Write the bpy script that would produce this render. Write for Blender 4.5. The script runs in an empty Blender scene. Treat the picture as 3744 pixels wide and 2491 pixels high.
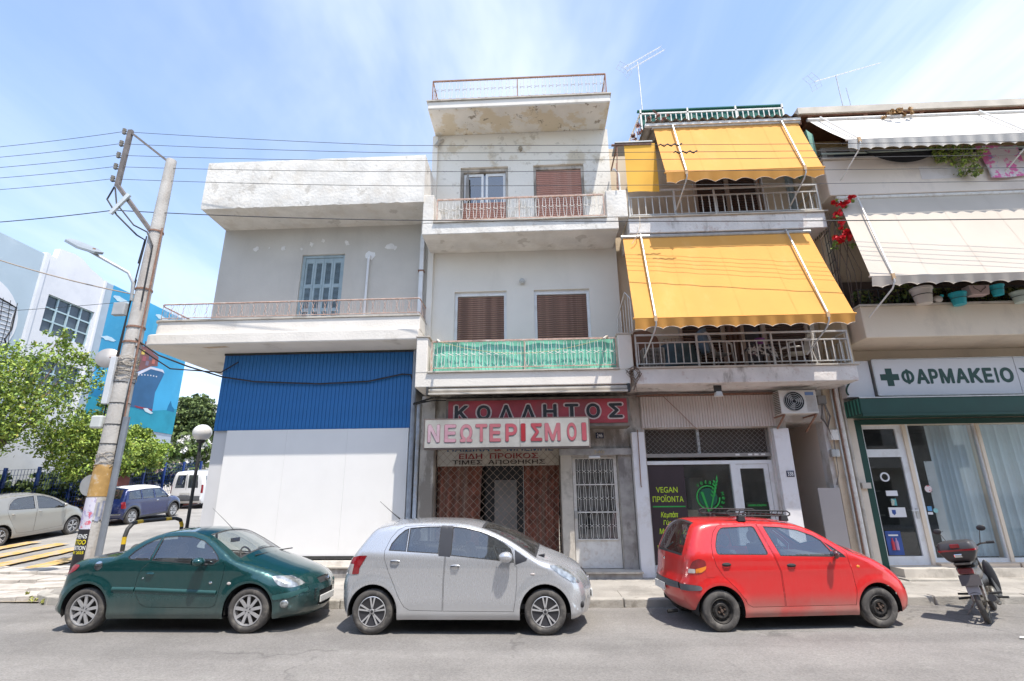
import bpy, bmesh, math, random
import numpy as np
from mathutils import Vector, Matrix, noise
from mathutils.geometry import delaunay_2d_cdt, tessellate_polygon
from math import sin, cos, pi, radians, atan2, sqrt, hypot
random.seed(7)
scene = bpy.context.scene
COL = scene.collection

# ------------------------------------------------------------------ camera
FPX, PITCH, YAW, ROLL, EYE = 1867.0, 0.29054, 0.0460, -0.00921, 1.85
cy_, sy_, cp_, sp_ = cos(YAW), sin(YAW), cos(PITCH), sin(PITCH)
_f = Vector((-sy_*cp_, cy_*cp_, sp_)); _r = Vector((cy_, sy_, 0)); _u = _r.cross(_f)
_rt = _r*cos(ROLL)+_u*sin(ROLL); _up = _u*cos(ROLL)-_r*sin(ROLL)
camd = bpy.data.cameras.new('camera'); cam = bpy.data.objects.new('camera', camd); COL.objects.link(cam)
camd.sensor_width = 36; camd.lens = 36*FPX/3744; camd.clip_end = 2000; camd.clip_start = .05
m = Matrix((_rt, _up, -_f)).transposed().to_4x4(); m.translation = Vector((0, 0, EYE)); cam.matrix_world = m
scene.camera = cam

# ------------------------------------------------------------------ sky, sun, exposure
SUNV = Vector((.22, -.345, 1)).normalized()
elev = math.asin(SUNV.z); rot = atan2(SUNV.x, SUNV.y)
world = bpy.data.worlds.new('World'); scene.world = world; world.use_nodes = True
nt = world.node_tree; nt.nodes.clear()
def N(t, kind, **kw):
    n = t.nodes.new(kind)
    for k, v in kw.items(): setattr(n, k, v)
    return n
wo = N(nt, 'ShaderNodeOutputWorld'); bg = N(nt, 'ShaderNodeBackground')
sky = N(nt, 'ShaderNodeTexSky', sky_type='NISHITA', sun_disc=False, sun_elevation=elev, sun_rotation=rot)
sky.air_density = 1.0; sky.dust_density = .6; sky.ozone_density = 3.2
SKY_S = .15
bg.inputs[1].default_value = SKY_S
tc = N(nt, 'ShaderNodeTexCoord'); sep = N(nt, 'ShaderNodeSeparateXYZ'); nt.links.new(tc.outputs['Generated'], sep.inputs[0])
def mth(t, op, a, b=None, c=None):
    n = N(t, 'ShaderNodeMath', operation=op)
    for i, x in enumerate((a, b, c)):
        if x is None: continue
        if isinstance(x, (int, float)): n.inputs[i].default_value = x
        else: t.links.new(x, n.inputs[i])
    return n.outputs[0]
zc = mth(nt, 'MAXIMUM', sep.outputs[2], .06)
px = mth(nt, 'DIVIDE', sep.outputs[0], zc); py = mth(nt, 'DIVIDE', sep.outputs[1], zc)
cmb = N(nt, 'ShaderNodeCombineXYZ'); nt.links.new(px, cmb.inputs[0]); nt.links.new(py, cmb.inputs[1])
def wnoise(rotz, scl, scale, det, loc=(0, 0, 0), dist=.6):
    mp = N(nt, 'ShaderNodeMapping'); mp.inputs['Rotation'].default_value = (0, 0, rotz); mp.inputs['Scale'].default_value = scl
    mp.inputs['Location'].default_value = loc
    nt.links.new(cmb.outputs[0], mp.inputs[0])
    n = N(nt, 'ShaderNodeTexNoise'); n.inputs['Scale'].default_value = scale; n.inputs['Detail'].default_value = det
    n.inputs['Roughness'].default_value = .6; n.inputs['Distortion'].default_value = dist
    nt.links.new(mp.outputs[0], n.inputs['Vector']); return n.outputs[0]
def ramp(t, src, p0, p1, c0=0., c1=1.):
    n = N(t, 'ShaderNodeMapRange', interpolation_type='SMOOTHSTEP'); n.inputs[1].default_value = p0; n.inputs[2].default_value = p1
    n.inputs[3].default_value = c0; n.inputs[4].default_value = c1; t.links.new(src, n.inputs[0]); return n.outputs[0]
n1 = wnoise(.75, (1, .45, 1), .95, 6, (3.1, 1.2, 0)); n2 = wnoise(.9, (1, .16, 1), 2.2, 8, (.3, 5.2, 0), 1.0); n3 = wnoise(0, (1, 1, 1), .35, 2, (9, 2, 0))
veil = mth(nt, 'ADD', mth(nt, 'MULTIPLY', ramp(nt, n1, .36, .72), .80), mth(nt, 'MULTIPLY', ramp(nt, n2, .3, .85), .18))
side = ramp(nt, mth(nt, 'ADD', px, mth(nt, 'MULTIPLY', n3, 1.2)), -1.1, .9, .18, 1.0)
low = ramp(nt, sep.outputs[2], .62, .15, .0, .55)
msk = mth(nt, 'MINIMUM', mth(nt, 'ADD', mth(nt, 'MULTIPLY', veil, side), mth(nt, 'MULTIPLY', low, ramp(nt, n1, .2, .6))), .92)
msk = mth(nt, 'ADD', mth(nt, 'MULTIPLY', msk, .68), .08)
mx = N(nt, 'ShaderNodeMix', data_type='RGBA'); nt.links.new(msk, mx.inputs[0]); nt.links.new(sky.outputs[0], mx.inputs[6])
mx.inputs[7].default_value = (3.95, 4.2, 4.55, 1)
nt.links.new(mx.outputs[2], bg.inputs[0]); nt.links.new(bg.outputs[0], wo.inputs[0])
sl = bpy.data.lights.new('sun', 'SUN'); sl.energy = 2.75; sl.angle = radians(.53); sl.color = (1, .935, .84)
so = bpy.data.objects.new('sun', sl); COL.objects.link(so); so.rotation_euler = SUNV.to_track_quat('Z', 'Y').to_euler(); so.location = (5, -10, 25)
scene.view_settings.view_transform = 'Standard'; scene.view_settings.look = 'None'; scene.view_settings.gamma = 1
scene.view_settings.exposure = 1.18
scene.view_settings.use_curve_mapping = False
scene.render.engine = 'CYCLES'
scene.cycles.max_bounces = 8; scene.cycles.transparent_max_bounces = 12

# ------------------------------------------------------------------ helpers
MATS = {}
def mat(name, col, rough=.7, metal=0., var=.12, vscale=3., bump=.0, bscale=40., spec=.5, coat=0., dirt=None, dirt_amt=0., dscale=1.2, streak=1., emit=None, trans=0., dthr=.5, dsoft=.14, dirt2=None, d2=(0, 0), coords='Object'):
    """procedural painted / plastered surface: base colour with soft variation, stains of one colour, fine relief"""
    if name in MATS: return MATS[name]
    M_ = bpy.data.materials.new(name); M_.use_nodes = True; t = M_.node_tree; p = t.nodes['Principled BSDF']
    c = N(t, 'ShaderNodeTexCoord'); crd = c.outputs[coords]
    if coords == 'Geo': crd = N(t, 'ShaderNodeNewGeometry').outputs['Position']
    n = N(t, 'ShaderNodeTexNoise'); n.inputs['Scale'].default_value = vscale; n.inputs['Detail'].default_value = 6; t.links.new(crd, n.inputs[0])
    mxa = N(t, 'ShaderNodeMix', data_type='RGBA'); t.links.new(ramp(t, n.outputs[0], .3, .7), mxa.inputs[0])
    k = 1-var; k2 = 1+var*.5
    mxa.inputs[6].default_value = (col[0]*k, col[1]*k, col[2]*k, 1); mxa.inputs[7].default_value = (min(col[0]*k2, 1), min(col[1]*k2, 1), min(col[2]*k2, 1), 1)
    out = mxa.outputs[2]
    def layer(out, dcol, amt, sc, st, thr, soft, off):
        mp = N(t, 'ShaderNodeMapping'); mp.inputs['Scale'].default_value = (1, 1, 1/st); mp.inputs['Location'].default_value = (off, off, off); t.links.new(crd, mp.inputs[0])
        nn = N(t, 'ShaderNodeTexNoise'); nn.inputs['Scale'].default_value = sc; nn.inputs['Detail'].default_value = 9; nn.inputs['Roughness'].default_value = .68
        t.links.new(mp.outputs[0], nn.inputs[0])
        mm = N(t, 'ShaderNodeMix', data_type='RGBA'); t.links.new(mth(t, 'MULTIPLY', ramp(t, nn.outputs[0], thr, thr+soft), amt), mm.inputs[0])
        t.links.new(out, mm.inputs[6]); mm.inputs[7].default_value = (*dcol, 1); return mm.outputs[2]
    if dirt: out = layer(out, dirt, dirt_amt, dscale, streak, dthr, dsoft, 0.)
    if dirt2: out = layer(out, dirt2, d2[0], d2[1], 1., .58, .05, 7.3)
    t.links.new(out, p.inputs['Base Color'])
    p.inputs['Roughness'].default_value = rough; p.inputs['Metallic'].default_value = metal; p.inputs['Specular IOR Level'].default_value = spec
    p.inputs['Coat Weight'].default_value = coat; p.inputs['Coat Roughness'].default_value = .04
    p.inputs['Transmission Weight'].default_value = trans
    if emit: p.inputs['Emission Color'].default_value = (*emit, 1); p.inputs['Emission Strength'].default_value = 1
    if bump:
        nb = N(t, 'ShaderNodeTexNoise'); nb.inputs['Scale'].default_value = bscale; nb.inputs['Detail'].default_value = 5; t.links.new(crd, nb.inputs[0])
        bp = N(t, 'ShaderNodeBump'); bp.inputs['Strength'].default_value = bump; bp.inputs['Distance'].default_value = .02
        t.links.new(nb.outputs[0], bp.inputs['Height']); t.links.new(bp.outputs[0], p.inputs['Normal'])
    MATS[name] = M_; return M_
def glass(name, tint=(.55, .6, .6), refl=.12, rough=.02, dustamt=.0):
    if name in MATS: return MATS[name]
    M_ = bpy.data.materials.new(name); M_.use_nodes = True; t = M_.node_tree; t.nodes.clear()
    o = N(t, 'ShaderNodeOutputMaterial'); tr = N(t, 'ShaderNodeBsdfTransparent'); tr.inputs[0].default_value = (*tint, 1)
    gl = N(t, 'ShaderNodeBsdfGlossy'); gl.inputs['Roughness'].default_value = rough; gl.inputs[0].default_value = (.95, .97, 1, 1)
    fr = N(t, 'ShaderNodeLayerWeight'); fr.inputs[0].default_value = .5
    f = mth(t, 'MINIMUM', mth(t, 'ADD', mth(t, 'MULTIPLY', mth(t, 'POWER', fr.outputs[1], 4.), .8), refl), 1.)
    mx_ = N(t, 'ShaderNodeMixShader'); t.links.new(f, mx_.inputs[0]); t.links.new(tr.outputs[0], mx_.inputs[1]); t.links.new(gl.outputs[0], mx_.inputs[2])
    outp = mx_.outputs[0]
    if dustamt:
        c = N(t, 'ShaderNodeTexCoord'); n = N(t, 'ShaderNodeTexNoise'); n.inputs['Scale'].default_value = 3; n.inputs['Detail'].default_value = 6; t.links.new(c.outputs['Object'], n.inputs[0])
        df = N(t, 'ShaderNodeBsdfDiffuse'); df.inputs[0].default_value = (.45, .43, .4, 1)
        m2 = N(t, 'ShaderNodeMixShader'); t.links.new(ramp(t, n.outputs[0], .2, .8, dustamt*.4, dustamt*1.4), m2.inputs[0]); t.links.new(outp, m2.inputs[1]); t.links.new(df.outputs[0], m2.inputs[2]); outp = m2.outputs[0]
    t.links.new(outp, o.inputs[0]); MATS[name] = M_; return M_

LOCAL = set()
def root_of(o):
    while o.parent: o = o.parent
    return o
def link(name, me, parent=None):
    o = bpy.data.objects.new(name, me); COL.objects.link(o)
    if parent: o.parent = parent
    return o
def thing(name, label, cat, loc=(0, 0, 0), rz=0., group=None, local=False, kind=None):
    o = link(name, None); o.location = loc; o.rotation_euler = (0, 0, rz); o.empty_display_size = .2
    o['label'] = label; o['category'] = cat
    if group: o['group'] = group
    if kind: o['kind'] = kind
    if local: LOCAL.add(o.name)
    return o
def node(name, parent, loc=(0, 0, 0)):
    o = link(name, None, parent); o.empty_display_size = .1; o.location = loc; return o
def tag(o, label, cat, group=None):
    o['label'] = label; o['category'] = cat
    if group: o['group'] = group
    return o
class MB:
    def __init__(s): s.v = []; s.f = []; s.m = []
    def add(s, vs, fs, mi=0):
        b = len(s.v); s.v += [tuple(v) for v in vs]; s.f += [tuple(b+i for i in f) for f in fs]; s.m += [mi]*len(fs); return s
    def box(s, x0, x1, y0, y1, z0, z1, mi=0):
        x0, x1 = min(x0, x1), max(x0, x1); y0, y1 = min(y0, y1), max(y0, y1); z0, z1 = min(z0, z1), max(z0, z1)
        return s.add([(x0, y0, z0), (x1, y0, z0), (x1, y1, z0), (x0, y1, z0), (x0, y0, z1), (x1, y0, z1), (x1, y1, z1), (x0, y1, z1)],
                     [(0, 3, 2, 1), (4, 5, 6, 7), (0, 1, 5, 4), (1, 2, 6, 5), (2, 3, 7, 6), (3, 0, 4, 7)], mi)
    def prism(s, pts, vec, mi=0):
        pts = [Vector(p) for p in pts]; vec = Vector(vec); n = len(pts)
        nrm = sum(((pts[i]-pts[0]).cross(pts[(i+1) % n]-pts[0]) for i in range(1, n)), Vector())
        if nrm.dot(vec) > 0: pts.reverse()
        fs = [tuple(range(n)), tuple(range(2*n-1, n-1, -1))]+[(i, i+n, (i+1) % n+n, (i+1) % n) for i in range(n)]
        return s.add(pts+[p+vec for p in pts], fs, mi)
    def poly(s, pts, mi=0): return s.add(pts, [tuple(range(len(pts)))], mi)
    def beam(s, a, b, w, h=None, mi=0):
        a = Vector(a); b = Vector(b); h = h or w; d = (b-a).normalized(); up = Vector((0, 0, 1)) if abs(d.z) < .9 else Vector((0, 1, 0))
        x = d.cross(up).normalized()*w/2; y = x.cross(d).normalized()*h/2
        return s.add([a-x-y, a+x-y, a+x+y, a-x+y, b-x-y, b+x-y, b+x+y, b-x+y], [(0, 1, 2, 3), (7, 6, 5, 4), (0, 4, 5, 1), (1, 5, 6, 2), (2, 6, 7, 3), (3, 7, 4, 0)], mi)
    def tube(s, path, r, n=6, mi=0, closed=False, cap=True):
        path = [Vector(p) for p in path]; L = len(path); rr = r if isinstance(r, (list, tuple)) else [r]*L; rings = []; px_ = None
        for i, p in enumerate(path):
            if closed: d = path[(i+1) % L]-path[i-1]
            else: d = path[min(i+1, L-1)]-path[max(i-1, 0)]
            d = d.normalized() if d.length > 1e-9 else Vector((0, 0, 1))
            if px_ is None: up = Vector((0, 0, 1)) if abs(d.z) < .95 else Vector((0, 1, 0)); x = d.cross(up).normalized()
            else: x = (px_-d*px_.dot(d)).normalized()
            px_ = x; y = d.cross(x); rings.append([p+(x*cos(2*pi*k/n)+y*sin(2*pi*k/n))*rr[i] for k in range(n)])
        vs = [q for g in rings for q in g]; fs = []
        for i in range(L if closed else L-1):
            j = (i+1) % L
            for k in range(n): fs.append((i*n+k, i*n+(k+1) % n, j*n+(k+1) % n, j*n+k))
        if cap and not closed: fs.append(tuple(range(n-1, -1, -1))); fs.append(tuple((L-1)*n+k for k in range(n)))
        return s.add(vs, fs, mi)
    def lathe(s, prof, c=(0, 0, 0), n=24, axis='z', mi=0):
        vs = []; fs = []; P = len(prof)
        for k in range(n):
            a = 2*pi*k/n
            for r, h in prof:
                if axis == 'z': vs.append((c[0]+r*cos(a), c[1]+r*sin(a), c[2]+h))
                elif axis == 'y': vs.append((c[0]+r*cos(a), c[1]+h, c[2]+r*sin(a)))
                else: vs.append((c[0]+h, c[1]+r*cos(a), c[2]+r*sin(a)))
        for k in range(n):
            for i in range(P-1):
                a, b, c_, d = k*P+i, ((k+1) % n)*P+i, ((k+1) % n)*P+i+1, k*P+i+1
                fs.append((a, b, c_, d) if axis != 'y' else (d, c_, b, a))
        return s.add(vs, fs, mi)
    def ball(s, c, r, n=8, mi=0, sz=1.):
        prof = [(r*sin(pi*i/n)+1e-5, -r*cos(pi*i/n)*sz) for i in range(n+1)]
        return s.lathe(prof, c, n*2, 'z', mi)
    def grid(s, fn, nu, nv, mi=0):
        vs = [fn(i/nu, j/nv) for i in range(nu+1) for j in range(nv+1)]
        return s.add(vs, [(i*(nv+1)+j, (i+1)*(nv+1)+j, (i+1)*(nv+1)+j+1, i*(nv+1)+j+1) for i in range(nu) for j in range(nv)], mi)
    def out(s, name, mats, parent=None, smooth=False, bevel=0., kind=None, label=None, fix=False, weld=False):
        me = bpy.data.meshes.new(name); off = Vector((0, 0, 0))
        if parent:
            r = root_of(parent)
            if r.name not in LOCAL: off = r.location.copy()
        me.from_pydata([(v[0]-off.x, v[1]-off.y, v[2]-off.z) for v in s.v], [], s.f)
        for m_ in (mats if isinstance(mats, (list, tuple)) else [mats]): me.materials.append(m_)
        if any(s.m): me.polygons.foreach_set('material_index', s.m)
        if fix or weld:
            bm = bmesh.new(); bm.from_mesh(me)
            if weld: bmesh.ops.remove_doubles(bm, verts=bm.verts, dist=.0005)
            bmesh.ops.recalc_face_normals(bm, faces=bm.faces); bm.to_mesh(me); bm.free()
        if smooth:
            me.polygons.foreach_set('use_smooth', [True]*len(me.polygons))
            if smooth != 'all': me.set_sharp_from_angle(angle=radians(40))
        me.update(); o = link(name, me, parent)
        if bevel:
            b = o.modifiers.new('bevel', 'BEVEL'); b.width = bevel; b.segments = 2; b.limit_method = 'ANGLE'; b.angle_limit = radians(40)
        if kind: o['kind'] = kind
        if label: o['label'] = label
        return o
def clone(o, loc, parent=None):
    c = o.copy(); COL.objects.link(c); c.parent = parent or o.parent; c.location = loc; return c
def text(body, x0, x1, z0, z1, Y, m_, parent, bold=0., depth=.008, name='lettering', rot=None, keep=False, slant=0., wrap=None):
    """lettering as thin raised letters fitted into the box x0..x1, z0..z1 on the plane y = Y, facing the street"""
    cu = bpy.data.curves.new('t', 'FONT'); cu.body = body; cu.size = 1; cu.shear = slant; cu.resolution_u = 3; cu.fill_mode = 'NONE'
    o = bpy.data.objects.new('t', cu); COL.objects.link(o); dg = bpy.context.evaluated_depsgraph_get()
    me = bpy.data.meshes.new_from_object(o.evaluated_get(dg)); bpy.data.objects.remove(o); bpy.data.curves.remove(cu)
    P = np.array([v.co[:2] for v in me.vertices]); nxt = {}
    for e in me.edges: nxt.setdefault(e.vertices[0], []).append(e.vertices[1]); nxt.setdefault(e.vertices[1], []).append(e.vertices[0])
    bpy.data.meshes.remove(me); loops = []; seen = set()
    for s in range(len(P)):                     # closed outlines, kept in the font's own direction
        if s in seen or s not in nxt: continue
        lp = [s]; seen.add(s); cur = s+1 if s+1 in nxt[s] else nxt[s][0]
        while cur not in seen: seen.add(cur); lp.append(cur); c2 = [q for q in nxt[cur] if q not in seen]; cur = c2[0] if c2 else s
        loops.append(P[lp])
    offs = [(0, 0)] if bold <= .004 else [(bold*cos(k*pi/4), bold*sin(k*pi/4)) for k in range(8)]
    pts = []; edges = []; rings = []
    for ox, oz in offs:
        cp = []
        for lp in loops:
            q = lp+np.array([ox, oz]); b = len(pts); pts += [Vector(t) for t in q]; edges += [(b+i, b+(i+1) % len(q)) for i in range(len(q))]; cp.append(q)
        rings.append(cp)
    vo, eo, fo, *_ = delaunay_2d_cdt(pts, edges, [], 0, 1e-5)
    V = np.array([tuple(v) for v in vo]); F = np.array([f for f in fo if len(f) == 3]); C = V[F].mean(1); ins = np.zeros(len(F), bool)
    for cp in rings:
        wn = np.zeros(len(F), int)
        for q in cp:
            for i in range(len(q)):
                (ax, ay), (bx_, by_) = q[i-1], q[i]; cr = (bx_-ax)*(C[:, 1]-ay)-(C[:, 0]-ax)*(by_-ay)
                wn += ((ay <= C[:, 1]) & (by_ > C[:, 1]) & (cr > 0)).astype(int); wn -= ((ay > C[:, 1]) & (by_ <= C[:, 1]) & (cr < 0)).astype(int)
        ins |= wn != 0
    F = F[ins]; a = V[np.unique(F)].min(0); b = V[np.unique(F)].max(0); sx = (x1-x0)/(b[0]-a[0]); sz = (z1-z0)/(b[1]-a[1])
    if keep: sx = sz = min(sx, sz)
    cx, cz = (x0+x1)/2, (z0+z1)/2; used = np.unique(F); mp_ = {u: i for i, u in enumerate(used)}; n = len(used); vs = []
    for dep in (depth, 0):
        for u in used:
            x = cx+(V[u][0]-(a[0]+b[0])/2)*sx; z = cz+(V[u][1]-(a[1]+b[1])/2)*sz; y = Y-dep
            if rot: dx, dz = x-cx, z-cz; x = cx+dx*cos(rot)-dz*sin(rot); z = cz+dx*sin(rot)+dz*cos(rot)
            if wrap: x, y, z = wrap(x, y, z)
            vs.append((x, y, z))
    fs = []; ec = {}
    for f in F:
        p0, p1, p2 = V[f]; 
        if (p1[0]-p0[0])*(p2[1]-p0[1])-(p1[1]-p0[1])*(p2[0]-p0[0]) < 0: f = f[::-1]
        f = [mp_[i] for i in f]; fs.append(tuple(f))
        for i in range(3): ec[(f[i], f[(i+1) % 3])] = 1
    for (i, j) in list(ec):
        if (j, i) not in ec: fs.append((j, i, i+n, j+n))
    mb = MB(); mb.add(vs, fs); return mb.out(name, m_, parent)
def G(Y): return .08*(Y-10)     # the side street climbs away from the corner
def rnd(a, b): return random.uniform(a, b)
# ------------------------------------------------------------------ materials of the setting
asphalt = mat('asphalt', (.235, .222, .208), .9, var=.10, vscale=1.1, bump=.6, bscale=150, dirt=(.175, .165, .155), dirt_amt=.7, dscale=.8, dthr=.5, dsoft=.2, dirt2=(.27, .26, .24), d2=(.5, 2.2))
asphalt2 = mat('side_asphalt', (.31, .295, .275), .9, var=.12, vscale=.9, bump=.35, bscale=110, dirt=(.19, .18, .17), dirt_amt=.5, dscale=.6)
concrete = mat('pavement_concrete', (.36, .335, .30), .9, var=.14, vscale=1.6, bump=.35, bscale=60, dirt=(.22, .205, .18), dirt_amt=.6, dscale=1.4)
kerbm = mat('kerb_concrete', (.40, .375, .335), .9, var=.15, vscale=3, bump=.5, bscale=40, dirt=(.2, .18, .15), dirt_amt=.75, dscale=2.2)
yellowline = mat('road_paint_yellow', (.60, .38, .12), .8, var=.2, vscale=4, dirt=(.34, .31, .28), dirt_amt=.8, dscale=4, dthr=.45)
earth = mat('dry_ground', (.28, .24, .18), .95, var=.2, vscale=.8)
white_pl = mat('white_plaster', (.76, .715, .65), .9, var=.07, vscale=1.3, bump=.3, bscale=22, dirt=(.42, .37, .30), dirt_amt=.55, dscale=1.6, streak=2.2, dthr=.55, dsoft=.2)
old_pl = mat('peeling_plaster', (.74, .71, .66), .92, var=.12, vscale=2, bump=.6, bscale=14, dirt=(.60, .55, .48), dirt_amt=.7, dscale=2.2, dthr=.45, dsoft=.25, dirt2=(.36, .32, .27), d2=(.45, 2.2))
grey_pl = mat('grey_plaster', (.57, .54, .49), .9, var=.08, vscale=.9, bump=.25, bscale=16, dirt=(.42, .40, .37), dirt_amt=.55, dscale=.9, streak=3.5, dthr=.48, dsoft=.3)
grey_low = mat('grey_white_wall', (.60, .60, .61), .85, var=.05, vscale=1)
panel_w = mat('white_panel', (.80, .79, .775), .55, var=.02, vscale=2, dirt=(.68, .66, .63), dirt_amt=.5, dscale=.8, streak=3, dthr=.52, dsoft=.25)
mid_pl = mat('ivory_plaster', (.77, .73, .66), .9, var=.05, vscale=.8, bump=.25, bscale=18, dirt=(.55, .51, .45), dirt_amt=.5, dscale=.8, streak=3, dthr=.5, dsoft=.3)
mid_top = mat('ivory_plaster_peeling', (.76, .725, .66), .9, var=.06, vscale=.8, bump=.4, bscale=14, dirt=(.56, .49, .38), dirt_amt=.85, dscale=1.2, dthr=.52, dsoft=.1, dirt2=(.3, .27, .23), d2=(.35, 3.5))
soffit_p = mat('peeling_soffit', (.70, .67, .61), .92, var=.08, vscale=2, bump=.6, bscale=12, dirt=(.60, .50, .34), dirt_amt=.75, dscale=1.5, dthr=.47, dsoft=.08, dirt2=(.22, .18, .13), d2=(.8, 4.5))
beige_pl = mat('beige_plaster', (.66, .55, .41), .9, var=.07, vscale=1, bump=.2, bscale=20, dirt=(.38, .32, .25), dirt_amt=.5, dscale=1, streak=2)
stain_pl = mat('stained_white_plaster', (.70, .665, .635), .9, var=.1, vscale=2.5, bump=.5, bscale=18, dirt=(.27, .24, .21), dirt_amt=.8, dscale=2.3, streak=2.6, dthr=.54, dsoft=.14, dirt2=(.5, .4, .36), d2=(.5, 5))
peach_pl = mat('peach_plaster', (.76, .65, .52), .9, var=.05, vscale=.7, bump=.15, bscale=20, dirt=(.52, .44, .36), dirt_amt=.4, dscale=.8, streak=2)
pinkgrey = mat('pink_grey_plaster', (.72, .63, .55), .9, var=.05, vscale=.7, bump=.15, bscale=20, dirt=(.47, .41, .38), dirt_amt=.4, dscale=.8, streak=2)
blue_pn = mat('blue_cladding_paint', (.016, .15, .42), .5, var=.1, vscale=.9, dirt=(.02, .17, .44), dirt_amt=.5, dscale=.7, streak=.4)
dirty_w = mat('dirty_pale_stone', (.50, .46, .41), .85, var=.15, vscale=2.5, bump=.3, bscale=20, dirt=(.19, .165, .14), dirt_amt=.8, dscale=2.2, streak=2.5, dthr=.46)
marble = mat('grey_marble', (.36, .34, .32), .45, var=.25, vscale=5, dirt=(.18, .16, .15), dirt_amt=.8, dscale=3, streak=2)
rust = mat('rusty_iron', (.30, .17, .12), .8, metal=.2, var=.3, vscale=20)
pinkmetal = mat('faded_rust_paint', (.52, .35, .28), .7, var=.25, vscale=12, dirt=(.62, .56, .5), dirt_amt=.8, dscale=8)
whitemetal = mat('white_enamel', (.72, .70, .66), .5, var=.08, vscale=8, dirt=(.45, .36, .28), dirt_amt=.4, dscale=9)
silver_m = mat('grey_galvanised', (.50, .50, .49), .45, metal=.5, var=.15, vscale=9)
darkm = mat('dark_metal', (.05, .05, .05), .6, metal=.3, var=.2, vscale=10)
shut_pink = mat('faded_red_shutter', (.47, .245, .195), .7, var=.14, vscale=3, dirt=(.56, .36, .3), dirt_amt=.5, dscale=4)
shut_brown = mat('weathered_brown_shutter', (.27, .16, .125), .75, var=.3, vscale=6, dirt=(.42, .27, .21), dirt_amt=.85, dscale=6, streak=.12, dthr=.5)
shut_dark = mat('dark_brown_shutter', (.09, .055, .045), .7, var=.2, vscale=5)
bluewood = mat('pale_blue_wood', (.34, .43, .47), .65, var=.08, vscale=6, dirt=(.2, .3, .36), dirt_amt=.4, dscale=5)
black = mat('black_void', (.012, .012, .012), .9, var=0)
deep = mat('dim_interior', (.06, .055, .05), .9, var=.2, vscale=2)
winglass = glass('window_glass', (.35, .38, .38), .18)
shopglass = glass('shop_glass', (.85, .88, .86), .04, dustamt=.05)
alu = mat('white_aluminium', (.74, .75, .76), .4, var=.03, vscale=3, dirt=(.5, .47, .43), dirt_amt=.3, dscale=4)
greencloth = mat('green_shade_cloth', (.20, .56, .42), .85, var=.1, vscale=4, dirt=(.14, .45, .33), dirt_amt=.5, dscale=2, streak=4)
yel_fab = mat('yellow_awning_fabric', (.68, .325, .07), .85, var=.05, vscale=1.2, dirt=(.78, .46, .17), dirt_amt=.6, dscale=.9, streak=6, dthr=.5, dsoft=.3)
cream_fab = mat('cream_awning_fabric', (.53, .465, .395), .85, var=.06, vscale=1, dirt=(.45, .39, .34), dirt_amt=.5, dscale=.9, streak=5, dthr=.5, dsoft=.3)
white_fab = mat('white_awning_fabric', (.62, .58, .53), .85, var=.03, vscale=1, dirt=(.66, .62, .56), dirt_amt=.3, dscale=1)
stone = mat('step_stone', (.52, .48, .42), .8, var=.12, vscale=4, dirt=(.3, .27, .23), dirt_amt=.6, dscale=3)
graypaint = mat('bare_grey_concrete', (.30, .29, .27), .9, var=.2, vscale=2, bump=.5, bscale=20, dirt=(.18, .16, .14), dirt_amt=.7, dscale=2)

def add_aggregate(M_, amt=.5, cracks=True):
    """pale and dark stone chips, tar cracks and worn wheel tracks on asphalt"""
    t = M_.node_tree; p = t.nodes['Principled BSDF']; src = p.inputs['Base Color'].links[0].from_socket; c = N(t, 'ShaderNodeTexCoord').outputs['Object']
    v = N(t, 'ShaderNodeTexVoronoi'); v.inputs['Scale'].default_value = 62; t.links.new(c, v.inputs['Vector']); sx = N(t, 'ShaderNodeSeparateXYZ'); t.links.new(v.outputs['Color'], sx.inputs[0])
    n = N(t, 'ShaderNodeTexNoise'); n.inputs['Scale'].default_value = 34; n.inputs['Detail'].default_value = 8; n.inputs['Roughness'].default_value = .8; t.links.new(c, n.inputs[0])
    k = mth(t, 'ADD', mth(t, 'MULTIPLY', sx.outputs[0], amt*.55), mth(t, 'MULTIPLY', n.outputs[0], amt*1.1)); k = mth(t, 'ADD', k, 1-amt*.82)
    mp = N(t, 'ShaderNodeMapping'); mp.inputs['Scale'].default_value = (.10, 1.25, 1); t.links.new(c, mp.inputs[0]); n3 = N(t, 'ShaderNodeTexNoise'); n3.inputs['Scale'].default_value = .9; n3.inputs['Detail'].default_value = 3; t.links.new(mp.outputs[0], n3.inputs[0])
    k = mth(t, 'MULTIPLY', k, ramp(t, n3.outputs[0], .35, .65, .88, 1.08))
    if cracks:
        nd = N(t, 'ShaderNodeTexNoise'); nd.inputs['Scale'].default_value = 1.8; nd.inputs['Detail'].default_value = 4; t.links.new(c, nd.inputs[0]); va = N(t, 'ShaderNodeVectorMath', operation='ADD'); t.links.new(c, va.inputs[0]); vs_ = N(t, 'ShaderNodeVectorMath', operation='SCALE'); t.links.new(nd.outputs['Color'], vs_.inputs[0]); vs_.inputs['Scale'].default_value = .8; t.links.new(vs_.outputs[0], va.inputs[1])
        vc = N(t, 'ShaderNodeTexVoronoi', feature='DISTANCE_TO_EDGE'); vc.inputs['Scale'].default_value = .33; t.links.new(va.outputs[0], vc.inputs['Vector']); n4 = N(t, 'ShaderNodeTexNoise'); n4.inputs['Scale'].default_value = .5; t.links.new(c, n4.inputs[0])
        cr = mth(t, 'MULTIPLY', ramp(t, vc.outputs[0], .010, .002), ramp(t, n4.outputs[0], .5, .62)); k = mth(t, 'MULTIPLY', k, mth(t, 'SUBTRACT', 1., mth(t, 'MULTIPLY', cr, .28)))
    g = N(t, 'ShaderNodeVectorMath', operation='SCALE'); t.links.new(src, g.inputs[0]); t.links.new(k, g.inputs['Scale']); t.links.new(g.outputs[0], p.inputs['Base Color'])
add_aggregate(asphalt, .55); add_aggregate(asphalt2, .4); add_aggregate(concrete, .3)
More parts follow.
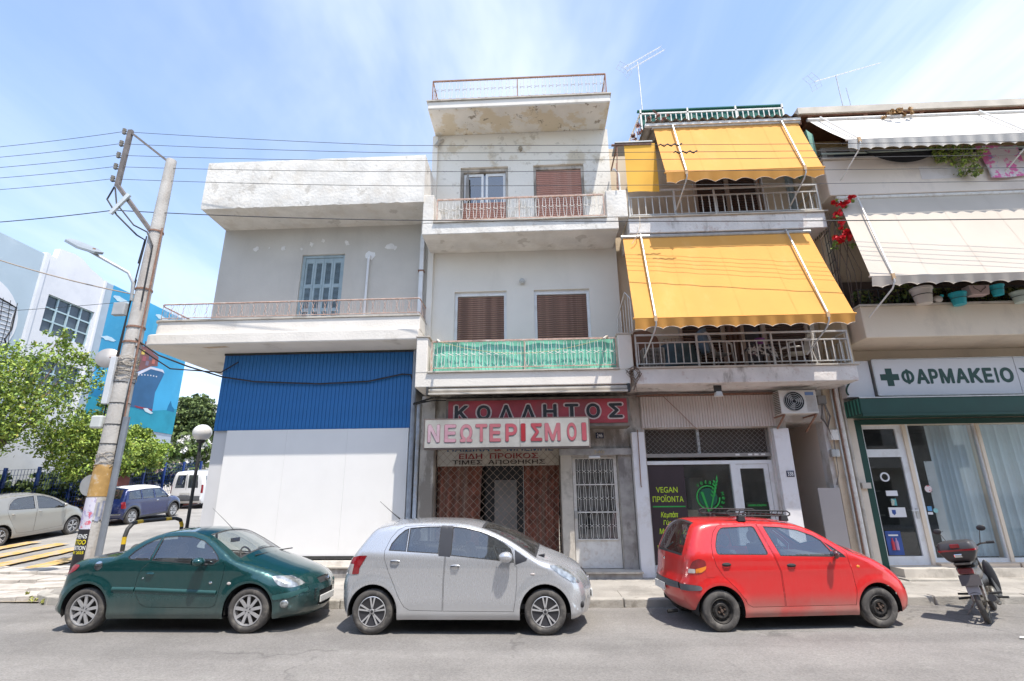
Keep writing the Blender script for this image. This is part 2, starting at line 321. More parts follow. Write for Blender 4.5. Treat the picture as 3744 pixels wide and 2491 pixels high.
# ------------------------------------------------------------------ ground
def sheet(name, pts, m_, z=None, thick=None, kind='structure'):
    mb = MB()
    if thick: mb.prism(pts, (0, 0, -thick))
    else: mb.poly(pts)
    o = mb.out(name, m_, kind=kind, fix=bool(thick)); return o
sheet('ground', [(-300, -300, -1.2), (300, -300, -1.2), (300, 300, -1.2), (-300, 300, -1.2)], earth)
# kerb line of the main street
KL = [(-9.6, 10.35), (-9.35, 10.0), (-8.9, 9.75), (-8.1, 9.58), (-6, 9.45), (-3.4, 9.41), (1.4, 9.52), (6.6, 9.76), (9, 9.9), (16, 10.3)]
def kerbY(x):
    for (a, b), (c, d) in zip(KL, KL[1:]):
        if a <= x <= c: return b+(d-b)*(x-a)/(c-a)
    return KL[-1][1]
# main road with gentle crossfall patches
def roadz(x, y): return .012*noise.noise(Vector((x*.5, y*.6, 0)))-.004
mb = MB(); mb.grid(lambda u, v: (-40+80*u, -14+24.6*v, roadz(-40+80*u, -14+24.6*v)), 80, 30)
mb.out('road', asphalt, kind='structure', smooth=True)
mb = MB()
mb.grid(lambda u, v: (-19.5+9.95*u, 10.2+45*v, G(10.2+45*v)+.03-.03*min(1, v*45/1.5)+.012*noise.noise(Vector((u*6, v*30, 2)))), 20, 60)
mb.out('side_street', asphalt2, kind='structure', smooth=True)
mb = MB(); mb.grid(lambda u, v: (-40+28*u, 10.5+.9*v, .01+.03*v), 8, 2); mb.out('road_shoulder', asphalt2, kind='structure')
# pale broken concrete apron on the corner
mb = MB(); random.seed(11)
gx = [-16, -15, -14.1, -13, -12.1, -11.2, -10.4, -9.7, -9.2]; gy = [9.95, 10.6, 11.3, 12.0, 12.8]
P = {}
for i, x in enumerate(gx):
    for j, y in enumerate(gy):
        P[i, j] = (x+rnd(-.22, .22)*(0 < i < len(gx)-1), y+rnd(-.16, .16)+(.25*max(0, (-11-x)/4) if j == 0 else 0), 0)
ap = []
for i in range(len(gx)-1):
    for j in range(len(gy)-1):
        c = sum((Vector(P[a]) for a in ((i, j), (i+1, j), (i+1, j+1), (i, j+1))), Vector())/4
        h = .05+.075*max(0, c.y-10)+rnd(0, .035); tx, ty = rnd(-.02, .02), rnd(-.02, .03)
        q = [Vector(P[a]) for a in ((i, j), (i+1, j), (i+1, j+1), (i, j+1))]
        q = [c+(p-c)*.985 for p in q]; q = [Vector((p.x, p.y, h+tx*(p.x-c.x)+ty*(p.y-c.y))) for p in q]
        if c.x > -9.1: continue
        ap.append(q)
conc_l = mat('pale_broken_concrete', (.50, .46, .41), .92, var=.18, vscale=2.5, bump=.7, bscale=14, dirt=(.3, .27, .24), dirt_amt=.6, dscale=1.8)
pav = MB().poly([(-16, 9.9, .02), (-9.2, 9.9, .02), (-9.2, 13, .2), (-16, 13, .2)]).out('corner_apron', earth, kind='structure')
for q in ap: MB().prism(q, (0, 0, -.2)).out('slab', conc_l, pav, bevel=.012)
# pavement with kerb stones
pts = [(x, y+.12, .125) for x, y in KL]+[(16, 14, .14), (-9.6, 14, .14)]
sheet('pavement', pts, concrete, thick=.2)
kerb = MB().prism([(x, y+.10, .08) for x, y in KL]+[(x, y+.2, .08) for x, y in KL[::-1]], (0, 0, -.15)).out('kerb', kerbm, kind='structure', fix=True)
L_ = 0; seg = []
for (a, b), (c, d) in zip(KL, KL[1:]):
    n_ = max(1, round(hypot(c-a, d-b)/.95))
    for k in range(n_): seg.append(((a+(c-a)*k/n_, b+(d-b)*k/n_), (a+(c-a)*(k+1)/n_, b+(d-b)*(k+1)/n_)))
for (p, q) in seg:
    d = Vector((q[0]-p[0], q[1]-p[1], 0)); u = d.normalized(); nn = Vector((-u.y, u.x, 0)); h = .135+rnd(-.012, .008); a = Vector((*p, 0))+u*.008+nn*rnd(0, .012); b = Vector((*q, 0))-u*.008+nn*rnd(0, .012)
    MB().prism([a+Vector((0, 0, -.1)), b+Vector((0, 0, -.1)), b+Vector((0, 0, h)), a+Vector((0, 0, h))], nn*.19).out('kerbstone', kerbm, kerb, bevel=.02)
# pavement joints as thin slabs lines
for k in range(14):
    x = -8.5+k*1.35+rnd(-.1, .1)
mb = MB()
for k in range(17):
    x = -8.2+k*1.2; y0 = kerbY(x)+.24
    if -8 < x < 12: mb.box(x, x+.012, y0, 11.7, .1, .1275)
mb.box(-8.6, 14, 10.75, 10.765, .1, .1275)
mb.out('pavement_joint', mat('joint_dark', (.15, .14, .12), .95), kind='structure')
# worn yellow zebra bars on the side street, running with the traffic
random.seed(8)
for xc, w, ya_, yb_ in ((-15.6, .5, 12.0, 16.2), (-14.4, .5, 12.1, 15.9), (-13.2, .5, 12.2, 15.2), (-12.0, .52, 12.3, 14.3), (-10.9, .5, 12.9, 14.2)):
    mb = MB(); ns = 14
    for i in range(ns):
        a, b = ya_+(yb_-ya_)*i/ns, ya_+(yb_-ya_)*(i+1)/ns; e = [rnd(-.03, .03) for _ in range(2)]
        mb.poly([(xc-w/2+e[0], a, G(a)+.05), (xc+w/2+e[1], a, G(a)+.05), (xc+w/2+e[0], b, G(b)+.05), (xc-w/2+e[1], b, G(b)+.05)])
    mb.out('crossing_stripe', yellowline, kind='structure')

# ------------------------------------------------------------------ wall with openings
def wallh(mb, x0, x1, z0, z1, y0, y1, holes=(), mi=0):
    xs = sorted({x0, x1, *[h[0] for h in holes], *[h[1] for h in holes]}); zs = sorted({z0, z1, *[h[2] for h in holes], *[h[3] for h in holes]})
    xs = [x for x in xs if x0 <= x <= x1]; zs = [z for z in zs if z0 <= z <= z1]
    for a, b in zip(xs, xs[1:]):
        run = None
        for c, d in zip(zs, zs[1:]):
            inside = any(h[0] <= (a+b)/2 <= h[1] and h[2] <= (c+d)/2 <= h[3] for h in holes)
            if inside:
                if run: mb.box(a, b, y0, y1, run[0], run[1], mi); run = None
            else: run = (run[0], d) if run else (c, d)
        if run: mb.box(a, b, y0, y1, run[0], run[1], mi)
    return mb
def slat_panel(parent, x0, x1, z0, z1, y, pitch, m_, name='slat', thick=.018, gap=.008):
    """roller shutter: every slat an object of its own, curved face, sharing one mesh"""
    n = max(1, round((z1-z0)/pitch)); p = (z1-z0)/n; w = x1-x0
    mb = MB(); prof = [(0, 0), (-thick*.75, p*.25), (-thick, p*.5), (-thick*.75, p*.78), (0, p-gap)]
    vs = [(a, b, c) for a in (x0, x1) for b, c in prof]; k = len(prof)
    mb.add([(v[0], v[1]+y, v[2]+z0) for v in vs], [(i, i+k, i+k+1, i+1) for i in range(k-1)])
    o = mb.out(name, m_, parent)
    for i in range(1, n): clone(o, (0, 0, i*p))
    return o

# ================================================================== LEFT CORNER BUILDING
lb = thing('corner_building', 'two storey grey and white corner building with blue cladding over a blank white panel', 'building', (-5.3, 12, 0))
MB().box(-7.72, -2.97, 12.0, 20, -.3, 5.25).out('wall', grey_low, lb)
mb = MB(); hole = (-6.07, -4.93, 5.7, 7.93); wallh(mb, -8.28, -2.66, 5.3, 8.75, 12, 12.25, [hole]); mb.box(-8.28, -2.66, 12.25, 20, 5.3, 8.75)
mb.out('upper_wall', grey_pl, lb)
# scars of missing render above the shutter, thin raised plaster remains
random.seed(5); scar = mat('bare_render_patch', (.74, .72, .69), .95, var=.1, vscale=9)
for cx, cz, r in ((-7.35, 8.13, .08), (-7.0, 8.17, .035), (-6.62, 8.14, .085), (-5.86, 8.23, .075), (-6.12, 8.1, .04), (-5.55, 8.33, .06), (-4.9, 8.24, .08), (-3.75, 8.1, .12), (-3.6, 8.05, .06)):
    pts = [(cx+r*rnd(.45, 1.2)*cos(t*.7), 11.997, cz+r*rnd(.5, 1.25)*sin(t*.7)) for t in range(9)]
    MB().prism(pts, (0, -.006, 0)).out('plaster_patch', scar, lb)
# shutters: four leaves, each two louvred fields
fr = MB(); fr.box(-6.07, -6.0, 12.06, 12.2, 5.9, 7.93); fr.box(-5.0, -4.93, 12.06, 12.2, 5.9, 7.93); fr.box(-6.0, -5.0, 12.06, 12.2, 7.86, 7.93)
fr.out('shutter_frame', bluewood, lb)
for k in range(4):
    x0 = -5.997+k*.2495; x1 = x0+.243
    mb = MB(); holes = [(x0+.05, x1-.05, 7.12, 7.72), (x0+.05, x1-.05, 6.45, 7.02), (x0+.05, x1-.05, 5.95, 6.36)]
    wallh(mb, x0, x1, 5.9, 7.855, 12.09, 12.125, holes)
    lf = mb.out('shutter_leaf', bluewood, lb)
    s = MB()
    for h in holes:
        z = h[2]+.01
        while z < h[3]-.02: s.poly([(h[0], 12.10, z), (h[1], 12.10, z), (h[1], 12.12, z+.026), (h[0], 12.12, z+.026)]); z += .033
    s.out('louvre', bluewood, lf, kind='stuff')
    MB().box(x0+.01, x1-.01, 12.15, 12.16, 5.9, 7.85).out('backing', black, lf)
# parapet block with chipped lower edge
def chipped_front(x0, x1, y0, y1, z0, z1, m_, name, parent, amp=.04, seed=3, left_chip=.22):
    random.seed(seed); mb = MB(); n = 90; nz = 10
    def fn(u, v):
        x = x0+(x1-x0)*u; z = z0+(z1-z0)*v; y = y0
        if v == 0: z += amp*max(0, noise.noise(Vector((x*5, 1, seed)))*1.3); y += .012
        if v == 1: z += .012*noise.noise(Vector((x*3, 5, seed))); y += .004
        y += .004*noise.noise(Vector((x*2.2, 3, z*2.2)))
        return (x, y, z)
    mb.grid(fn, n, nz)
    k = len(mb.v); mb.grid(lambda u, v: ((lambda p: (p[0], p[1]+(y1-p[1])*v, p[2]*(1-v)+z0*v if v < 1 else z0))(fn(u, 0))), n, 3)
    mb.grid(lambda u, v: ((lambda p: (p[0], p[1]+(y1-p[1])*v, p[2]))(fn(u, 1))), n, 2)
    mb.grid(lambda u, v: ((lambda p: (p[0], p[1]+(y1-p[1])*v, p[2]))(fn(0, u))), nz, 2)
    mb.grid(lambda u, v: ((lambda p: (p[0], p[1]+(y1-p[1])*v, p[2]))(fn(1, u))), nz, 2)
    return mb.out(name, m_, parent, weld=True, smooth=True)
chipped_front(-8.27, -2.64, 10.9, 12.0, 8.72, 10.06, old_pl, 'parapet', lb)
MB().box(-8.27, -2.64, 12.0, 20, 8.74, 10.05).out('roof_block', old_pl, lb)
# balcony with its curved corner
def cornerpath(off, yb=15.5, n=8, xr=-2.66, yf=11.06, xl=-9.22, r=.24):
    p = [(xr, yf+off)]; xl += off; yf += off; r2 = r-off*.5
    for i in range(n+1):
        a = -pi/2-(pi/2)*i/n; p.append((xl+r2+r2*cos(a), yf+r2+r2*sin(a)))
    p.append((xl, yb)); return p
def curved(mb, off, z0, z1, yb=15.5): 
    p = cornerpath(off, yb); mb.prism([(x, y, z0) for x, y in p]+[(-2.66, yb, z0)], (0, 0, z1-z0)); return mb
curved(MB(), 0, 5.24, 5.52).out('balcony_slab', white_pl, lb, fix=True, bevel=.03)
curved(MB(), .12, 5.52, 5.86).out('balcony_upstand', white_pl, lb, fix=True, bevel=.02)
curved(MB(), .09, 5.86, 5.90).out('coping', stone, lb, fix=True)
rl = MB(); rp = [Vector((x, y, 0)) for x, y in cornerpath(.16, 14.5, xr=-2.7)]
rl.tube([p+Vector((0, 0, 6.31)) for p in rp], .018, 6); rl.tube([p+Vector((0, 0, 5.96)) for p in rp], .012, 5)
rl.tube([(-2.7, 11.24, 6.31), (-2.7, 12, 6.31)], .016, 5); rl.tube([(-2.7, 11.24, 5.96), (-2.7, 12, 5.96)], .012, 5)
rail1 = rl.out('railing', pinkmetal, lb)
orn = MB()
for s_ in (-1, 1): orn.tube([(s_*.01, 0, 0), (s_*.035, 0, .07), (s_*.004, 0, .14), (s_*-.02, 0, .19), (s_*.012, 0, .25), (s_*.035, 0, .31), (s_*.012, 0, .345)], .0065, 4)
for dx in (.085, .125, .165): orn.tube([(dx, 0, .02), (dx, 0, .345)], .004, 4)
orn.v = [(x, y, z) for x, y, z in orn.v]
first = None; tot = 0
path = [rp[0]]+rp[1:]
dist = [0]
for a, b in zip(path, path[1:]): dist.append(dist[-1]+(b-a).length)
d = .25
while d < dist[-1]:
    i = max(k for k in range(len(dist)) if dist[k] <= d); i = min(i, len(path)-2); u = (path[i+1]-path[i]).normalized(); p = path[i]+u*(d-dist[i])
    if first is None: first = bpy.data.meshes.new('baluster'); first.from_pydata(orn.v, [], orn.f); first.materials.append(pinkmetal)
    o = link('baluster', first, rail1); o.location = p+Vector((0, 0, 5.96))-lb.location; o.rotation_euler = (0, 0, atan2(u.y, u.x)+pi); d += .29
for y in (11.4, 11.55, 11.7, 11.85): MB().tube([(-2.7, y, 5.96), (-2.7, y, 6.31)], .006, 4).out('baluster', pinkmetal, rail1)
# blue ribbed cladding, one object per strip
bc = MB().box(-7.7, -2.97, 11.95, 11.998, 3.34, 5.2).out('cladding', blue_pn, lb)
o = MB().box(-7.70, -7.612, 11.93, 11.955, 3.34, 5.19).out('strip', blue_pn, bc, bevel=.006)
for k in range(1, 51): clone(o, (k*.0928, 0, rnd(-.003, .003)))
MB().box(-7.7, -2.97, 11.9, 11.96, 5.19, 5.235).out('cladding_rail', mat('sooty_rail', (.05, .05, .05), .9), lb)
pn_ = node('panel_sheets', lb)
for a, b in ((-7.36, -5.9), (-5.897, -4.44), (-4.437, -2.99)): MB().box(a, b, 11.93, 11.998, .56, 3.338).out('panel', panel_w, pn_)
MB().box(-7.38, -2.97, 11.9, 11.96, .50, .555).out('panel_track', darkm, lb)
MB().box(-7.6, -2.98, 11.82, 12.0, .36, .47).out('sill', white_pl, lb); MB().box(-7.6, -2.98, 11.76, 12.0, .33, .36).out('sill_slab', stone, lb)
MB().box(-7.7, -2.98, 11.8, 12.0, .1, .33).out('plinth', marble, lb)
mb = MB(); mb.tube([(-4.27, 11.94, 5.9), (-4.27, 11.94, 7.7), (-4.25, 11.96, 7.84)], .032, 8); mb.out('vent_pipe', alu, lb, smooth=True)
MB().prism([(-4.25+.14*cos(t*.63)*rnd(.7, 1.1), 11.997, 7.85+.13*sin(t*.63)*rnd(.7, 1.1)) for t in range(10)], (0, -.008, 0)).out('foam_patch', panel_w, lb)
mb = MB(); mb.box(-2.9, -2.80, 11.84, 11.95, 5.9, 8.74); mb.out('downpipe', alu, lb)
MB().box(-2.93, -2.78, 11.82, 11.97, 7.3, 7.33).out('pipe_bracket', rust, lb)
# the downpipe goes on beside the white panel
mb = MB(); mb.tube([(-2.9, 11.88, .2), (-2.9, 11.88, 5.2)], .055, 8); mb.out('rain_pipe', mat('blue_grey_pipe', (.32, .36, .42), .6, var=.2, vscale=5), lb, smooth=True)
mb = MB(); mb.tube([(-2.77, 11.9, .2), (-2.77, 11.9, 3.9)], .045, 8); mb.out('rain_pipe', mat('pale_blue_wall', (.45, .50, .57), .8, var=.3, vscale=4, dirt=(.4, .37, .33), dirt_amt=.8, dscale=3), lb, smooth=True)
# spalled patch with brick showing in the soffit
MB().prism([(-7.9, 11.3, 5.238), (-7.3, 11.25, 5.238), (-7.25, 11.36, 5.238), (-7.8, 11.42, 5.238)], (0, 0, .02)).out('soffit_hole', mat('exposed_brick_infill', (.55, .42, .30), .9, var=.3, vscale=9), lb)

# ================================================================== MIDDLE BUILDING
mdb = thing('narrow_house', 'narrow three storey ivory house with two red brown shuttered storeys above an old shop', 'building', (0, 12, 0))
W1 = [(-2.0, -.68, 4.6, 6.76), (.01, 1.40, 4.6, 6.76)]; W2 = [(-1.92, -.62, 8.2, 10.42), (.07, 1.43, 8.2, 10.42)]
mb = MB(); wallh(mb, -2.70, 2.14, 4.15, 7.9, 12, 12.25, W1); mb.box(-2.70, 2.14, 12.25, 20, 4.15, 7.9); mb.out('wall', mid_pl, mdb)
mb = MB(); wallh(mb, -2.70, 2.14, 7.9, 11.5, 12, 12.25, W2); mb.box(-2.70, 2.14, 12.25, 20, 7.9, 11.5); mb.out('upper_wall', mid_top, mdb)
MB().box(-2.70, -2.56, 11.9, 11.998, 4.3, 11.4).out('corner_strip', mid_pl, mdb)
mb = MB(); mb.tube([(-2.44, 12.02, 11.35), (-2.52, 11.9, 11.22), (-2.6, 11.86, 11.05)], .055, 8); mb.out('gutter_elbow', dirty_w, mdb, smooth=True)
# roof slab
mb = MB(); mb.box(-2.66, 2.09, 10.95, 20, 11.50, 11.72); mb.out('roof_slab', white_pl, mdb, bevel=.02)
MB().box(-2.64, 2.07, 10.97, 11.99, 11.485, 11.497).out('roof_soffit', soffit_p, mdb)
MB().box(-2.69, 2.12, 10.91, 20, 11.72, 11.75).out('roof_coping', stone, mdb)
def loop_mesh(h, w, m_, name='baluster', r=.0065):
    """elongated hoop with a small cross clasp in the middle, as on the old iron rails"""
    mb = MB()
    def half(z0, z1, wt, wb):
        return [(-wb, 0, z0), (-wt, 0, z1-wt*1.2), (-wt*.6, 0, z1-.01), (0, 0, z1), (wt*.6, 0, z1-.01), (wt, 0, z1-wt*1.2), (wb, 0, z0)]
    mb.tube(half(h*.52, h*.98, w*.32, w*.5), r, 5); mb.tube([(x, y, h-z) for x, y, z in half(h*.52, h*.98, w*.32, w*.5)], r, 5)
    mb.tube([(-w*.75, -.004, h*.45), (0, -.012, h*.5), (w*.75, -.004, h*.55)], r, 4); mb.tube([(-w*.75, -.004, h*.55), (0, -.012, h*.5), (w*.75, -.004, h*.45)], r, 4)
    me = bpy.data.meshes.new(name); me.from_pydata(mb.v, [], mb.f); me.materials.append(m_); return me
def loop_rail(parent, x0, x1, y, z0, z1, n, frame_m, loop_m, name='railing', mids=(), sides=0.):
    mb = MB(); mb.box(x0, x1, y-.018, y+.018, z1-.02, z1+.015); mb.box(x0, x1, y-.01, y+.01, z0, z0+.02)
    for x in (x0, x1, *mids): mb.box(x-.012, x+.012, y-.012, y+.012, z0-.08, z1)
    if sides:
        for x in (x0, x1): mb.box(x-.014, x+.014, y, y+sides, z1-.02, z1+.015); mb.box(x-.01, x+.01, y, y+sides, z0, z0+.02)
    r = mb.out(name, frame_m, parent); me = loop_mesh(z1-z0-.03, (x1-x0)/n*.5, loop_m)
    for k in range(n):
        o = link('baluster', me, r); o.location = Vector((x0+(k+.5)*(x1-x0)/n, y, z0+.015))-root_of(parent).location
    if sides:
        for x in (x0, x1):
            for j in range(4):
                mb2 = MB().tube([(x, y+sides*(j+1)/5, z0), (x, y+sides*(j+1)/5, z1)], .008, 4); mb2.out('baluster', frame_m, r)
    return r
faintw = mat('chalky_iron', (.66, .60, .54), .7, var=.2, vscale=10)
loop_rail(mdb, -2.56, 2.02, 11.02, 11.83, 12.44, 24, rust, faintw, 'roof_railing', mids=(-.3,), sides=.95)
# balconies
def balcony(nm, z0, z1, piers, ledge, m_, soff):
    mb = MB(); mb.box(-2.66, 2.06, 10.95, 12.0, z0, z1); o = mb.out('balcony_slab', m_, mdb, bevel=.015)
    for a, b, zt in piers: MB().box(a, b, 10.945, 12.0, z1-.002 if a < -2 else z1, zt).out('balcony_pier', m_, mdb, bevel=.02)
    MB().box(*ledge, 10.90, 12.0, z1, z1+.03).out('ledge', stone, mdb)
balcony('1', 4.10, 4.42, [(-2.66, -2.40, 5.25), (1.84, 2.15, 5.22)], (-2.399, 1.839), white_pl, 0)
MB().box(-2.68, -2.36, 10.92, 11.5, 5.25, 5.275).out('pier_cap', stone, mdb); MB().box(1.82, 2.19, 10.92, 11.5, 5.22, 5.245).out('pier_cap', stone, mdb)
balcony('2', 7.84, 8.14, [(-2.66, -2.39, 8.92), (1.80, 2.30, 8.88)], (-2.389, 1.799), old_pl, 0)
loop_rail(mdb, -2.32, 1.80, 11.02, 4.53, 5.16, 24, pinkmetal, whitemetal, mids=(-.23,))
loop_rail(mdb, -2.32, 1.75, 11.02, 8.24, 8.82, 24, pinkmetal, whitemetal, mids=(-.3,))
# green shade cloth behind the first rail
mb = MB(); random.seed(2)
for a, b, ph in ((-2.3, -.24, 0), (-.22, 1.82, 4)):
    mb.grid(lambda u, v, a=a, b=b, ph=ph: (a+(b-a)*u, 11.075+.022*noise.noise(Vector((u*9+ph, v*2, 0)))+.02*noise.noise(Vector((u*3+v*2, v*3, ph))), 4.47+.68*v-(.02*sin(u*9+ph) if v == 0 else 0)), 50, 10)
cl = mb.out('shade_cloth', greencloth, smooth='all'); tag(cl, 'turquoise green shade cloth tied behind the lower balcony railing of the narrow house', 'shade cloth')
# windows
def roller_window(parent, h, frame_m, slat_m, closed_to, pitch=.055, top=True, gl=False, yrec=.14):
    x0, x1, z0, z1 = h
    f = MB(); y0, y1 = 12+yrec-.07, 12+yrec
    f.box(x0, x0+.07, y0, y1+.05, z0, z1); f.box(x1-.07, x1, y0, y1+.05, z0, z1); f.box(x0+.07, x1-.07, y0, y1+.05, z1-.10, z1)
    w = f.out('window', frame_m, parent)
    slat_panel(w, x0+.07, x1-.07, z0, closed_to, y1-.01, pitch, slat_m)
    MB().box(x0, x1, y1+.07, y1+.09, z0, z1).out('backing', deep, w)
    if gl:
        g0 = closed_to+.0; mb = MB(); yy = y1+.03; xm = (x0+x1)/2
        for a, b in ((x0+.08, xm-.03), (xm+.03, x1-.08)):
            mb.box(a, a+.06, yy-.03, yy, g0, z1-.12); mb.box(b-.06, b, yy-.03, yy, g0, z1-.12); mb.box(a+.06, b-.06, yy-.03, yy, z1-.2, z1-.12)
        mb.out('sash', alu, w); MB().box(x0+.07, x1-.07, yy-.012, yy-.004, g0, z1-.13).out('pane', glass('blue_grey_glass', (.2, .24, .28), .2), w)
    return w
roller_window(mdb, W1[0], alu, shut_brown, 6.66); roller_window(mdb, W1[1], alu, shut_brown, 6.66)
roller_window(mdb, W2[0], dirty_w, shut_pink, 9.40, pitch=.06, gl=True); roller_window(mdb, W2[1], dirty_w, shut_pink, 10.32, pitch=.06)
for z in (6.95,): mb = MB().ball((-.28, 11.93, 6.98), .075, 8); 
mb.lathe([(.05, 0), (.05, .07)], (-.28, 11.93, 6.98), 12, 'y'); mb.out('globe_light', mat('opal_globe', (.5, .51, .5), .3), mdb, smooth=True)
mb = MB().ball((-.27, 11.92, 10.92), .06, 8); mb.lathe([(.045, 0), (.045, .08)], (-.27, 11.92, 10.92), 12, 'y'); mb.out('globe_light', mat('dusty_globe', (.32, .28, .22), .5), mdb, smooth=True)
MB().lathe([(.0, 0), (.055, 0), (.045, .5), (.03, .8), (.0, .82)], (-1.72, 12.02, 9.42), 12).out('rolled_parasol', mat('grey_parasol', (.25, .24, .23), .8), mdb, smooth=True)
# clothes line arms
for x, s_ in ((-2.2, 1), (1.62, -1)):
    mb = MB().beam((x, 11.0, 5.2), (x+s_*.13, 10.6, 5.02), .05, .03); o = mb.out('line_bracket', stone, mdb)
mb = MB(); mb.tube([(-2.07+3.56*t, 10.62, 5.04-.30*(4*t*(1-t))) for t in [i/20 for i in range(21)]], .004, 4); tag(mb.out('clothes_line', mat('yellow_cord', (.55, .5, .2), .8)), 'slack yellow clothes line strung before the turquoise shade cloth', 'clothes line')
# rolled-up shop awning under the first balcony
mb = MB(); mb.tube([(-2.35, 11.02, 4.03), (1.98, 11.02, 4.03)], .055, 10); mb.box(-2.35, 1.98, 10.93, 11.0, 3.93, 3.97)
ra = mb.out('rolled_awning', mat('rolled_canvas', (.50, .46, .40), .8, var=.2, vscale=3), smooth=True); tag(ra, 'long rolled up awning under the lower balcony above the red sign', 'awning')
MB().box(-2.40, -2.35, 10.93, 11.1, 3.93, 4.1).out('bracket', darkm, ra); MB().box(1.98, 2.04, 10.93, 11.1, 3.93, 4.1).out('bracket', darkm, ra)
# ground floor
shop = (-2.36, .52, .42, 2.9); dr = (.79, 1.81, .27, 2.68)
mb = MB(); wallh(mb, -2.70, 2.44, -.2, 4.1, 12, 12.3, [shop, dr]); mb.out('shop_wall', dirty_w, mdb)
MB().box(-2.7, -2.38, 11.93, 11.998, .1, 4.08).out('shop_pier', dirty_w, mdb); MB().box(.53, .78, 11.93, 11.998, .1, 2.66).out('shop_pier', stone, mdb)
MB().box(1.83, 2.12, 11.95, 11.998, .1, 2.66).out('shop_pier', marble, mdb); MB().box(.50, 2.22, 11.86, 11.998, 2.66, 2.80).out('lintel', marble, mdb)
MB().box(.72, 2.12, 11.60, 12.0, .1, .235).out('door_step', marble, mdb); MB().box(.68, 2.14, 11.56, 12.0, .236, .27).out('step_slab', stone, mdb)
MB().box(-2.38, .6, 11.8, 12.0, .1, .42).out('shop_sill', stone, mdb)
# shop interior
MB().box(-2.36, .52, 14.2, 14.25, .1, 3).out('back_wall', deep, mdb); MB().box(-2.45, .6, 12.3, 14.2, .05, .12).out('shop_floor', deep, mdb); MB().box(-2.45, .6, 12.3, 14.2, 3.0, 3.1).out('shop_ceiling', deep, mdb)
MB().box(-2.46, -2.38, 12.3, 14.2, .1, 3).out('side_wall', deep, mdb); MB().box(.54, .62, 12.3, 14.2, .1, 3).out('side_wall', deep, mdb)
cur = mat('faded_red_curtain', (.24, .09, .06), .9, var=.45, vscale=5, dirt=(.24, .17, .13), dirt_amt=.85, dscale=2.2, streak=6, dthr=.46, dsoft=.2)
for a, b, y in ((-2.33, -1.28, 12.22), (-.32, .5, 12.22)):
    MB().grid(lambda u, v: (a+(b-a)*u*(1-.08*(1-v)), y+.05*sin(u*34+2*sin(v*3))+.03*sin(u*13+v*4), .42+2.1*v), 60, 8).out('curtain', cur, mdb, smooth='all')
mb = MB(); mb.box(-1.25, -.35, 12.55, 12.6, .42, 2.5); mb.out('inner_door', mat('dark_door', (.025, .028, .03), .5), mdb)
MB().box(-1.02, -.5, 12.50, 12.545, .45, 2.15).out('inner_glass', mat('dusty_grey_glass', (.22, .21, .20), .35, var=.2, vscale=2), mdb)
MB().box(-.30, -.34, 12.4, 12.5, .42, 2.5).out('inner_frame', silver_m, mdb)
sg = MB().box(-2.33, .5, 12.12, 12.15, 2.46, 2.95).out('inner_sign', mat('dusty_cream_sign', (.55, .50, .42), .8, var=.1, vscale=4), mdb)
bl = mat('sign_blue', (.03, .10, .22), .7); rd = mat('sign_red_old', (.30, .045, .045), .7); bk = mat('sign_black_old', (.05, .035, .03), .7)
text('ΠΑΙΔΙΚΑ', -2.1, -1.1, 2.79, 2.91, 12.118, bl, sg, .02); text('&', -.99, -.83, 2.79, 2.91, 12.118, rd, sg, .02); text('ΜΠΕΜΠΕ', -.7, .38, 2.79, 2.91, 12.118, bl, sg, .02)
text('ΕΙΔΗ  ΠΡΟΙΚΟΣ', -1.82, .02, 2.62, 2.745, 12.118, rd, sg, .025); text('ΤΙΜΕΣ  ΑΠΟΘΗΚΗΣ', -1.97, .18, 2.495, 2.595, 12.118, bk, sg, .02)
# diamond grille: sinuous rods
def diamond(parent, x0, x1, z0, z1, y, pw, ph, r, m_, name='grille'):
    mb = MB(); n = int(round((x1-x0)/pw)); pw = (x1-x0)/n; m2 = int(round((z1-z0)/ph)); ph = (z1-z0)/m2
    for i in range(n+1):
        x = x0+i*pw
        for s_ in (-1, 1):
            pts = []
            for j in range(m2*2+1):
                xx = x+(pw/2*s_ if j % 2 else 0); xx = min(max(xx, x0), x1); pts.append((xx, y+.006*s_, z0+j*ph/2))
            mb.tube(pts, r, 4, cap=False)
    return mb.out(name, m_, parent, kind='stuff')
rg = mat('rusty_grille', (.40, .31, .25), .6, metal=.3, var=.3, vscale=8)
diamond(mdb, -2.35, .50, .44, 2.92, 12.03, .178, .178, .0065, rg, 'security_grille')
# entrance door
d_ = MB(); wallh(d_, .80, 1.80, .28, 2.67, 12.06, 12.12, [(.87, 1.73, .86, 2.6)]); door = d_.out('door', whitemetal, mdb)
MB().box(.87, 1.73, 12.10, 12.105, .86, 2.6).out('pane', glass('door_glass', (.16, .16, .15), .12, dustamt=.25), door)
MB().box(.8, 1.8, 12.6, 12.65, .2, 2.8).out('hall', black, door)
mb = MB()
for z in (.86, 1.43, 2.02, 2.6): mb.box(.85, 1.75, 12.03, 12.06, z-.012, z+.012)
grd = mb.out('door_grille', whitemetal, door)
for (a, b) in ((.87, 1.42), (1.44, 2.01), (2.03, 2.59)):
    me = loop_mesh(b-a, .056, whitemetal, 'grille_hoop', .0045)
    for k in range(7):
        o = link('grille_hoop', me, door); o.location = Vector((.93+k*.123, 12.035, a))-mdb.location
MB().box(.80, .87, 12.0, 12.06, 1.30, 1.46).out('lock', silver_m, door); MB().ball((.88, 11.99, 1.42), .02, 6).out('handle', stone, door)
MB().prism([(1.0+.5*x, 12.095, 1.12+.42*z) for x, z in ((.05, .62), (.0, .2), (.12, -.1), (.3, -.12), (.42, .1), (.36, .35), (.2, .5), (.35, .66), (.38, .78), (.1, .8))], (0, -.003, 0)).out('broken_hole', black, door)
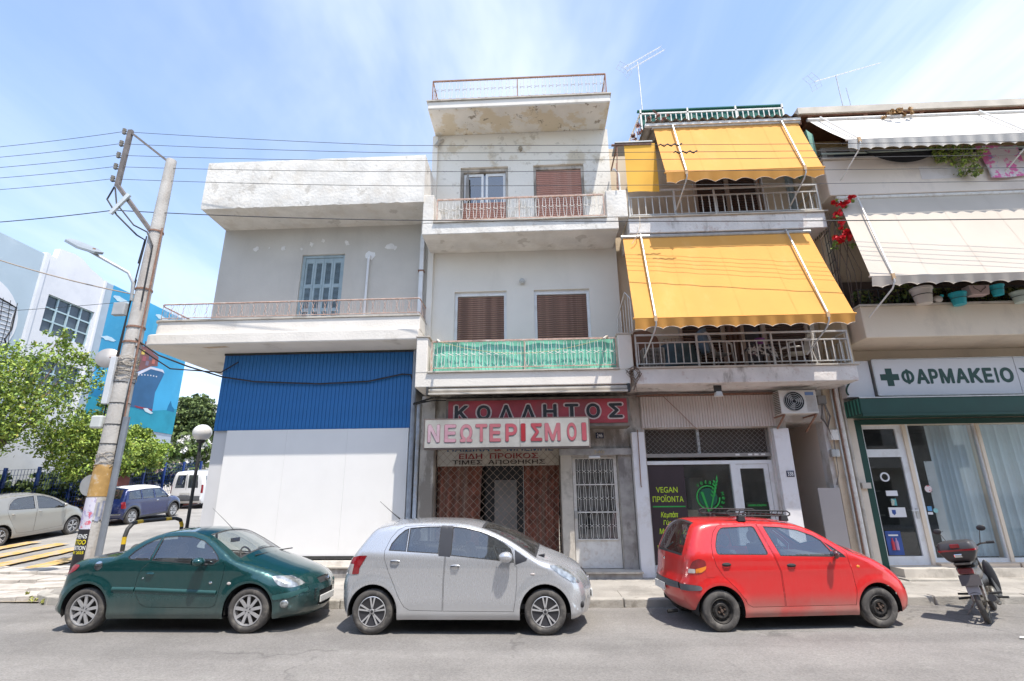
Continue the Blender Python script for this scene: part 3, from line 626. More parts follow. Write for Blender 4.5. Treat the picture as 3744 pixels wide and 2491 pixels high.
MB().tube([(1.17, 11.9, 2.62), (1.42, 11.9, 2.62)], .035, 8).out('door_light', alu, mdb, smooth=True)
# signs
s1 = thing('red_shop_sign', 'long faded red shop sign with outlined black letters', 'sign', (0, 11.5, 3.6))
MB().box(-2.02, 2.06, 11.32, 11.9, 3.24, 3.90).out('sign_box', mat('sign_case', (.20, .17, .14), .7, metal=.2, var=.3, vscale=5), s1)
MB().box(-1.96, 2.0, 11.30, 11.32, 3.31, 3.84).out('sign_face', mat('faded_red_plastic', (.34, .04, .05), .5, var=.25, vscale=2, dirt=(.22, .05, .05), dirt_amt=.8, dscale=1.4), s1)
edge = mat('letter_edge_pink', (.55, .42, .38), .6, var=.2, vscale=10); blk = mat('letter_black', (.02, .02, .02), .5)
for ch, x in zip('ΚΟΛΛΗΤΟΣ', (-1.83, -1.33, -.83, -.34, .14, .62, 1.09, 1.58)):
    text(ch, x-.02, x+.35, 3.385, 3.765, 11.298, edge, s1, .075, .006, 'letter_outline'); text(ch, x+.015, x+.315, 3.415, 3.735, 11.290, blk, s1, .035, .006, 'letter')
s2 = thing('pale_shop_sign', 'pale grey light box sign with faded pink letters overlapping the red sign', 'sign', (-.65, 11.1, 3.1))
MB().box(-2.43, 1.13, 11.0, 11.22, 2.76, 3.41).out('sign_box', mat('sign_case2', (.16, .13, .12), .6, metal=.3), s2)
for a, b in ((-2.40, -.36), (-.35, 1.10)): MB().box(a, b, 10.985, 11.0, 2.79, 3.38).out('sign_panel', mat('grey_perspex', (.37, .36, .335), .45, var=.14, vscale=3, dirt=(.28, .265, .24), dirt_amt=.7, dscale=2), s2)
def redm(k): return mat('letter_red_%d' % k, [(.45, .31, .36), (.42, .23, .28), (.40, .17, .20), (.37, .12, .14), (.37, .11, .13), (.35, .07, .09), (.28, .012, .02), (.31, .045, .06), (.36, .11, .13), (.36, .09, .11), (.33, .06, .08)][k], .5, var=.12, vscale=4)
for k, (ch, a, b) in enumerate(zip('ΝΕΩΤΕΡΙΣΜΟΙ', (-2.33, -1.97, -1.63, -1.30, -1.0, -.66, -.33, -.12, .18, .65, .96), (-2.08, -1.73, -1.38, -1.06, -.77, -.42, -.24, .11, .50, .84, 1.05))):
    text(ch, a-.012, b+.012, 2.895, 3.285, 10.984, mat('letter_shade', (.22, .12, .13), .6), s2, .042, .004, 'letter_outline'); text(ch, a, b, 2.905, 3.275, 10.979, redm(k), s2, .03, .006, 'letter')
pl = MB().box(1.36, 1.54, 11.97, 11.985, 3.04, 3.17).out('house_number_plate', mat('plate_blue', (.03, .04, .08), .4)); tag(pl, 'small dark blue house number plate reading 246', 'sign')
text('246', 1.385, 1.515, 3.06, 3.15, 11.969, mat('white_print', (.75, .75, .75), .5), pl, .02, .003)
text('340', 1.28, 1.52, 2.69, 2.76, 11.859, mat('brass_digits', (.5, .4, .25), .5, metal=.5), mdb, .0, .01, 'door_digits')
# ================================================================== HOUSE WITH YELLOW AWNINGS
yb = thing('awning_house', 'two storey house with bright yellow balcony awnings and a vegan shop below', 'building', (4.6, 12, 0))
MB().box(2.16, 6.98, 12.2, 20, 4.1, 11.0).out('wall', beige_pl, yb)
mb = MB(); wallh(mb, 2.44, 6.98, -.2, 4.1, 12.0, 12.3, [(2.48, 5.28, .1, 3.24), (5.68, 6.50, -.2, 3.35)]); mb.out('shop_wall', mat('shop_wall_paint', (.62, .60, .585), .85, var=.08, vscale=1.2, bump=.3, bscale=18, dirt=(.42, .37, .31), dirt_amt=.8, dscale=1.6, streak=2, dthr=.46), yb)
white_pil = mat('whitewashed_pillar', (.74, .73, .74), .85, var=.06, vscale=1.5, dirt=(.55, .5, .45), dirt_amt=.5, dscale=1.6)
MB().box(2.14, 2.42, 11.78, 11.998, .08, 3.15).out('pillar', white_pil, yb, bevel=.01); MB().box(5.32, 5.66, 11.86, 11.998, .08, 3.2).out('pillar', white_pil, yb, bevel=.01)
# entrance recess
MB().box(5.60, 5.68, 12.3, 13.6, 0, 3.4).out('recess_wall', dirty_w, yb); MB().box(6.50, 6.60, 12.3, 13.6, 0, 3.4).out('recess_wall', pinkgrey, yb)
MB().box(5.6, 6.6, 13.6, 13.7, 0, 3.4).out('recess_wall', mat('recess_grey', (.60, .56, .52), .9, var=.15, vscale=2), yb); MB().box(5.6, 6.6, 12.3, 13.7, 3.36, 3.5).out('recess_ceiling', dirty_w, yb)
for x in (5.78, 5.93, 6.05): MB().box(x, x+.10, 13.48, 13.6, 2.85, 3.12).out('meter_box', mat('meter_grey', (.25, .23, .21), .7), yb)
MB().tube([(5.86, 13.5, 2.85), (5.86, 13.5, 2.65), (5.98, 13.5, 2.6), (6.08, 13.5, 2.68), (6.1, 13.5, 2.85)], .012, 5).out('meter_pipe', silver_m, yb)
MB().tube([(6.0, 13.52, 2.8), (6.0, 13.52, 1.2)], .015, 5).out('meter_pipe', silver_m, yb)
# first-floor and second-floor balconies
def bar_rail(x0, x1, y, zb, zm, zt, n, posts, name, side=.95):
    mb = MB()
    for z, r in ((zb, .014), (zm, .016), (zt, .022)): mb.box(x0, x1, y-r, y+r, z-r*.8, z+r*.8)
    for z, r in ((zb, .012), (zm, .014), (zt, .018)): mb.box(x1-r, x1+r, y+.02, y+side, z-r*.8, z+r*.8)
    for p in posts: mb.box(p-.018, p+.018, y-.018, y+.018, zb-.1, zt)
    r_ = mb.out(name, silver_pl, yb); base = MB().box(x0+.06, x0+.082, y-.009, y+.009, zb, zm).out('baluster', silver_pl, r_)
    for k in range(1, n): clone(base, (k*(x1-x0-.1)/n, 0, 0))
    b2 = MB().box(x1-.011, x1+.011, y+.12, y+.142, zb, zm).out('baluster', silver_pl, r_)
    for k in range(1, 6): clone(b2, (0, k*.14, 0))
    return r_
silver_pl = mat('pale_grey_rail_paint', (.58, .57, .55), .5, var=.1, vscale=9, dirt=(.4, .36, .31), dirt_amt=.4, dscale=8)
MB().box(2.151, 6.86, 10.95, 12.2, 4.08, 4.42).out('balcony_slab', stain_pl, yb, bevel=.015); MB().box(2.2, 6.92, 10.90, 12.2, 4.42, 4.45).out('ledge', stone, yb)
bar_rail(2.22, 6.84, 11.02, 4.54, 5.02, 5.20, 28, (2.24, 3.58, 5.2, 6.82), 'railing')
MB().box(2.301, 6.86, 10.95, 12.2, 7.70, 8.10).out('balcony_slab', stain_pl, yb, bevel=.015); MB().box(2.31, 6.92, 10.90, 12.2, 8.10, 8.13).out('ledge', stone, yb)
bar_rail(2.34, 6.84, 11.02, 8.22, 8.70, 8.88, 26, (2.36, 3.45, 4.4, 6.82), 'railing')
for z0, z1 in ((4.45, 7.7), (8.13, 10.6)): MB().box(6.93, 7.05, 11.3, 12.2, z0, z1).out('side_wall', mat('cream_side_wall', (.66, .54, .38), .9), yb)
# back wall doors
def back_door(x0, x1, z0, z1, mull, open_mid=None):
    w = MB(); w.box(x0-.07, x0, 12.1, 12.2, z0, z1+.07); w.box(x1, x1+.07, 12.1, 12.2, z0, z1+.07); w.box(x0, x1, 12.1, 12.2, z1, z1+.07)
    for m_ in mull: w.box(m_-.05, m_+.05, 12.11, 12.2, z0, z1)
    w = w.out('balcony_door', mat('taupe_frame', (.42, .34, .28), .6), yb)
    xs = [x0]+list(mull)+[x1]
    for i, (a, b) in enumerate(zip(xs, xs[1:])):
        if open_mid == i: MB().box(a, b, 12.185, 12.198, z0, z1).out('pane', mat('dark_room', (.03, .018, .016), .4), w); continue
        slat_panel(w, a+(.05 if i else 0), b-(.05 if i < len(mull) else 0), z0, z1, 12.18, .075, shut_dark, thick=.03, gap=.02)
    return w
back_door(3.62, 6.55, 4.45, 6.5, (4.6, 5.05, 5.57), 2); back_door(4.40, 5.95, 8.13, 10.2, (5.2,))
MB().grid(lambda u, v: (4.66+.36*u, 12.08+.03*sin(u*20), 4.5+1.9*v), 20, 2).out('curtain', mat('brown_curtain', (.16, .10, .08), .9), yb, smooth='all')
MB().box(6.66, 6.76, 12.08, 12.2, 4.45, 6.6).out('pilaster', mid_pl, yb); MB().box(6.1, 6.14, 12.1, 12.2, 8.13, 10.2).out('pilaster', alu, yb); MB().box(6.78, 6.9, 12.06, 12.2, 8.13, 10.2).out('pilaster', bluewood, yb)
ar = MB(); ar.prism([(2.25, 12.19, 4.45), (3.05, 12.19, 4.45), (3.05, 12.19, 5.35)]+[(2.65+.4*cos(t*pi/8), 12.19, 5.35+.33*sin(t*pi/8)) for t in range(1, 8)]+[(2.25, 12.19, 5.35)], (0, -.01, 0)); ar.out('arched_panel', mat('brown_arch', (.25, .13, .08), .8), yb)
# awning fabric builder
def awning(label, x0, x1, xb0, xb1, ty, tz, by, bz, fab, arms, nscal, valh=.2, drop=None, rod=silver_m, ends=True, seed=1):
    t = thing('awning', label, 'awning', ((x0+x1)/2, 12, tz)); mb = MB()
    def fn(u, v):
        x = (x0+(x1-x0)*u)*(1-v)+(xb0+(xb1-xb0)*u)*v; s = .035*sin(pi*v)*1.0
        return (x, ty+(by-ty)*v, tz+(bz-tz)*v-s+.016*noise.noise(Vector((u*9, v*2, seed)))+.022*noise.noise(Vector((u*16, v*.9, seed+4)))*(.3+v*(1-v)*2.4))
    mb.grid(fn, 70, 24); mb.out('fabric', fab, t, smooth='all')
    for sx_ in range(1, int((x1-x0)/1.15)+1):
        u_ = sx_/(int((x1-x0)/1.15)+1); sm = MB(); sm.grid(lambda a, b: tuple(Vector(fn(u_+(a-.5)*.022/(x1-x0), b))+Vector((0, -.003, .002))), 1, 24); sm.out('seam', fab, t)
    MB().tube([(x0-.04, ty, tz+.03), (x1+.04, ty, tz+.03)], .045, 8).out('roller', rod, t, smooth=True)
    MB().tube([(xb0-.03, by, bz), (xb1+.03, by, bz)], .024, 8).out('front_bar', fab, t, smooth=True)
    v = MB(); W = xb1-xb0
    def vf(a, b):
        x = xb0+W*a; h = valh*(1-.28*abs(cos(pi*nscal*a))**.8*1.0)+ (.06*max(0, .08-a)/.08 if ends else 0)
        return (x+.01*sin(a*60), by-.028+b*.05+.012*sin(a*nscal*6.3+seed)*b, bz-.015-h*b)
    v.grid(vf, nscal*10, 5); v.out('valance', fab, t, smooth='all')
    e = MB(); e.tube([tuple(Vector(vf(a/(nscal*10), 1))+Vector((0, -.003, 0))) for a in range(nscal*10+1)], .006, 4); e.out('valance_trim', cream_fab, t)
    for ax in arms:
        u = (ax-x0)/(x1-x0); p = Vector(fn(u, .0)); q = Vector((xb0+(xb1-xb0)*(ax-x0)/(x1-x0)+.0, by-.03, bz+.02)); p = Vector((p.x, ty-.06, tz+.06))
        pe = Vector((q.x-.12, min(by+.75, 10.98), bz-.62)); mid = (p+q)/2
        MB().tube([p, q], .021, 6).out('arm', rod, t, smooth=True)
        MB().tube([q, q+Vector((.0, -.01, -.16)), q+Vector((-.03, .05, -.28)), pe if drop is None else q+Vector(drop)], .017, 6).out('arm_hook', rod, t, smooth=True)
        MB().box(q.x-.03, q.x+.03, q.y-.02, q.y+.03, q.z-.1, q.z+.02).out('clamp', mat('clamp_tan', (.5, .33, .18), .6), t)
    return t
awning('lower of the two big yellow awnings, hung with wire shadows over the first balcony', 2.14, 6.43, 2.02, 6.32, 11.0, 7.60, 9.82, 5.19, yel_fab, (2.55, 5.9), 12, .21, seed=2)
awning('upper of the two big yellow awnings, below the corrugated roof edge', 3.12, 6.68, 3.10, 6.63, 10.98, 10.62, 10.3, 8.87, yel_fab, (3.58, 6.25), 8, .24, seed=5)
sa = thing('side_blind', 'narrow yellow blind hanging flat at the left end of the top balcony', 'awning', (2.7, 10.9, 9.5))
MB().grid(lambda u, v: (2.33+.76*u+.03*v*0, 10.9+.02*sin(u*5+v*3)*v, 10.14-1.36*v), 12, 12).out('fabric', mat('deep_yellow_fabric', (.78, .43, .06), .85, var=.06, vscale=2), sa, smooth='all')
MB().box(2.1, 3.02, 10.85, 11.4, 10.16, 10.19).out('cover_sheet', mat('grey_sheet_metal', (.42, .44, .44), .5, metal=.3), sa)
MB().box(2.02, 3.0, 10.87, 10.92, 10.10, 10.14).out('batten', rust, sa)
# glazed side screen and clutter left of the blind
sc = MB(); sc.beam((2.12, 11.0, 8.9), (2.3, 11.9, 10.3), .03); sc.beam((2.15, 10.9, 10.1), (2.15, 11.9, 10.1), .03); sc.beam((2.08, 10.9, 8.9), (2.16, 10.9, 10.14), .025); tag(sc.out('screen_frame', rust), 'thin rusty frame leaning by the narrow yellow blind', 'frame')
pb = MB(); pb.tube([(2.16, 10.98, 8.88), (2.16, 10.98, 9.35), (2.06, 11.0, 9.52), (2.04, 11.1, 9.55)], .025, 6); tag(pb.out('bent_pipe', whitemetal, smooth=True), 'short white bent pipe standing on the stained balcony pier', 'pipe')
# corrugated canopy edge and roof terrace
mb = MB(); mb.grid(lambda u, v: (2.93+3.82*u, 10.86+1.5*v, 10.78+.24*v+.038*sin(u*2*pi*17)), 170, 3); mb.grid(lambda u, v: (2.93+3.82*u, 10.86+1.5*v, 10.765+.24*v+.038*sin(u*2*pi*17)), 170, 3)
mb.out('corrugated_roof', mat('asbestos_cement', (.32, .285, .25), .9, var=.2, vscale=3, dirt=(.18, .15, .13), dirt_amt=.7, dscale=3), yb, smooth='all')
MB().box(2.9, 6.72, 10.9, 10.98, 10.66, 10.73).out('canopy_beam', whitemetal, yb)
MB().box(2.9, 6.9, 12.0, 20, 11.0, 11.1).out('roof', beige_pl, yb)
tr_ = MB(); tr_.box(3.05, 6.92, 11.88, 11.92, 11.84, 11.88); tr_.box(3.05, 6.92, 11.88, 11.92, 11.12, 11.15); tr_.beam((3.05, 11.9, 11.86), (2.9, 13.5, 11.86), .04)
tr_.beam((3.05, 11.9, 11.14), (2.9, 13.5, 11.14), .03)
for x in (3.07, 4.35, 5.65, 6.9): tr_.box(x-.02, x+.02, 11.88, 11.92, 11.1, 12.0)
tr_ = tr_.out('terrace_railing', whitemetal, yb); b0 = MB().box(3.18, 3.205, 11.89, 11.91, 11.15, 11.85).out('baluster', whitemetal, tr_)
for k in range(1, 27): clone(b0, (k*.139, 0, 0))
b0 = MB().box(3.02, 3.04, 12.05, 12.07, 11.15, 11.85).out('baluster', whitemetal, tr_)
for k in range(1, 9): clone(b0, (-.015*k, k*.16, 0))
tf = MB(); tf.grid(lambda u, v: (3.05+3.9*u, 12.0+.02*sin(u*30), 11.15+.87*v+(.03*u if v == 1 else 0)), 40, 3); tf.box(3.0, 6.95, 11.93, 12.03, 12.0, 12.03)
tag(tf.out('terrace_screen', mat('dark_green_canvas', (.02, .14, .12), .8, var=.2, vscale=3), smooth=True), 'dark green canvas screen behind the white terrace railing on the roof', 'screen')
rs = MB(); rs.grid(lambda u, v: (2.65+.4*u, 12.3+1.2*v, 11.2-.35*(1-u)+.03*sin(v*30)), 6, 30); tag(rs.out('roof_sheet', mat('dark_red_sheet', (.16, .045, .04), .7)), 'dark red corrugated sheet at the left corner of the roof terrace', 'roof sheet')
# corrugated shop fascia, one object per rib
fm = mat('dusty_ribbed_metal', (.60, .54, .50), .7, var=.08, vscale=2, dirt=(.38, .31, .26), dirt_amt=.7, dscale=3, streak=4)
cf = MB().box(2.42, 5.44, 11.95, 11.998, 3.26, 3.98).out('ribbed_fascia', fm, yb)
o = MB().prism([(2.425, 11.952, 3.262), (2.437, 11.928, 3.262), (2.465, 11.928, 3.262), (2.477, 11.952, 3.262)], (0, 0, .715)).out('rib', fm, cf)
for k in range(1, 48): clone(o, (k*.0632, 0, 0))
MB().box(2.35, 5.5, 11.9, 11.96, 3.985, 4.03).out('fascia_rail', rust, yb)
# rolled shutter and shopfront
sb = MB(); sb.box(2.48, 5.28, 12.22, 12.26, 2.6, 3.24); sb.out('backing', mat('brown_dark', (.07, .055, .045), .8), yb)
diamond(yb, 2.49, 5.27, 2.68, 3.23, 12.06, .116, .10, .006, mat('grey_grille', (.30, .28, .26), .5, metal=.4), 'roller_grille')
MB().box(2.48, 5.28, 12.04, 12.09, 2.60, 2.68).out('shutter_bar', mat('dusty_bar', (.30, .28, .26), .6, metal=.3), yb)
for x in (4.48, 4.76, 4.9, 5.05): MB().box(x, x+.09, 12.03, 12.039, 2.62, 2.66).out('sticker', whitemetal, yb)
MB().box(3.68, 3.74, 12.1, 12.2, 2.68, 3.24).out('shutter_post', silver_m, yb)
sf = MB(); sf.box(2.48, 4.36, 12.1, 12.2, 2.44, 2.52); sf.box(4.36, 5.28, 12.1, 12.2, 2.44, 2.52); sf.box(4.36, 4.47, 12.09, 12.2, .1, 2.44); sf.box(5.20, 5.28, 12.09, 12.2, .1, 2.44); sf.box(2.48, 2.5, 12.1, 12.2, .1, 2.44); sf.box(2.5, 4.36, 12.1, 12.2, .1, .32)
sf = sf.out('shopfront', alu, yb)
MB().box(2.5, 4.36, 12.155, 12.16, .32, 2.44).out('window_pane', shopglass, sf)
dd = MB(); wallh(dd, 4.475, 5.195, .12, 2.435, 12.12, 12.18, [(4.57, 5.10, .35, 2.34)]); dd = dd.out('door', alu, sf); MB().box(4.57, 5.10, 12.15, 12.155, .35, 2.34).out('door_pane', shopglass, dd)
MB().box(4.49, 4.52, 12.07, 12.12, 1.1, 1.4).out('door_handle', darkm, dd)
# shop interior
mb = MB(); mb.box(2.4, 5.3, 15, 15.1, 0, 3.4); mb.box(2.35, 2.45, 12.3, 15, 0, 3.4); mb.box(5.3, 5.4, 12.3, 15, 0, 3.4); mb.box(2.4, 5.3, 12.3, 15, 2.9, 3.0); mb.box(2.4, 5.3, 12.3, 15, 0, .1)
mb.out('interior', mat('shop_inner_wall', (.30, .28, .26), .9), yb)
MB().box(4.0, 4.35, 14.2, 14.9, .1, 2.2).out('partition', mat('inner_pale', (.5, .5, .48), .8), yb); MB().box(3.3, 3.62, 12.4, 12.9, .1, 1.45).out('fridge', mat('beige_fridge', (.55, .45, .36), .6), yb)
# vegan poster on the window
pr_ = mat('aubergine_vinyl', (.045, .03, .035), .5, var=.1, vscale=3); lime = mat('lime_print', (.50, .68, .03), .6); grn = mat('green_print', (.03, .40, .07), .6)
ps = MB().box(2.50, 3.32, 12.142, 12.15, .33, 2.43).out('poster', pr_); tag(ps, 'tall aubergine window poster listing vegan products in lime letters', 'poster')
text('VEGAN', 2.66, 3.14, 1.83, 1.955, 12.142, lime, ps, .012, .003); text('ΠΡΟΪΟΝΤΑ', 2.57, 3.25, 1.63, 1.785, 12.142, lime, ps, .012, .003)
MB().box(2.56, 3.28, 12.138, 12.142, 1.52, 1.545).out('print_line', grn, ps)
text('Κεμπάπ', 2.72, 3.10, 1.28, 1.425, 12.142, lime, ps, .02, .003, slant=.15); text('Γύρος', 2.76, 3.07, 1.12, 1.25, 12.142, lime, ps, .02, .003, slant=.15); text('Μπριζόλες', 2.66, 3.25, .93, 1.08, 12.142, lime, ps, .02, .003, slant=.15)
text('με βάση', 2.68, 3.1, .78, .87, 12.142, lime, ps, .0, .003); text('πρωτεΐνη', 2.58, 3.2, .66, .76, 12.142, lime, ps, .0, .003)
MB().box(2.44, 4.36, 12.05, 12.1, .08, .12).out('shop_threshold', stone, yb)
# round logo: a ring, a V and an ear of wheat
lg = MB(); cx, cz, R = 3.80, 1.72, .235
ring = []
for i in range(49):
    a = radians(60+i*300/48*1.0); ring.append(a)
for a, b in zip(ring, ring[1:]):
    lg.prism([(cx+R*cos(a), 12.14, cz+R*sin(a)), (cx+(R+.028)*cos(a), 12.14, cz+(R+.028)*sin(a)), (cx+(R+.028)*cos(b), 12.14, cz+(R+.028)*sin(b)), (cx+R*cos(b), 12.14, cz+R*sin(b))], (0, -.004, 0))
lo = tag(lg.out('vegan_logo', grn), 'round green emblem with V and wheat ear on the shop window', 'logo')
MB().prism([(cx+(R-.03)*cos(a), 12.148, cz+(R-.03)*sin(a)) for a in [i*pi/16 for i in range(32)]], (0, -.003, 0)).out('disc', mat('deep_green_print', (.008, .11, .06), .6), lo)
lg = MB(); lg.prism([(cx-.16, 12.136, cz+.12), (cx-.10, 12.136, cz+.12), (cx+.0, 12.136, cz-.30), (cx-.04, 12.136, cz-.30)], (0, -.004, 0)); lg.prism([(cx-.0, 12.136, cz-.30), (cx+.04, 12.136, cz-.27), (cx+.2, 12.136, cz+.22), (cx+.17, 12.136, cz+.24)], (0, -.004, 0)); lg.out('letter_v', grn, lo)
lg = MB()
for k in range(5):
    bx, bz = cx+.11+.022*k, cz+.0+.075*k
    for s_ in (-1, 1): lg.prism([(bx, 12.134, bz), (bx+s_*.05, 12.134, bz+.035), (bx+s_*.055, 12.134, bz+.085), (bx+s_*.01, 12.134, bz+.05)], (0, -.004, 0))
lg.prism([(cx+.2, 12.134, cz+.37), (cx+.225, 12.134, cz+.42), (cx+.24, 12.134, cz+.50), (cx+.25, 12.134, cz+.40)], (0, -.004, 0)); lg.out('wheat_ear', grn, lo, kind='stuff')
for k, ch in enumerate('Vegan'):
    a = radians(128-k*17); text(ch, cx+.33*cos(a)-.032, cx+.33*cos(a)+.032, cz+.33*sin(a)-.035, cz+.33*sin(a)+.035, 12.142, grn, lo, .01, .003, 'letter', rot=a-pi/2, keep=True)
for k, ch in enumerate('Meat'):
    a = radians(14-k*17); text(ch, cx+.33*cos(a)-.032, cx+.33*cos(a)+.032, cz+.33*sin(a)-.035, cz+.33*sin(a)+.035, 12.142, grn, lo, .01, .003, 'letter', rot=a-pi/2, keep=True)
dp = MB().box(4.60, 5.08, 12.10, 12.12, .95, 1.62).out('door_sign', mat('black_green_print', (.012, .022, .012), .4)); tag(dp, 'small black sign with green lettering and phone number in the shop door', 'sign')
text('ΛΙΑΝΙΚΗ-ΧΟΝΔΡΙΚΗ', 4.64, 5.03, 1.525, 1.57, 12.1, grn, dp, .02, .003); text('ΤΗΛΕΦΩΝΟ ΠΑΡΑΓΓΕΛΙΩΝ', 4.64, 5.04, 1.235, 1.265, 12.1, lime, dp, .01, .003); text('698 19 56 236', 4.66, 5.03, 1.15, 1.215, 12.1, grn, dp, .02, .003)
pl = MB().box(5.46, 5.62, 11.845, 11.858, 2.14, 2.27).out('house_number_plate', MATS['plate_blue']); tag(pl, 'small dark blue plate reading 338 on the white pillar', 'sign'); text('338', 5.48, 5.60, 2.16, 2.25, 11.845, MATS['white_print'], pl, .02, .003)
# air conditioner on a bracket
ac = thing('air_conditioner', 'old air conditioning unit with round fan hung above the niche', 'air conditioner', (5.75, 11.5, 3.7))
acm = mat('aged_white_case', (.58, .56, .52), .6, var=.08, vscale=5, dirt=(.4, .33, .27), dirt_amt=.5, dscale=5)
MB().box(5.36, 6.16, 11.42, 11.72, 3.46, 3.98).out('case', acm, ac, bevel=.015)
MB().lathe([(.0, -.012), (.215, -.012), (.215, 0)], (5.66, 11.42, 3.73), 32, 'y').out('fan_opening', black, ac)
fb = MB()
for k in range(3):
    a = k*2.09; fb.prism([(5.66+.03*cos(a), 11.40, 3.73+.03*sin(a)), (5.66+.19*cos(a-.2), 11.40, 3.73+.19*sin(a-.2)), (5.66+.2*cos(a+.45), 11.404, 3.73+.2*sin(a+.45)), (5.66+.05*cos(a+1), 11.404, 3.73+.05*sin(a+1))], (0, .004, 0))
fb.out('fan_blade', mat('fan_grey', (.16, .15, .14), .5), ac)
gw = MB()
for r in (.05, .09, .13, .17, .21): gw.lathe([(r-.003, -.03), (r+.003, -.03), (r+.003, -.026), (r-.003, -.026)], (5.66, 11.42, 3.73), 28, 'y')
gw.out('fan_guard', silver_m, ac, kind='stuff')
gr = MB().box(5.37, 5.378, 11.43, 11.70, 3.48, 3.96).out('side_coil', mat('brown_coil', (.16, .12, .09), .7), ac); gr.location.x -= .014
bt = MB()
for k in range(12): bt.box(5.33, 5.36, 11.43, 11.70, 3.50+k*.038, 3.508+k*.038)
bt.out('side_grille', acm, ac, kind='stuff')
for k in range(10): MB().box(5.93+k*.022, 5.938+k*.022, 11.414, 11.42, 3.5, 3.85).out('vent_slot', mat('slot_grey', (.4, .38, .35), .7), ac)
MB().box(5.92, 6.1, 11.412, 11.42, 3.86, 3.93).out('badge', mat('badge_blue', (.12, .2, .38), .5), ac)
bk_ = MB(); bk_.beam((5.42, 11.42, 3.44), (5.42, 12, 3.44), .03); bk_.beam((6.1, 11.42, 3.44), (6.1, 12, 3.44), .03); bk_.beam((5.42, 11.45, 3.43), (5.42, 11.99, 3.12), .03); bk_.beam((6.1, 11.45, 3.43), (6.1, 11.99, 3.12), .03); bk_.out('bracket', rust, ac)
# floodlight under the balcony
fl = thing('floodlight', 'small floodlight under the balcony edge above the ribbed fascia', 'lamp', (3.96, 11.2, 4.0)); MB().prism([(3.9, 11.15, 3.83), (4.06, 11.15, 3.83), (4.03, 11.15, 3.93), (3.93, 11.15, 3.93)], (0, .14, 0)).out('housing', mat('lamp_white', (.6, .6, .58), .5), fl); MB().box(3.9, 4.06, 11.2, 11.24, 3.93, 4.07).out('bracket', darkm, fl); MB().box(3.92, 4.04, 11.142, 11.149, 3.84, 3.91).out('lens', mat('lamp_lens', (.5, .52, .52), .2), fl)
# things on the first-floor balcony
def plastic_chair(x, y, z, rz, label, m_):
    t = thing('armchair', label, 'chair', (x, y, z), rz, local=True)
    s = MB(); s.grid(lambda u, v: (-.24+.48*u, -.22+.44*v, .40-.02*sin(pi*u)), 6, 6); s.box(-.24, .24, -.23, -.21, .37, .41); s.out('seat', m_, t, smooth=True)
    b = MB()
    for k in range(6): x_ = -.2+k*.08; b.prism([(x_-.025, .2, .42), (x_+.025, .2, .42), (x_+.028, .30, .84), (x_-.028, .30, .84)], (0, .012, 0))
    b.tube([(-.25, .22, .4), (-.26, .3, .72), (-.2, .33, .86), (0, .34, .9), (.2, .33, .86), (.26, .3, .72), (.25, .22, .4)], .018, 6); b.out('backrest', m_, t, smooth=True)
    for s_ in (-1, 1):
        MB().tube([(s_*.25, .28, .64), (s_*.29, .1, .65), (s_*.29, -.12, .64), (s_*.27, -.24, .60)], .024, 6).out('armrest', m_, t, smooth=True)
        MB().tube([(s_*.27, -.24, .6), (s_*.26, -.25, .4), (s_*.28, -.28, 0)], .022, 5).out('leg', m_, t); MB().tube([(s_*.24, .22, .42), (s_*.27, .3, 0)], .022, 5).out('leg', m_, t)
    return t
plc = mat('grey_white_plastic', (.50, .48, .46), .5)
plastic_chair(4.15, 11.55, 4.45, 1.9, 'pale plastic armchair with a blue grey cushion beside the covered table', plc)
plastic_chair(6.0, 11.6, 4.45, -1.7, 'pale plastic armchair at the right end of the first balcony', plc)
cb = MB().prism([(3.86, 11.3, 4.9), (3.96, 11.3, 4.86), (3.92, 11.3, 5.45), (3.78, 11.3, 5.42)], (0, .4, 0)); tag(cb.out('chair_cushion', mat('slate_blue_cloth', (.16, .22, .28), .9), bevel=.03), 'slate blue back cushion on the left balcony chair', 'cushion')
ct = MB(); ct.lathe([(.0, .62), (.36, .62), (.42, .58), (.47, .3), (.52, .05)], (3.3, 11.7, 4.5), 24); tag(ct.out('covered_table', mat('dark_blue_grey_cover', (.06, .10, .12), .7, var=.3, vscale=4), smooth=True), 'round table under a dark blue grey cover on the first balcony', 'table')
rk = MB()
for z in (5.16, 5.24): rk.tube([(3.0, 11.5, z), (3.6, 11.5, z), (3.6, 11.9, z), (3.0, 11.9, z)], .006, 4, closed=True)
for k in range(8): rk.tube([(3.0+k*.085, 11.5, 5.13), (3.0+k*.085, 11.5, 5.26)], .004, 4)
tag(rk.out('wire_rack', rust), 'low wire rack standing on the dark covered table', 'rack')
tb = thing('small_table', 'small table under a black and white flowered cloth', 'table', (5.05, 11.45, 4.45)); random.seed(4)
MB().grid(lambda u, v: (4.75+.62*u, 11.15+.5*v+.0, 5.0-.14*(abs(2*u-1)**6)-.30*(max(0, .18-v)/.18)), 20, 16).out('tablecloth', mat('flowered_cloth', (.05, .045, .05), .9, var=.1, dirt=(.6, .58, .55), dirt_amt=1., dscale=9, dthr=.5, dsoft=.03, dirt2=(.3, .12, .2), d2=(.7, 12)), tb, smooth='all')
for x in (4.8, 5.3):
    for y in (11.2, 11.6): MB().box(x, x+.03, y, y+.03, 4.45, 4.92).out('leg', plc, tb)
pp = thing('flower_pot', 'purple pot with a small plant on the flowered table', 'plant pot', (5.12, 11.4, 5.0)); MB().lathe([(.0, 0), (.08, 0), (.11, .17), (.10, .17), (.09, .15), (0, .15)], (5.12, 11.4, 5.0), 16).out('pot', mat('purple_pot', (.20, .05, .22), .5), pp)
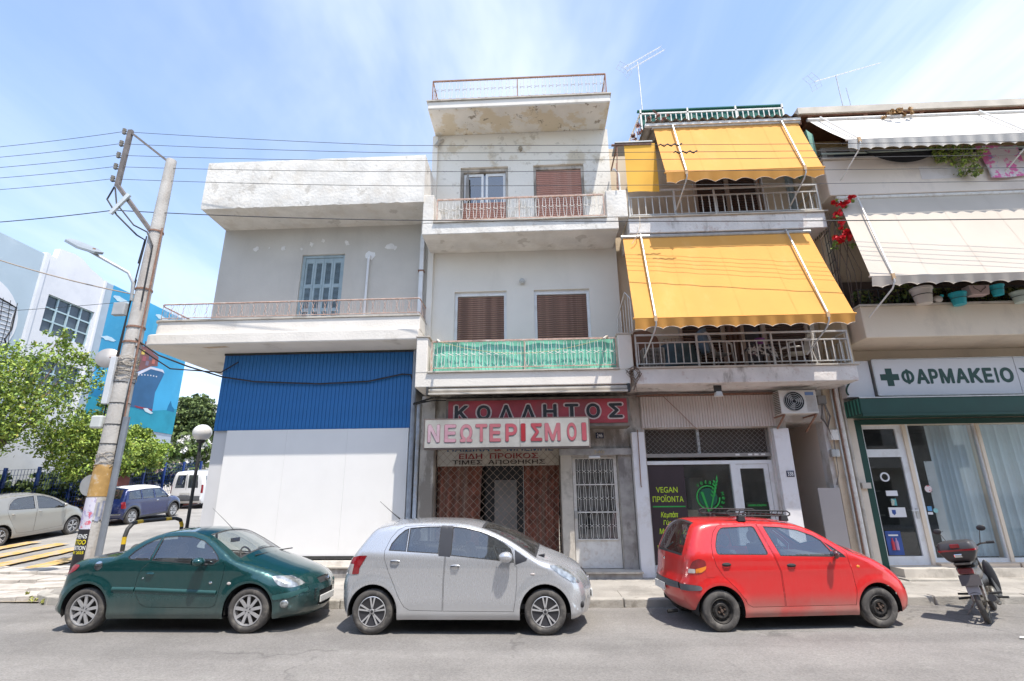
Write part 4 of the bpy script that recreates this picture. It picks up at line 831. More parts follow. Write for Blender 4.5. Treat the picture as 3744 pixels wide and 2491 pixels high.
hp = thing('heat_pump', 'air conditioner with white grille standing behind the railing at the left end', 'air conditioner', (2.75, 11.5, 4.45)); MB().box(2.45, 2.95, 11.35, 11.65, 4.5, 5.0).out('case', acm, hp, bevel=.01); hg = MB()
for k in range(14): hg.box(2.5, 2.9, 11.335, 11.35, 4.55+k*.031, 4.56+k*.031)
for k in range(6): hg.box(2.5+k*.078, 2.508+k*.078, 11.332, 11.352, 4.54, 4.97)
hg.out('grille', silver_m, hp, kind='stuff'); MB().box(2.49, 2.91, 11.343, 11.349, 4.54, 4.98).out('grille_backing', black, hp)
# triangular metal screen between the balconies
ts = MB(); P3 = [(2.06, 11.02, 5.3), (2.2, 11.02, 5.3), (2.2, 11.02, 6.1), (2.14, 11.3, 6.35), (2.04, 11.9, 5.95), (2.03, 11.9, 5.3)]
ts.tube(P3[1:], .016, 5, closed=True)
for k in range(4): ts.tube([(2.18-.03*k, 11.2+.17*k, 5.3), (2.18-.03*k, 11.2+.17*k, 6.25-.07*k)], .01, 4)
tag(ts.out('divider_screen', whitemetal), 'white barred metal divider between the green draped and the yellow balcony', 'screen')

# ================================================================== PHARMACY BUILDING
pb_ = thing('pharmacy_building', 'cream three storey building with a pharmacy on the ground floor and long balconies', 'building', (11, 12, 0))
mb = MB(); wallh(mb, 6.92, 16, -.2, 4.98, 12, 12.3, [(7.3, 8.22, .33, 3.25), (8.30, 9.83, .38, 3.26), (9.9, 16, .38, 3.26)]); mb.out('shop_wall', peach_pl, pb_)
MB().box(7.06, 16, 12.0, 20, 4.98, 10.9).out('upper_wall', beige_pl, pb_)
MB().box(7.13, 16, 10.86, 12, 4.98, 5.70).out('balcony_parapet', peach_pl, pb_, bevel=.02); MB().box(7.10, 16, 10.82, 11.1, 5.70, 5.735).out('coping', stone, pb_)
MB().box(7.03, 16, 10.9, 12, 8.50, 9.46).out('balcony_parapet', pinkgrey, pb_, bevel=.02); MB().box(6.99, 16, 10.84, 11.1, 9.46, 9.50).out('coping', stone, pb_)
MB().box(9.2, 10.1, 10.893, 10.9, 8.85, 9.2).out('plaster_patch', mat('pale_patch', (.66, .61, .6), .9, var=.08, dirt=(.60, .545, .515), dirt_amt=1, dscale=3), pb_)
MB().tube([(6.99, 10.84, 9.60), (16, 10.84, 9.60)], .022, 6).out('handrail', mat('green_grey_rail', (.35, .42, .38), .5), pb_, smooth=True)
mb = MB()
for x in (7.0, 8.6, 10.2, 11.8, 13.4): mb.tube([(x, 10.86, 9.5), (x, 10.84, 9.6)], .012, 5)
mb.tube([(6.99, 10.84, 9.60), (6.99, 12, 9.60)], .02, 5); mb.out('handrail_post', darkm, pb_)
wood = mat('red_brown_timber', (.20, .085, .045), .7, var=.3, vscale=6, dirt=(.1, .05, .03), dirt_amt=.6, dscale=5)
MB().box(6.72, 16, 10.97, 13.0, 10.81, 10.85).out('canopy_boards', wood, pb_); MB().box(6.70, 16, 10.91, 10.97, 10.85, 11.03).out('canopy_fascia', mat('cream_fascia', (.56, .50, .42), .7, var=.15, vscale=3), pb_)
MB().box(6.72, 16, 10.971, 13, 10.851, 11.05).out('canopy_roof', cream_fab, pb_)
for k in range(7): MB().box(6.95+k*1.35, 7.05+k*1.35, 10.98, 12, 10.70, 10.81).out('rafter', wood, pb_)
MB().box(6.72, 6.78, 11.0, 12, 10.6, 10.81).out('end_beam', wood, pb_); MB().box(7.06, 16, 11.98, 11.999, 9.5, 10.8).out('balcony_wall', mat('ochre_wall', (.60, .42, .20), .9), pb_)
awning('white awning folded out over the top balcony of the pharmacy building', 6.95, 16, 7.22, 16, 10.97, 10.66, 10.2, 9.49, white_fab, (7.2, 11.0, 14.9), 28, .24, rod=whitemetal, ends=False, seed=8)
awning('long cream awning over the planted balcony of the pharmacy building', 7.22, 16, 6.83, 16, 10.95, 8.42, 9.88, 5.99, cream_fab, (7.62, 11.6, 15.2), 26, .18, rod=whitemetal, seed=3)
# clutter of the top balcony: green box screen, AC, dark cloth
gs = MB(); gs.prism([(6.88, 10.95, 9.52), (6.96, 10.95, 9.52), (6.96, 10.95, 10.25), (6.82, 10.95, 10.4)], (0, .8, 0)); tag(gs.out('lattice_screen', mat('mint_green_panel', (.22, .42, .32), .7, var=.2, vscale=6)), 'mint green lattice screen at the left end of the top balcony', 'screen')
gf = MB()
for k in range(5): gf.box(6.965, 6.975, 10.95, 11.7, 9.6+.14*k, 9.612+.14*k)
for k in range(6): gf.box(6.965, 6.975, 10.95+.14*k, 10.962+.14*k, 9.55, 10.3)
ta = thing('air_conditioner', 'white air conditioner standing on the top pharmacy balcony behind the rail', 'air conditioner', (7.7, 11.4, 9.5)); MB().box(7.3, 8.15, 11.3, 11.6, 9.5, 10.12).out('case', acm, ta, bevel=.015); MB().box(7.42, 7.98, 11.285, 11.298, 9.56, 10.02).out('grille', mat('grey_dark_grille', (.2, .18, .17), .6), ta)
dk = MB(); dk.grid(lambda u, v: (8.0+1.75*u, 10.835-.02*v, 9.66-(.05+.34*sin(pi*u)**.8)*v), 24, 6); dk.box(7.4, 12, 11.0, 11.03, 9.5, 9.75); tag(dk.out('dark_cloth', mat('black_cloth', (.025, .025, .03), .9), smooth='all'), 'black cloth sagging over the rail of the top balcony', 'cloth')
rug = MB(); rug.grid(lambda u, v: (10.55+.95*u+(.18*v if u == 0 else .05*v), 10.82-.02*sin(u*6), 9.64-(.85+.03*sin(u*5))*v), 12, 12)
tag(rug.out('play_mat', mat('pink_play_mat', (.66, .60, .62), .8, var=.05, dirt=(.66, .16, .38), dirt_amt=1, dscale=3.2, dthr=.5, dsoft=.02, dirt2=(.2, .3, .62), d2=(.9, 5)), smooth='all'), 'pink and white patterned play mat hung over the top balcony parapet', 'mat')
# ground floor of the pharmacy
ph = thing('pharmacy_sign', 'long white light box sign with green cross and the word pharmacy in Greek', 'sign', (9.2, 11.7, 4.25))
lbx = mat('white_lightbox', (.62, .62, .64), .4, var=.03, vscale=2, dirt=(.52, .52, .53), dirt_amt=.3, dscale=1); pgreen = mat('pharmacy_green', (.005, .05, .037), .5, var=.1, vscale=3)
MB().box(7.62, 10.68, 11.6, 11.98, 3.86, 4.67).out('sign_box', lbx, ph, bevel=.008); MB().box(10.69, 13.5, 11.6, 11.98, 3.86, 4.67).out('sign_box', lbx, ph, bevel=.008)
mb = MB(); mb.box(7.60, 7.62, 11.59, 11.98, 3.85, 4.68); mb.box(7.6, 13.5, 11.59, 11.61, 4.67, 4.685); mb.box(7.6, 13.5, 11.59, 11.61, 3.845, 3.86); mb.out('trim', silver_m, ph)
MB().prism([(7.93+x*.2, 11.6, 4.265+z*.2) for x, z in ((-.35, 1), (.35, 1), (.35, .35), (1, .35), (1, -.35), (.35, -.35), (.35, -1), (-.35, -1), (-.35, -.35), (-1, -.35), (-1, .35), (-.35, .35))], (0, -.006, 0)).out('cross', pgreen, ph)
for ch, a, b in zip('ΦΑΡΜΑΚΕΙΟ', (8.19, 8.5, 8.79, 9.02, 9.35, 9.65, 9.95, 10.21, 10.31), (8.46, 8.77, 8.98, 9.31, 9.62, 9.92, 10.15, 10.26, 10.59)):
    text(ch, a, b, 4.10, 4.44, 11.599, pgreen, ph, .045, .006, 'letter')
def hygieia(cx, parent):
    mb = MB(); mb.prism([(cx-.21, 11.648 if cx < 8 else 11.598, 4.42), (cx+.21, 11.648 if cx < 8 else 11.598, 4.42), (cx+.13, 11.648 if cx < 8 else 11.598, 4.32), (cx-.13, 11.648 if cx < 8 else 11.598, 4.32)], (0, -.006, 0)); mb.out('bowl', pgreen, parent)
    y = 11.642 if cx < 8 else 11.592; p = [(cx-.03+.10*sin(t*5.6)*(.6+.4*t), y, 4.50-.62*t) for t in [i/18 for i in range(19)]]
    MB().tube([(cx-.02, y, 4.52), (cx+.06, y, 4.50)]+p, [.012, .02]+[.02+.012*sin(pi*min(1, i/9)) for i in range(19)], 5).out('snake', pgreen, parent, smooth=True)
sp = thing('pharmacy_side_panel', 'narrow white side panel with a green snake and bowl beside the pharmacy sign', 'sign', (7.2, 11.8, 4.25)); MB().box(6.96, 7.56, 11.65, 11.98, 3.84, 4.66).out('panel', lbx, sp); hygieia(7.08, sp); hygieia(10.95, ph)
ga = thing('green_canopy', 'dark green canopy box running above the pharmacy shopfront', 'canopy', (10, 11.5, 3.56)); MB().box(6.98, 13.5, 11.3, 11.98, 3.40, 3.76).out('canopy_box', pgreen, ga, bevel=.02); MB().box(6.98, 13.5, 11.26, 11.3, 3.36, 3.41).out('front_rail', pgreen, ga); MB().box(6.98, 13.5, 11.28, 11.298, 3.75, 3.775).out('top_rail', silver_m, ga)
for k in range(5): MB().box(6.972, 6.98, 11.34+k*.12, 11.38+k*.12, 3.42, 3.74).out('side_rib', mat('rib_green', (.05, .2, .15), .5), ga)
mb = MB(); mb.box(7.16, 7.30, 11.93, 11.998, .12, 3.36); mb.box(7.30, 13, 11.93, 11.998, 3.26, 3.37); mb.out('shopfront_trim', pgreen, pb_)
f = MB(); wallh(f, 7.3, 8.30, .33, 3.25, 12.04, 12.12, [(7.38, 8.10, .5, 2.55), (7.38, 8.08, 2.72, 3.17)]); dph = f.out('pharmacy_door', alu, pb_)
MB().box(7.38, 8.10, 12.08, 12.085, .5, 2.55).out('pane', glass('pharm_glass', (.6, .62, .61), .08), dph); MB().box(7.38, 8.08, 12.08, 12.085, 2.72, 3.17).out('pane', MATS['pharm_glass'], dph)
MB().tube([(8.16, 12.03, 1.42), (8.16, 11.97, 1.42), (8.02, 11.97, 1.42)], .014, 6).out('door_handle', alu, dph)
MB().box(8.14, 8.19, 12.02, 12.04, 1.25, 1.46).out('lock', silver_m, dph)
f = MB(); f.box(8.30, 8.37, 12.04, 12.12, .38, 3.26); f.box(9.80, 9.93, 12.04, 12.12, .38, 3.26); f.box(8.37, 9.80, 12.04, 12.12, .38, .46); f.box(9.93, 13.4, 12.04, 12.12, .38, .46); f.box(12.9, 13.0, 12.04, 12.12, .46, 3.26); pw = f.out('shop_window', alu, pb_)
MB().box(8.37, 9.8, 12.08, 12.085, .46, 3.26).out('pane', glass('pharm_window', (.95, .97, .97), .03), pw); MB().box(9.93, 12.9, 12.08, 12.085, .46, 3.26).out('pane', MATS['pharm_window'], pw)
bm_ = mat('blue_grey_blind', (.52, .61, .66), .75, var=.05, vscale=2)
def blind_slat(w=.104):
    mb = MB(); mb.grid(lambda u, v: ((u-.5)*w, .02*sin(pi*u), .47+2.78*v), 4, 3); me = bpy.data.meshes.new('blind_slat'); me.from_pydata(mb.v, [], mb.f); me.materials.append(bm_)
    me.polygons.foreach_set('use_smooth', [True]*len(me.polygons)); return me
bs = blind_slat(); random.seed(6); bl_ = node('blind', pb_, (0, .25, 0))
x = 8.95
while x < 13.2:
    if not 9.78 < x < 9.95:
        o = link('blind_slat', bs, bl_); o.location = (x-11, rnd(-.01, .01), 0); o.rotation_euler = (rnd(-.006, .006), 0, -.62+rnd(-.2, .2))
    x += .098+rnd(-.006, .012)
mb = MB(); mb.box(7.1, 13.4, 14.6, 14.7, 0, 3.5); mb.box(7.1, 13.4, 12.3, 14.6, .05, .12); mb.box(7.1, 13.4, 12.3, 14.6, 3.3, 3.4); mb.box(7.05, 7.15, 12.3, 14.6, 0, 3.4)
mb.out('interior', mat('pharm_inner', (.14, .135, .13), .9, var=.3, vscale=2), pb_)
for k in range(4): MB().box(7.5+k*.05, 8.9, 14.3, 14.58, .6+.6*k, .64+.6*k).out('shelf', mat('inner_shelf', (.3, .28, .26), .8), pb_)
MB().box(8.62, 8.82, 12.13, 12.14, .55, 2.45).out('window_banner', mat('grey_white_banner', (.48, .49, .49), .6, var=.1, dirt=(.12, .12, .12), dirt_amt=.8, dscale=12, dthr=.62, dsoft=.03), pb_)
# stickers
wp = mat('white_sticker', (.72, .72, .74), .5, var=.03); bp_ = mat('blue_poster', (.03, .08, .30), .5, var=.3, vscale=4)
def sticker(nm, label, x0, x1, z0, z1, m_, y=12.03, cat='sticker'):
    return tag(MB().box(x0, x1, y, y+.008, z0, z1).out(nm, m_), label, cat)
bp2 = sticker('poster', 'blue poster with red and white bottles low on the pharmacy door', 7.42, 7.74, .52, 1.0, bp_, 12.06, 'poster')
for k, (x, c) in enumerate(((7.54, (.6, .05, .08)), (7.62, (.5, .3, .5)))):
    MB().lathe([(0, 0), (.032, 0), (.032, .16), (.014, .2), (.014, .24), (0, .24)], (x, 12.058, .62), 8).out('bottle_print', mat('bottle_%d' % k, c, .5), bp2); 
MB().box(7.48, 7.68, 12.056, 12.06, .9, .93).out('print_line', wp, bp2)
s_ = sticker('sticker', 'white sticker with a blue shield halfway up the pharmacy door', 7.60, 7.95, 1.28, 1.48, wp, 12.06); MB().prism([(7.66, 12.06, 1.43), (7.74, 12.06, 1.43), (7.74, 12.06, 1.36), (7.70, 12.06, 1.32), (7.66, 12.06, 1.36)], (0, -.003, 0)).out('shield', bp_, s_)
s_ = sticker('sticker', 'small pale notice above the shield sticker on the pharmacy door', 7.62, 7.86, 1.72, 1.83, wp, 12.06)
s_ = sticker('sticker', 'little cream and teal sticker between two white ones on the door', 7.69, 7.80, 1.52, 1.66, mat('cream_teal', (.5, .5, .4), .6, dirt=(.1, .35, .35), dirt_amt=1, dscale=9, dthr=.5, dsoft=.02), 12.06)
mb = MB(); mb.lathe([(.07, -.01), (.10, -.01), (.10, .005), (.07, .005), (.07, -.01)], (7.66, 12.06, 2.12), 24, 'y'); tag(mb.out('ring_sticker', wp), 'white ring shaped sticker high on the pharmacy door', 'sticker')
mb = MB(); mb.lathe([(.0, -.004), (.075, -.004), (.075, .004)], (8.53, 12.06, 1.86), 20, 'y'); tag(mb.out('round_sticker', mat('pinkish_sticker', (.7, .62, .62), .5, dirt=(.6, .1, .1), dirt_amt=1, dscale=12, dthr=.55, dsoft=.02)), 'round white and red sticker on the glass right of the pharmacy door', 'sticker')
sticker('sticker', 'small blue card sticker on the glass right of the door handle', 8.42, 8.51, 1.40, 1.50, mat('card_blue', (.1, .3, .55), .5), 12.06); sticker('sticker', 'small white label below the blue card sticker', 8.41, 8.51, 1.33, 1.38, wp, 12.06)
mb = MB(); mb.lathe([(.0, -.004), (.05, -.004), (.05, .004)], (8.58, 12.06, 1.41), 16, 'y'); tag(mb.out('round_sticker', mat('teal_sticker', (.25, .5, .5), .5)), 'small round teal sticker on the pharmacy window glass', 'sticker')
ex = sticker('sticker', 'small white label with the word expert low on the window glass', 8.62, 8.80, .56, .66, wp, 12.06); text('EXPERT', 8.63, 8.79, .59, .63, 12.06, mat('print_red', (.5, .03, .03), .5), ex, .02, .002)
tag(MB().box(7.42, 7.55, 12.0, 12.03, 1.95, 2.0).out('intercom', stone), 'small cream bracket on the green shopfront trim', 'bracket') if False else None
MB().box(7.02, 7.20, 11.84, 11.998, 1.88, 2.0).out('bell_box', stone, pb_)
MB().box(8.30, 9.86, 11.86, 12.03, .30, .375).out('window_sill', mat('cream_marble', (.66, .54, .42), .5, var=.1), pb_); MB().box(9.9, 13.4, 11.86, 12.03, .30, .375).out('window_sill', MATS['cream_marble'], pb_)
MB().box(8.30, 13.4, 11.75, 12.0, .12, .30).out('base', stone, pb_); MB().box(7.3, 8.30, 11.5, 12.0, .12, .32).out('door_step', stone, pb_)
MB().box(7.2, 8.5, 11.25, 12.0, .10, .16).out('door_step', kerbm, pb_)
# strip of wall with pipes between the two shops
mb = MB(); mb.box(6.60, 6.95, 11.95, 12.0, .1, 4.08); mb.out('pier', beige_pl, yb)
MB().box(6.10, 6.56, 11.9, 11.94, .1, 1.9).out('leaning_board', mat('grey_board', (.40, .37, .36), .7, var=.05, vscale=1), yb)
MB().box(6.95, 7.16, 11.93, 11.998, .1, 4.0).out('white_strip', mat('cream_white_trim', (.70, .62, .52), .8, var=.1, dirt=(.5, .4, .3), dirt_amt=.4, dscale=3), pb_)
for x, r, c in ((6.86, .045, whitemetal), (6.96, .03, stone), (6.74, .022, silver_m), (6.80, .016, rust)):
    tag(MB().tube([(x, 11.88, .12), (x, 11.88, 3.9 if r > .02 else 3.4), (x+.02, 11.9, 4.1)], r, 8).out('rain_pipe', c, smooth=True), {.045: 'thick white rain pipe between the vegan shop and the pharmacy', .03: 'cream rusted pipe beside the thick white rain pipe', .022: 'grey conduit left of the thick white rain pipe', .016: 'thin rusty conduit next to the thick white pipe'}[r], 'pipe')
jb = MB().box(6.55, 6.72, 11.84, 11.95, 2.92, 3.15).out('junction_box', whitemetal, bevel=.01); tag(jb, 'white junction box on the pier left of the pipes', 'junction box')
jb = MB().box(6.5, 6.68, 11.84, 11.95, 2.55, 2.72).out('junction_box', silver_m, bevel=.02); tag(jb, 'grey junction box below the white one', 'junction box')
jb = MB().box(6.38, 6.58, 11.8, 11.95, 3.72, 3.92).out('junction_box', mat('box_dark_grey', (.22, .21, .2), .7), bevel=.02); tag(jb, 'dark grey cable box right of the air conditioner', 'junction box')
# ================================================================== CARS
def catmull(P, step=.035):
    """smooth an open chain of control rows; returns rows and their control-point parameter"""
    P = np.array(P, float); out = []; par = []
    for i in range(len(P)-1):
        p0, p1, p2, p3 = P[max(i-1, 0)], P[i], P[i+1], P[min(i+2, len(P)-1)]
        n = max(1, int(round(np.hypot(*(p2-p1)[:2])/step)))
        for k in range(n):
            t = k/n; t2, t3 = t*t, t*t*t
            out.append(.5*((2*p1)+(-p0+p2)*t+(2*p0-5*p1+4*p2-p3)*t2+(-p0+3*p1-3*p2+p3)*t3)); par.append(i+t)
    out.append(P[-1]); par.append(len(P)-1.); return np.array(out), np.array(par)
def inpoly(pts, poly):
    x, y = pts[:, 0], pts[:, 1]; c = np.zeros(len(pts), bool); n = len(poly)
    for i in range(n):
        x1, y1 = poly[i]; x2, y2 = poly[i-1]
        with np.errstate(divide='ignore', invalid='ignore'):
            c ^= ((y1 > y) != (y2 > y)) & (x < (x2-x1)*(y-y1)/(y2-y1+1e-12)+x1)
    return c
def inset(poly, d):
    P = np.array(poly, float); n = len(P); area = sum(P[i-1][0]*P[i][1]-P[i][0]*P[i-1][1] for i in range(n)); s = 1 if area > 0 else -1; out = []
    for i in range(n):
        a = P[i]-P[i-1]; b = P[(i+1) % n]-P[i]; a /= np.linalg.norm(a)+1e-9; b /= np.linalg.norm(b)+1e-9
        na = np.array([-a[1], a[0]])*s; nb = np.array([-b[1], b[0]])*s; m_ = na+nb; L = np.linalg.norm(m_); m_ = m_/L if L > .3 else na; out.append(P[i]+m_*d/max(.5, float(np.dot(m_, na))))
    return [tuple(p) for p in out]
def rounded(poly, r=.03, n=4):
    """round the corners of a polygon"""
    P = [np.array(p, float) for p in poly]; out = []; N_ = len(P)
    for i in range(N_):
        a, b, c = P[i-1], P[i], P[(i+1) % N_]; u = a-b; v = c-b; lu, lv = np.linalg.norm(u), np.linalg.norm(v); q = min(r, lu*.45, lv*.45); s = b+u/lu*q; e = b+v/lv*q
        for k in range(n+1): t = k/n; out.append(tuple((1-t)**2*s+2*t*(1-t)*b+t*t*e))
    return out
RUB = mat('black_rubber', (.03, .03, .032), .7, var=.1)
TYRE = mat('tyre_rubber', (.075, .07, .066), .85, var=.2, vscale=8, dirt=(.19, .175, .155), dirt_amt=.7, dscale=5)
carglass = glass('car_glass', (.66, .72, .71), .16, dustamt=.03); windglass = glass('windscreen_glass', (.85, .88, .87), .08, dustamt=.05)
seatm = mat('dark_seat_fabric', (.08, .08, .085), .9, var=.2)
under = mat('underbody_black', (.012, .012, .012), .95, var=.1)
chrome = mat('chrome', (.7, .7, .7), .12, metal=1., var=.02)
headm = mat('clear_headlight', (.40, .42, .42), .08, metal=.5, var=.5, vscale=14, coat=1.)
redlens = mat('red_lens', (.24, .004, .01), .12, var=.2, vscale=12, coat=1.); amber = mat('amber_lens', (.75, .22, .01), .12, var=.1, coat=1.); clearlens = mat('pale_lens', (.5, .45, .43), .15, var=.2, vscale=10, coat=1.)
plate = mat('number_plate', (.62, .62, .60), .5, var=.1, vscale=12)
def carpaint(name, col, flake=.3, rough=.28, dust=(.4, .37, .33), amt=.3, low=.5, z0=.28, z1=.75, dirt=None):
    """car paint with clear coat and road dust that thickens towards the sills"""
    M_ = bpy.data.materials.new(name); M_.use_nodes = True; t = M_.node_tree; p = t.nodes['Principled BSDF']; c = N(t, 'ShaderNodeTexCoord')
    n = N(t, 'ShaderNodeTexNoise'); n.inputs['Scale'].default_value = 2.2; n.inputs['Detail'].default_value = 7; t.links.new(c.outputs['Object'], n.inputs[0])
    n2 = N(t, 'ShaderNodeTexNoise'); n2.inputs['Scale'].default_value = 26; n2.inputs['Detail'].default_value = 6
    mp = N(t, 'ShaderNodeMapping'); mp.inputs['Scale'].default_value = (1, 1, .25); t.links.new(c.outputs['Object'], mp.inputs[0]); t.links.new(mp.outputs[0], n2.inputs[0])
    s = N(t, 'ShaderNodeSeparateXYZ'); t.links.new(c.outputs['Object'], s.inputs[0])
    lowf = ramp(t, s.outputs[2], z1, z0, 0, low); up = mth(t, 'MULTIPLY', ramp(t, n2.outputs[0], .4, .75), amt)
    f = mth(t, 'MINIMUM', mth(t, 'ADD', mth(t, 'MULTIPLY', lowf, ramp(t, n.outputs[0], .3, .6, .35, 1.2)), up), .92)
    mx_ = N(t, 'ShaderNodeMix', data_type='RGBA'); t.links.new(f, mx_.inputs[0]); mx_.inputs[6].default_value = (*col, 1); mx_.inputs[7].default_value = (*dust, 1)
    t.links.new(mx_.outputs[2], p.inputs['Base Color']); p.inputs['Metallic'].default_value = flake
    t.links.new(mth(t, 'ADD', rough, mth(t, 'MULTIPLY', f, .5)), p.inputs['Roughness'])
    t.links.new(mth(t, 'SUBTRACT', 1., mth(t, 'MULTIPLY', f, .9)), p.inputs['Coat Weight']); p.inputs['Coat Roughness'].default_value = .05
    return M_
def make_wheel(parent, x, y, R, rimR, style, m_rim, side, m_gap=under):
    w = node('wheel', parent, (x, y, R)); w.rotation_euler = (0, 0, 0 if side < 0 else pi); LW = .17
    mb = MB(); mb.lathe([(rimR-.01, .03), (rimR, .012), (rimR+.012, .002), (rimR+(R-rimR)*.45, -.006), (R-.022, .004), (R-.006, .018), (R, .035), (R, LW-.03), (R-.02, LW), (rimR, LW-.01)], (0, 0, 0), 48, 'y')
    mb.out('tyre', TYRE, w, smooth=True, fix=False)
    if style == 'spoke9' or style == 'spoke5':
        ns = 9 if style == 'spoke9' else 5; mb = MB(); mb.lathe([(rimR, .016), (rimR-.004, .004), (rimR-.018, .006), (rimR-.022, .03), (rimR-.03, .12)], (0, 0, 0), 48, 'y'); mb.lathe([(.0, .012), (.045, .014), (.055, .03)], (0, 0, 0), 24, 'y')
        for k in range(ns):
            a = 2*pi*k/ns+.2; u = Vector((cos(a), 0, sin(a))); v = Vector((-sin(a), 0, cos(a))); w0, w1 = (.02, .026) if ns == 9 else (.035, .045)
            for s_ in ((0,) if ns == 9 else (-.02, .02)):
                q = [u*.04-v*w0+v*s_*.5, u*.04+v*w0+v*s_*.5, u*(rimR-.012)+v*(w1*(.8 if ns == 9 else .35))+v*s_*2, u*(rimR-.012)-v*(w1*(.8 if ns == 9 else .35))+v*s_*2]
                mb.prism([p+Vector((0, .012, 0)) for p in q], (0, .02, 0))
        mb.out('rim', m_rim, w, smooth=True)
        hb = MB()
        for k in range(4): a = k*pi/2+.5; hb.lathe([(0, .006), (.009, .008), (.009, .014)], (.032*cos(a), 0, .032*sin(a)), 8, 'y')
        hb.out('wheel_bolt', darkm, w, kind='stuff'); MB().lathe([(0, .075), (rimR-.02, .08)], (0, 0, 0), 32, 'y').out('brake_disc', mat('brake_dark', (.05, .045, .04), .6, metal=.3, var=.3), w)
    elif style == 'hubcap':
        MB().lathe([(0, .02), (rimR-.02, .016), (rimR-.004, .008), (rimR, .02)], (0, 0, 0), 40, 'y').out('hubcap', mat('hubcap_black', (.035, .035, .04), .35, var=.1), w, smooth=True)
        mb = MB()
        for k in range(5):
            for s_ in (-.17, .17):
                a = 2*pi*k/5+pi/2+s_; u = Vector((cos(a), 0, sin(a))); v = Vector((-sin(a), 0, cos(a))); o_ = Vector((cos(2*pi*k/5+pi/2), 0, sin(2*pi*k/5+pi/2)))*.03
                q = [o_*.8-v*.008, o_*.8+v*.008, u*(rimR-.008)+v*.011, u*(rimR-.008)-v*.011]; mb.prism([p+Vector((0, .016, 0)) for p in q], (0, -.012, 0))
        for k in range(5):
            a = 2*pi*k/5+pi/2+pi/5; u = Vector((cos(a), 0, sin(a))); v = Vector((-sin(a), 0, cos(a)))
        mb.lathe([(rimR-.012, .012), (rimR-.010, .002), (rimR-.001, .006)], (0, 0, 0), 40, 'y'); mb.lathe([(0, .002), (.03, .003), (.035, .014)], (0, 0, 0), 20, 'y'); mb.out('hubcap_spokes', m_rim, w, smooth=True)
        MB().lathe([(0, -.003), (.02, -.002), (.022, .004)], (0, 0, 0), 16, 'y').out('cap_emblem', RUB, w)
    else:
        mb = MB(); mb.lathe([(rimR, .014), (rimR-.01, .006), (rimR-.02, .03), (rimR-.035, .05), (rimR*.62, .035), (rimR*.55, .02), (rimR*.40, .022), (rimR*.32, .045), (0, .045)], (0, 0, 0), 48, 'y'); mb.out('rim', m_rim, w, smooth=True)
        hb = MB()
        for k in range(12): a = k*pi/6; u = Vector((cos(a), 0, sin(a))); v = Vector((-sin(a), 0, cos(a))); r0 = rimR*.70; hb.prism([u*(r0-.012)-v*.012+Vector((0, .036, 0)), u*(r0-.012)+v*.012+Vector((0, .036, 0)), u*(r0+.012)+v*.014+Vector((0, .040, 0)), u*(r0+.012)-v*.014+Vector((0, .040, 0))], (0, -.004, 0))
        hb.out('vent_hole', under, w, kind='stuff'); hb = MB()
        for k in range(4): a = k*pi/2+.4; hb.lathe([(0, .005), (.012, .007), (.012, .04)], (.045*cos(a), 0, .045*sin(a)), 8, 'y')
        hb.lathe([(0, .004), (.02, .006), (.024, .04)], (0, 0, 0), 14, 'y'); hb.out('wheel_nut', mat('rusty_nut', (.14, .10, .08), .6, metal=.5), w, kind='stuff')
    return w
def ell(c, r, n=10):
    mb = MB(); mb.ball((0, 0, 0), 1, n); mb.v = [(c[0]+v[0]*r[0], c[1]+v[1]*r[1], c[2]+v[2]*r[2]) for v in mb.v]; return mb
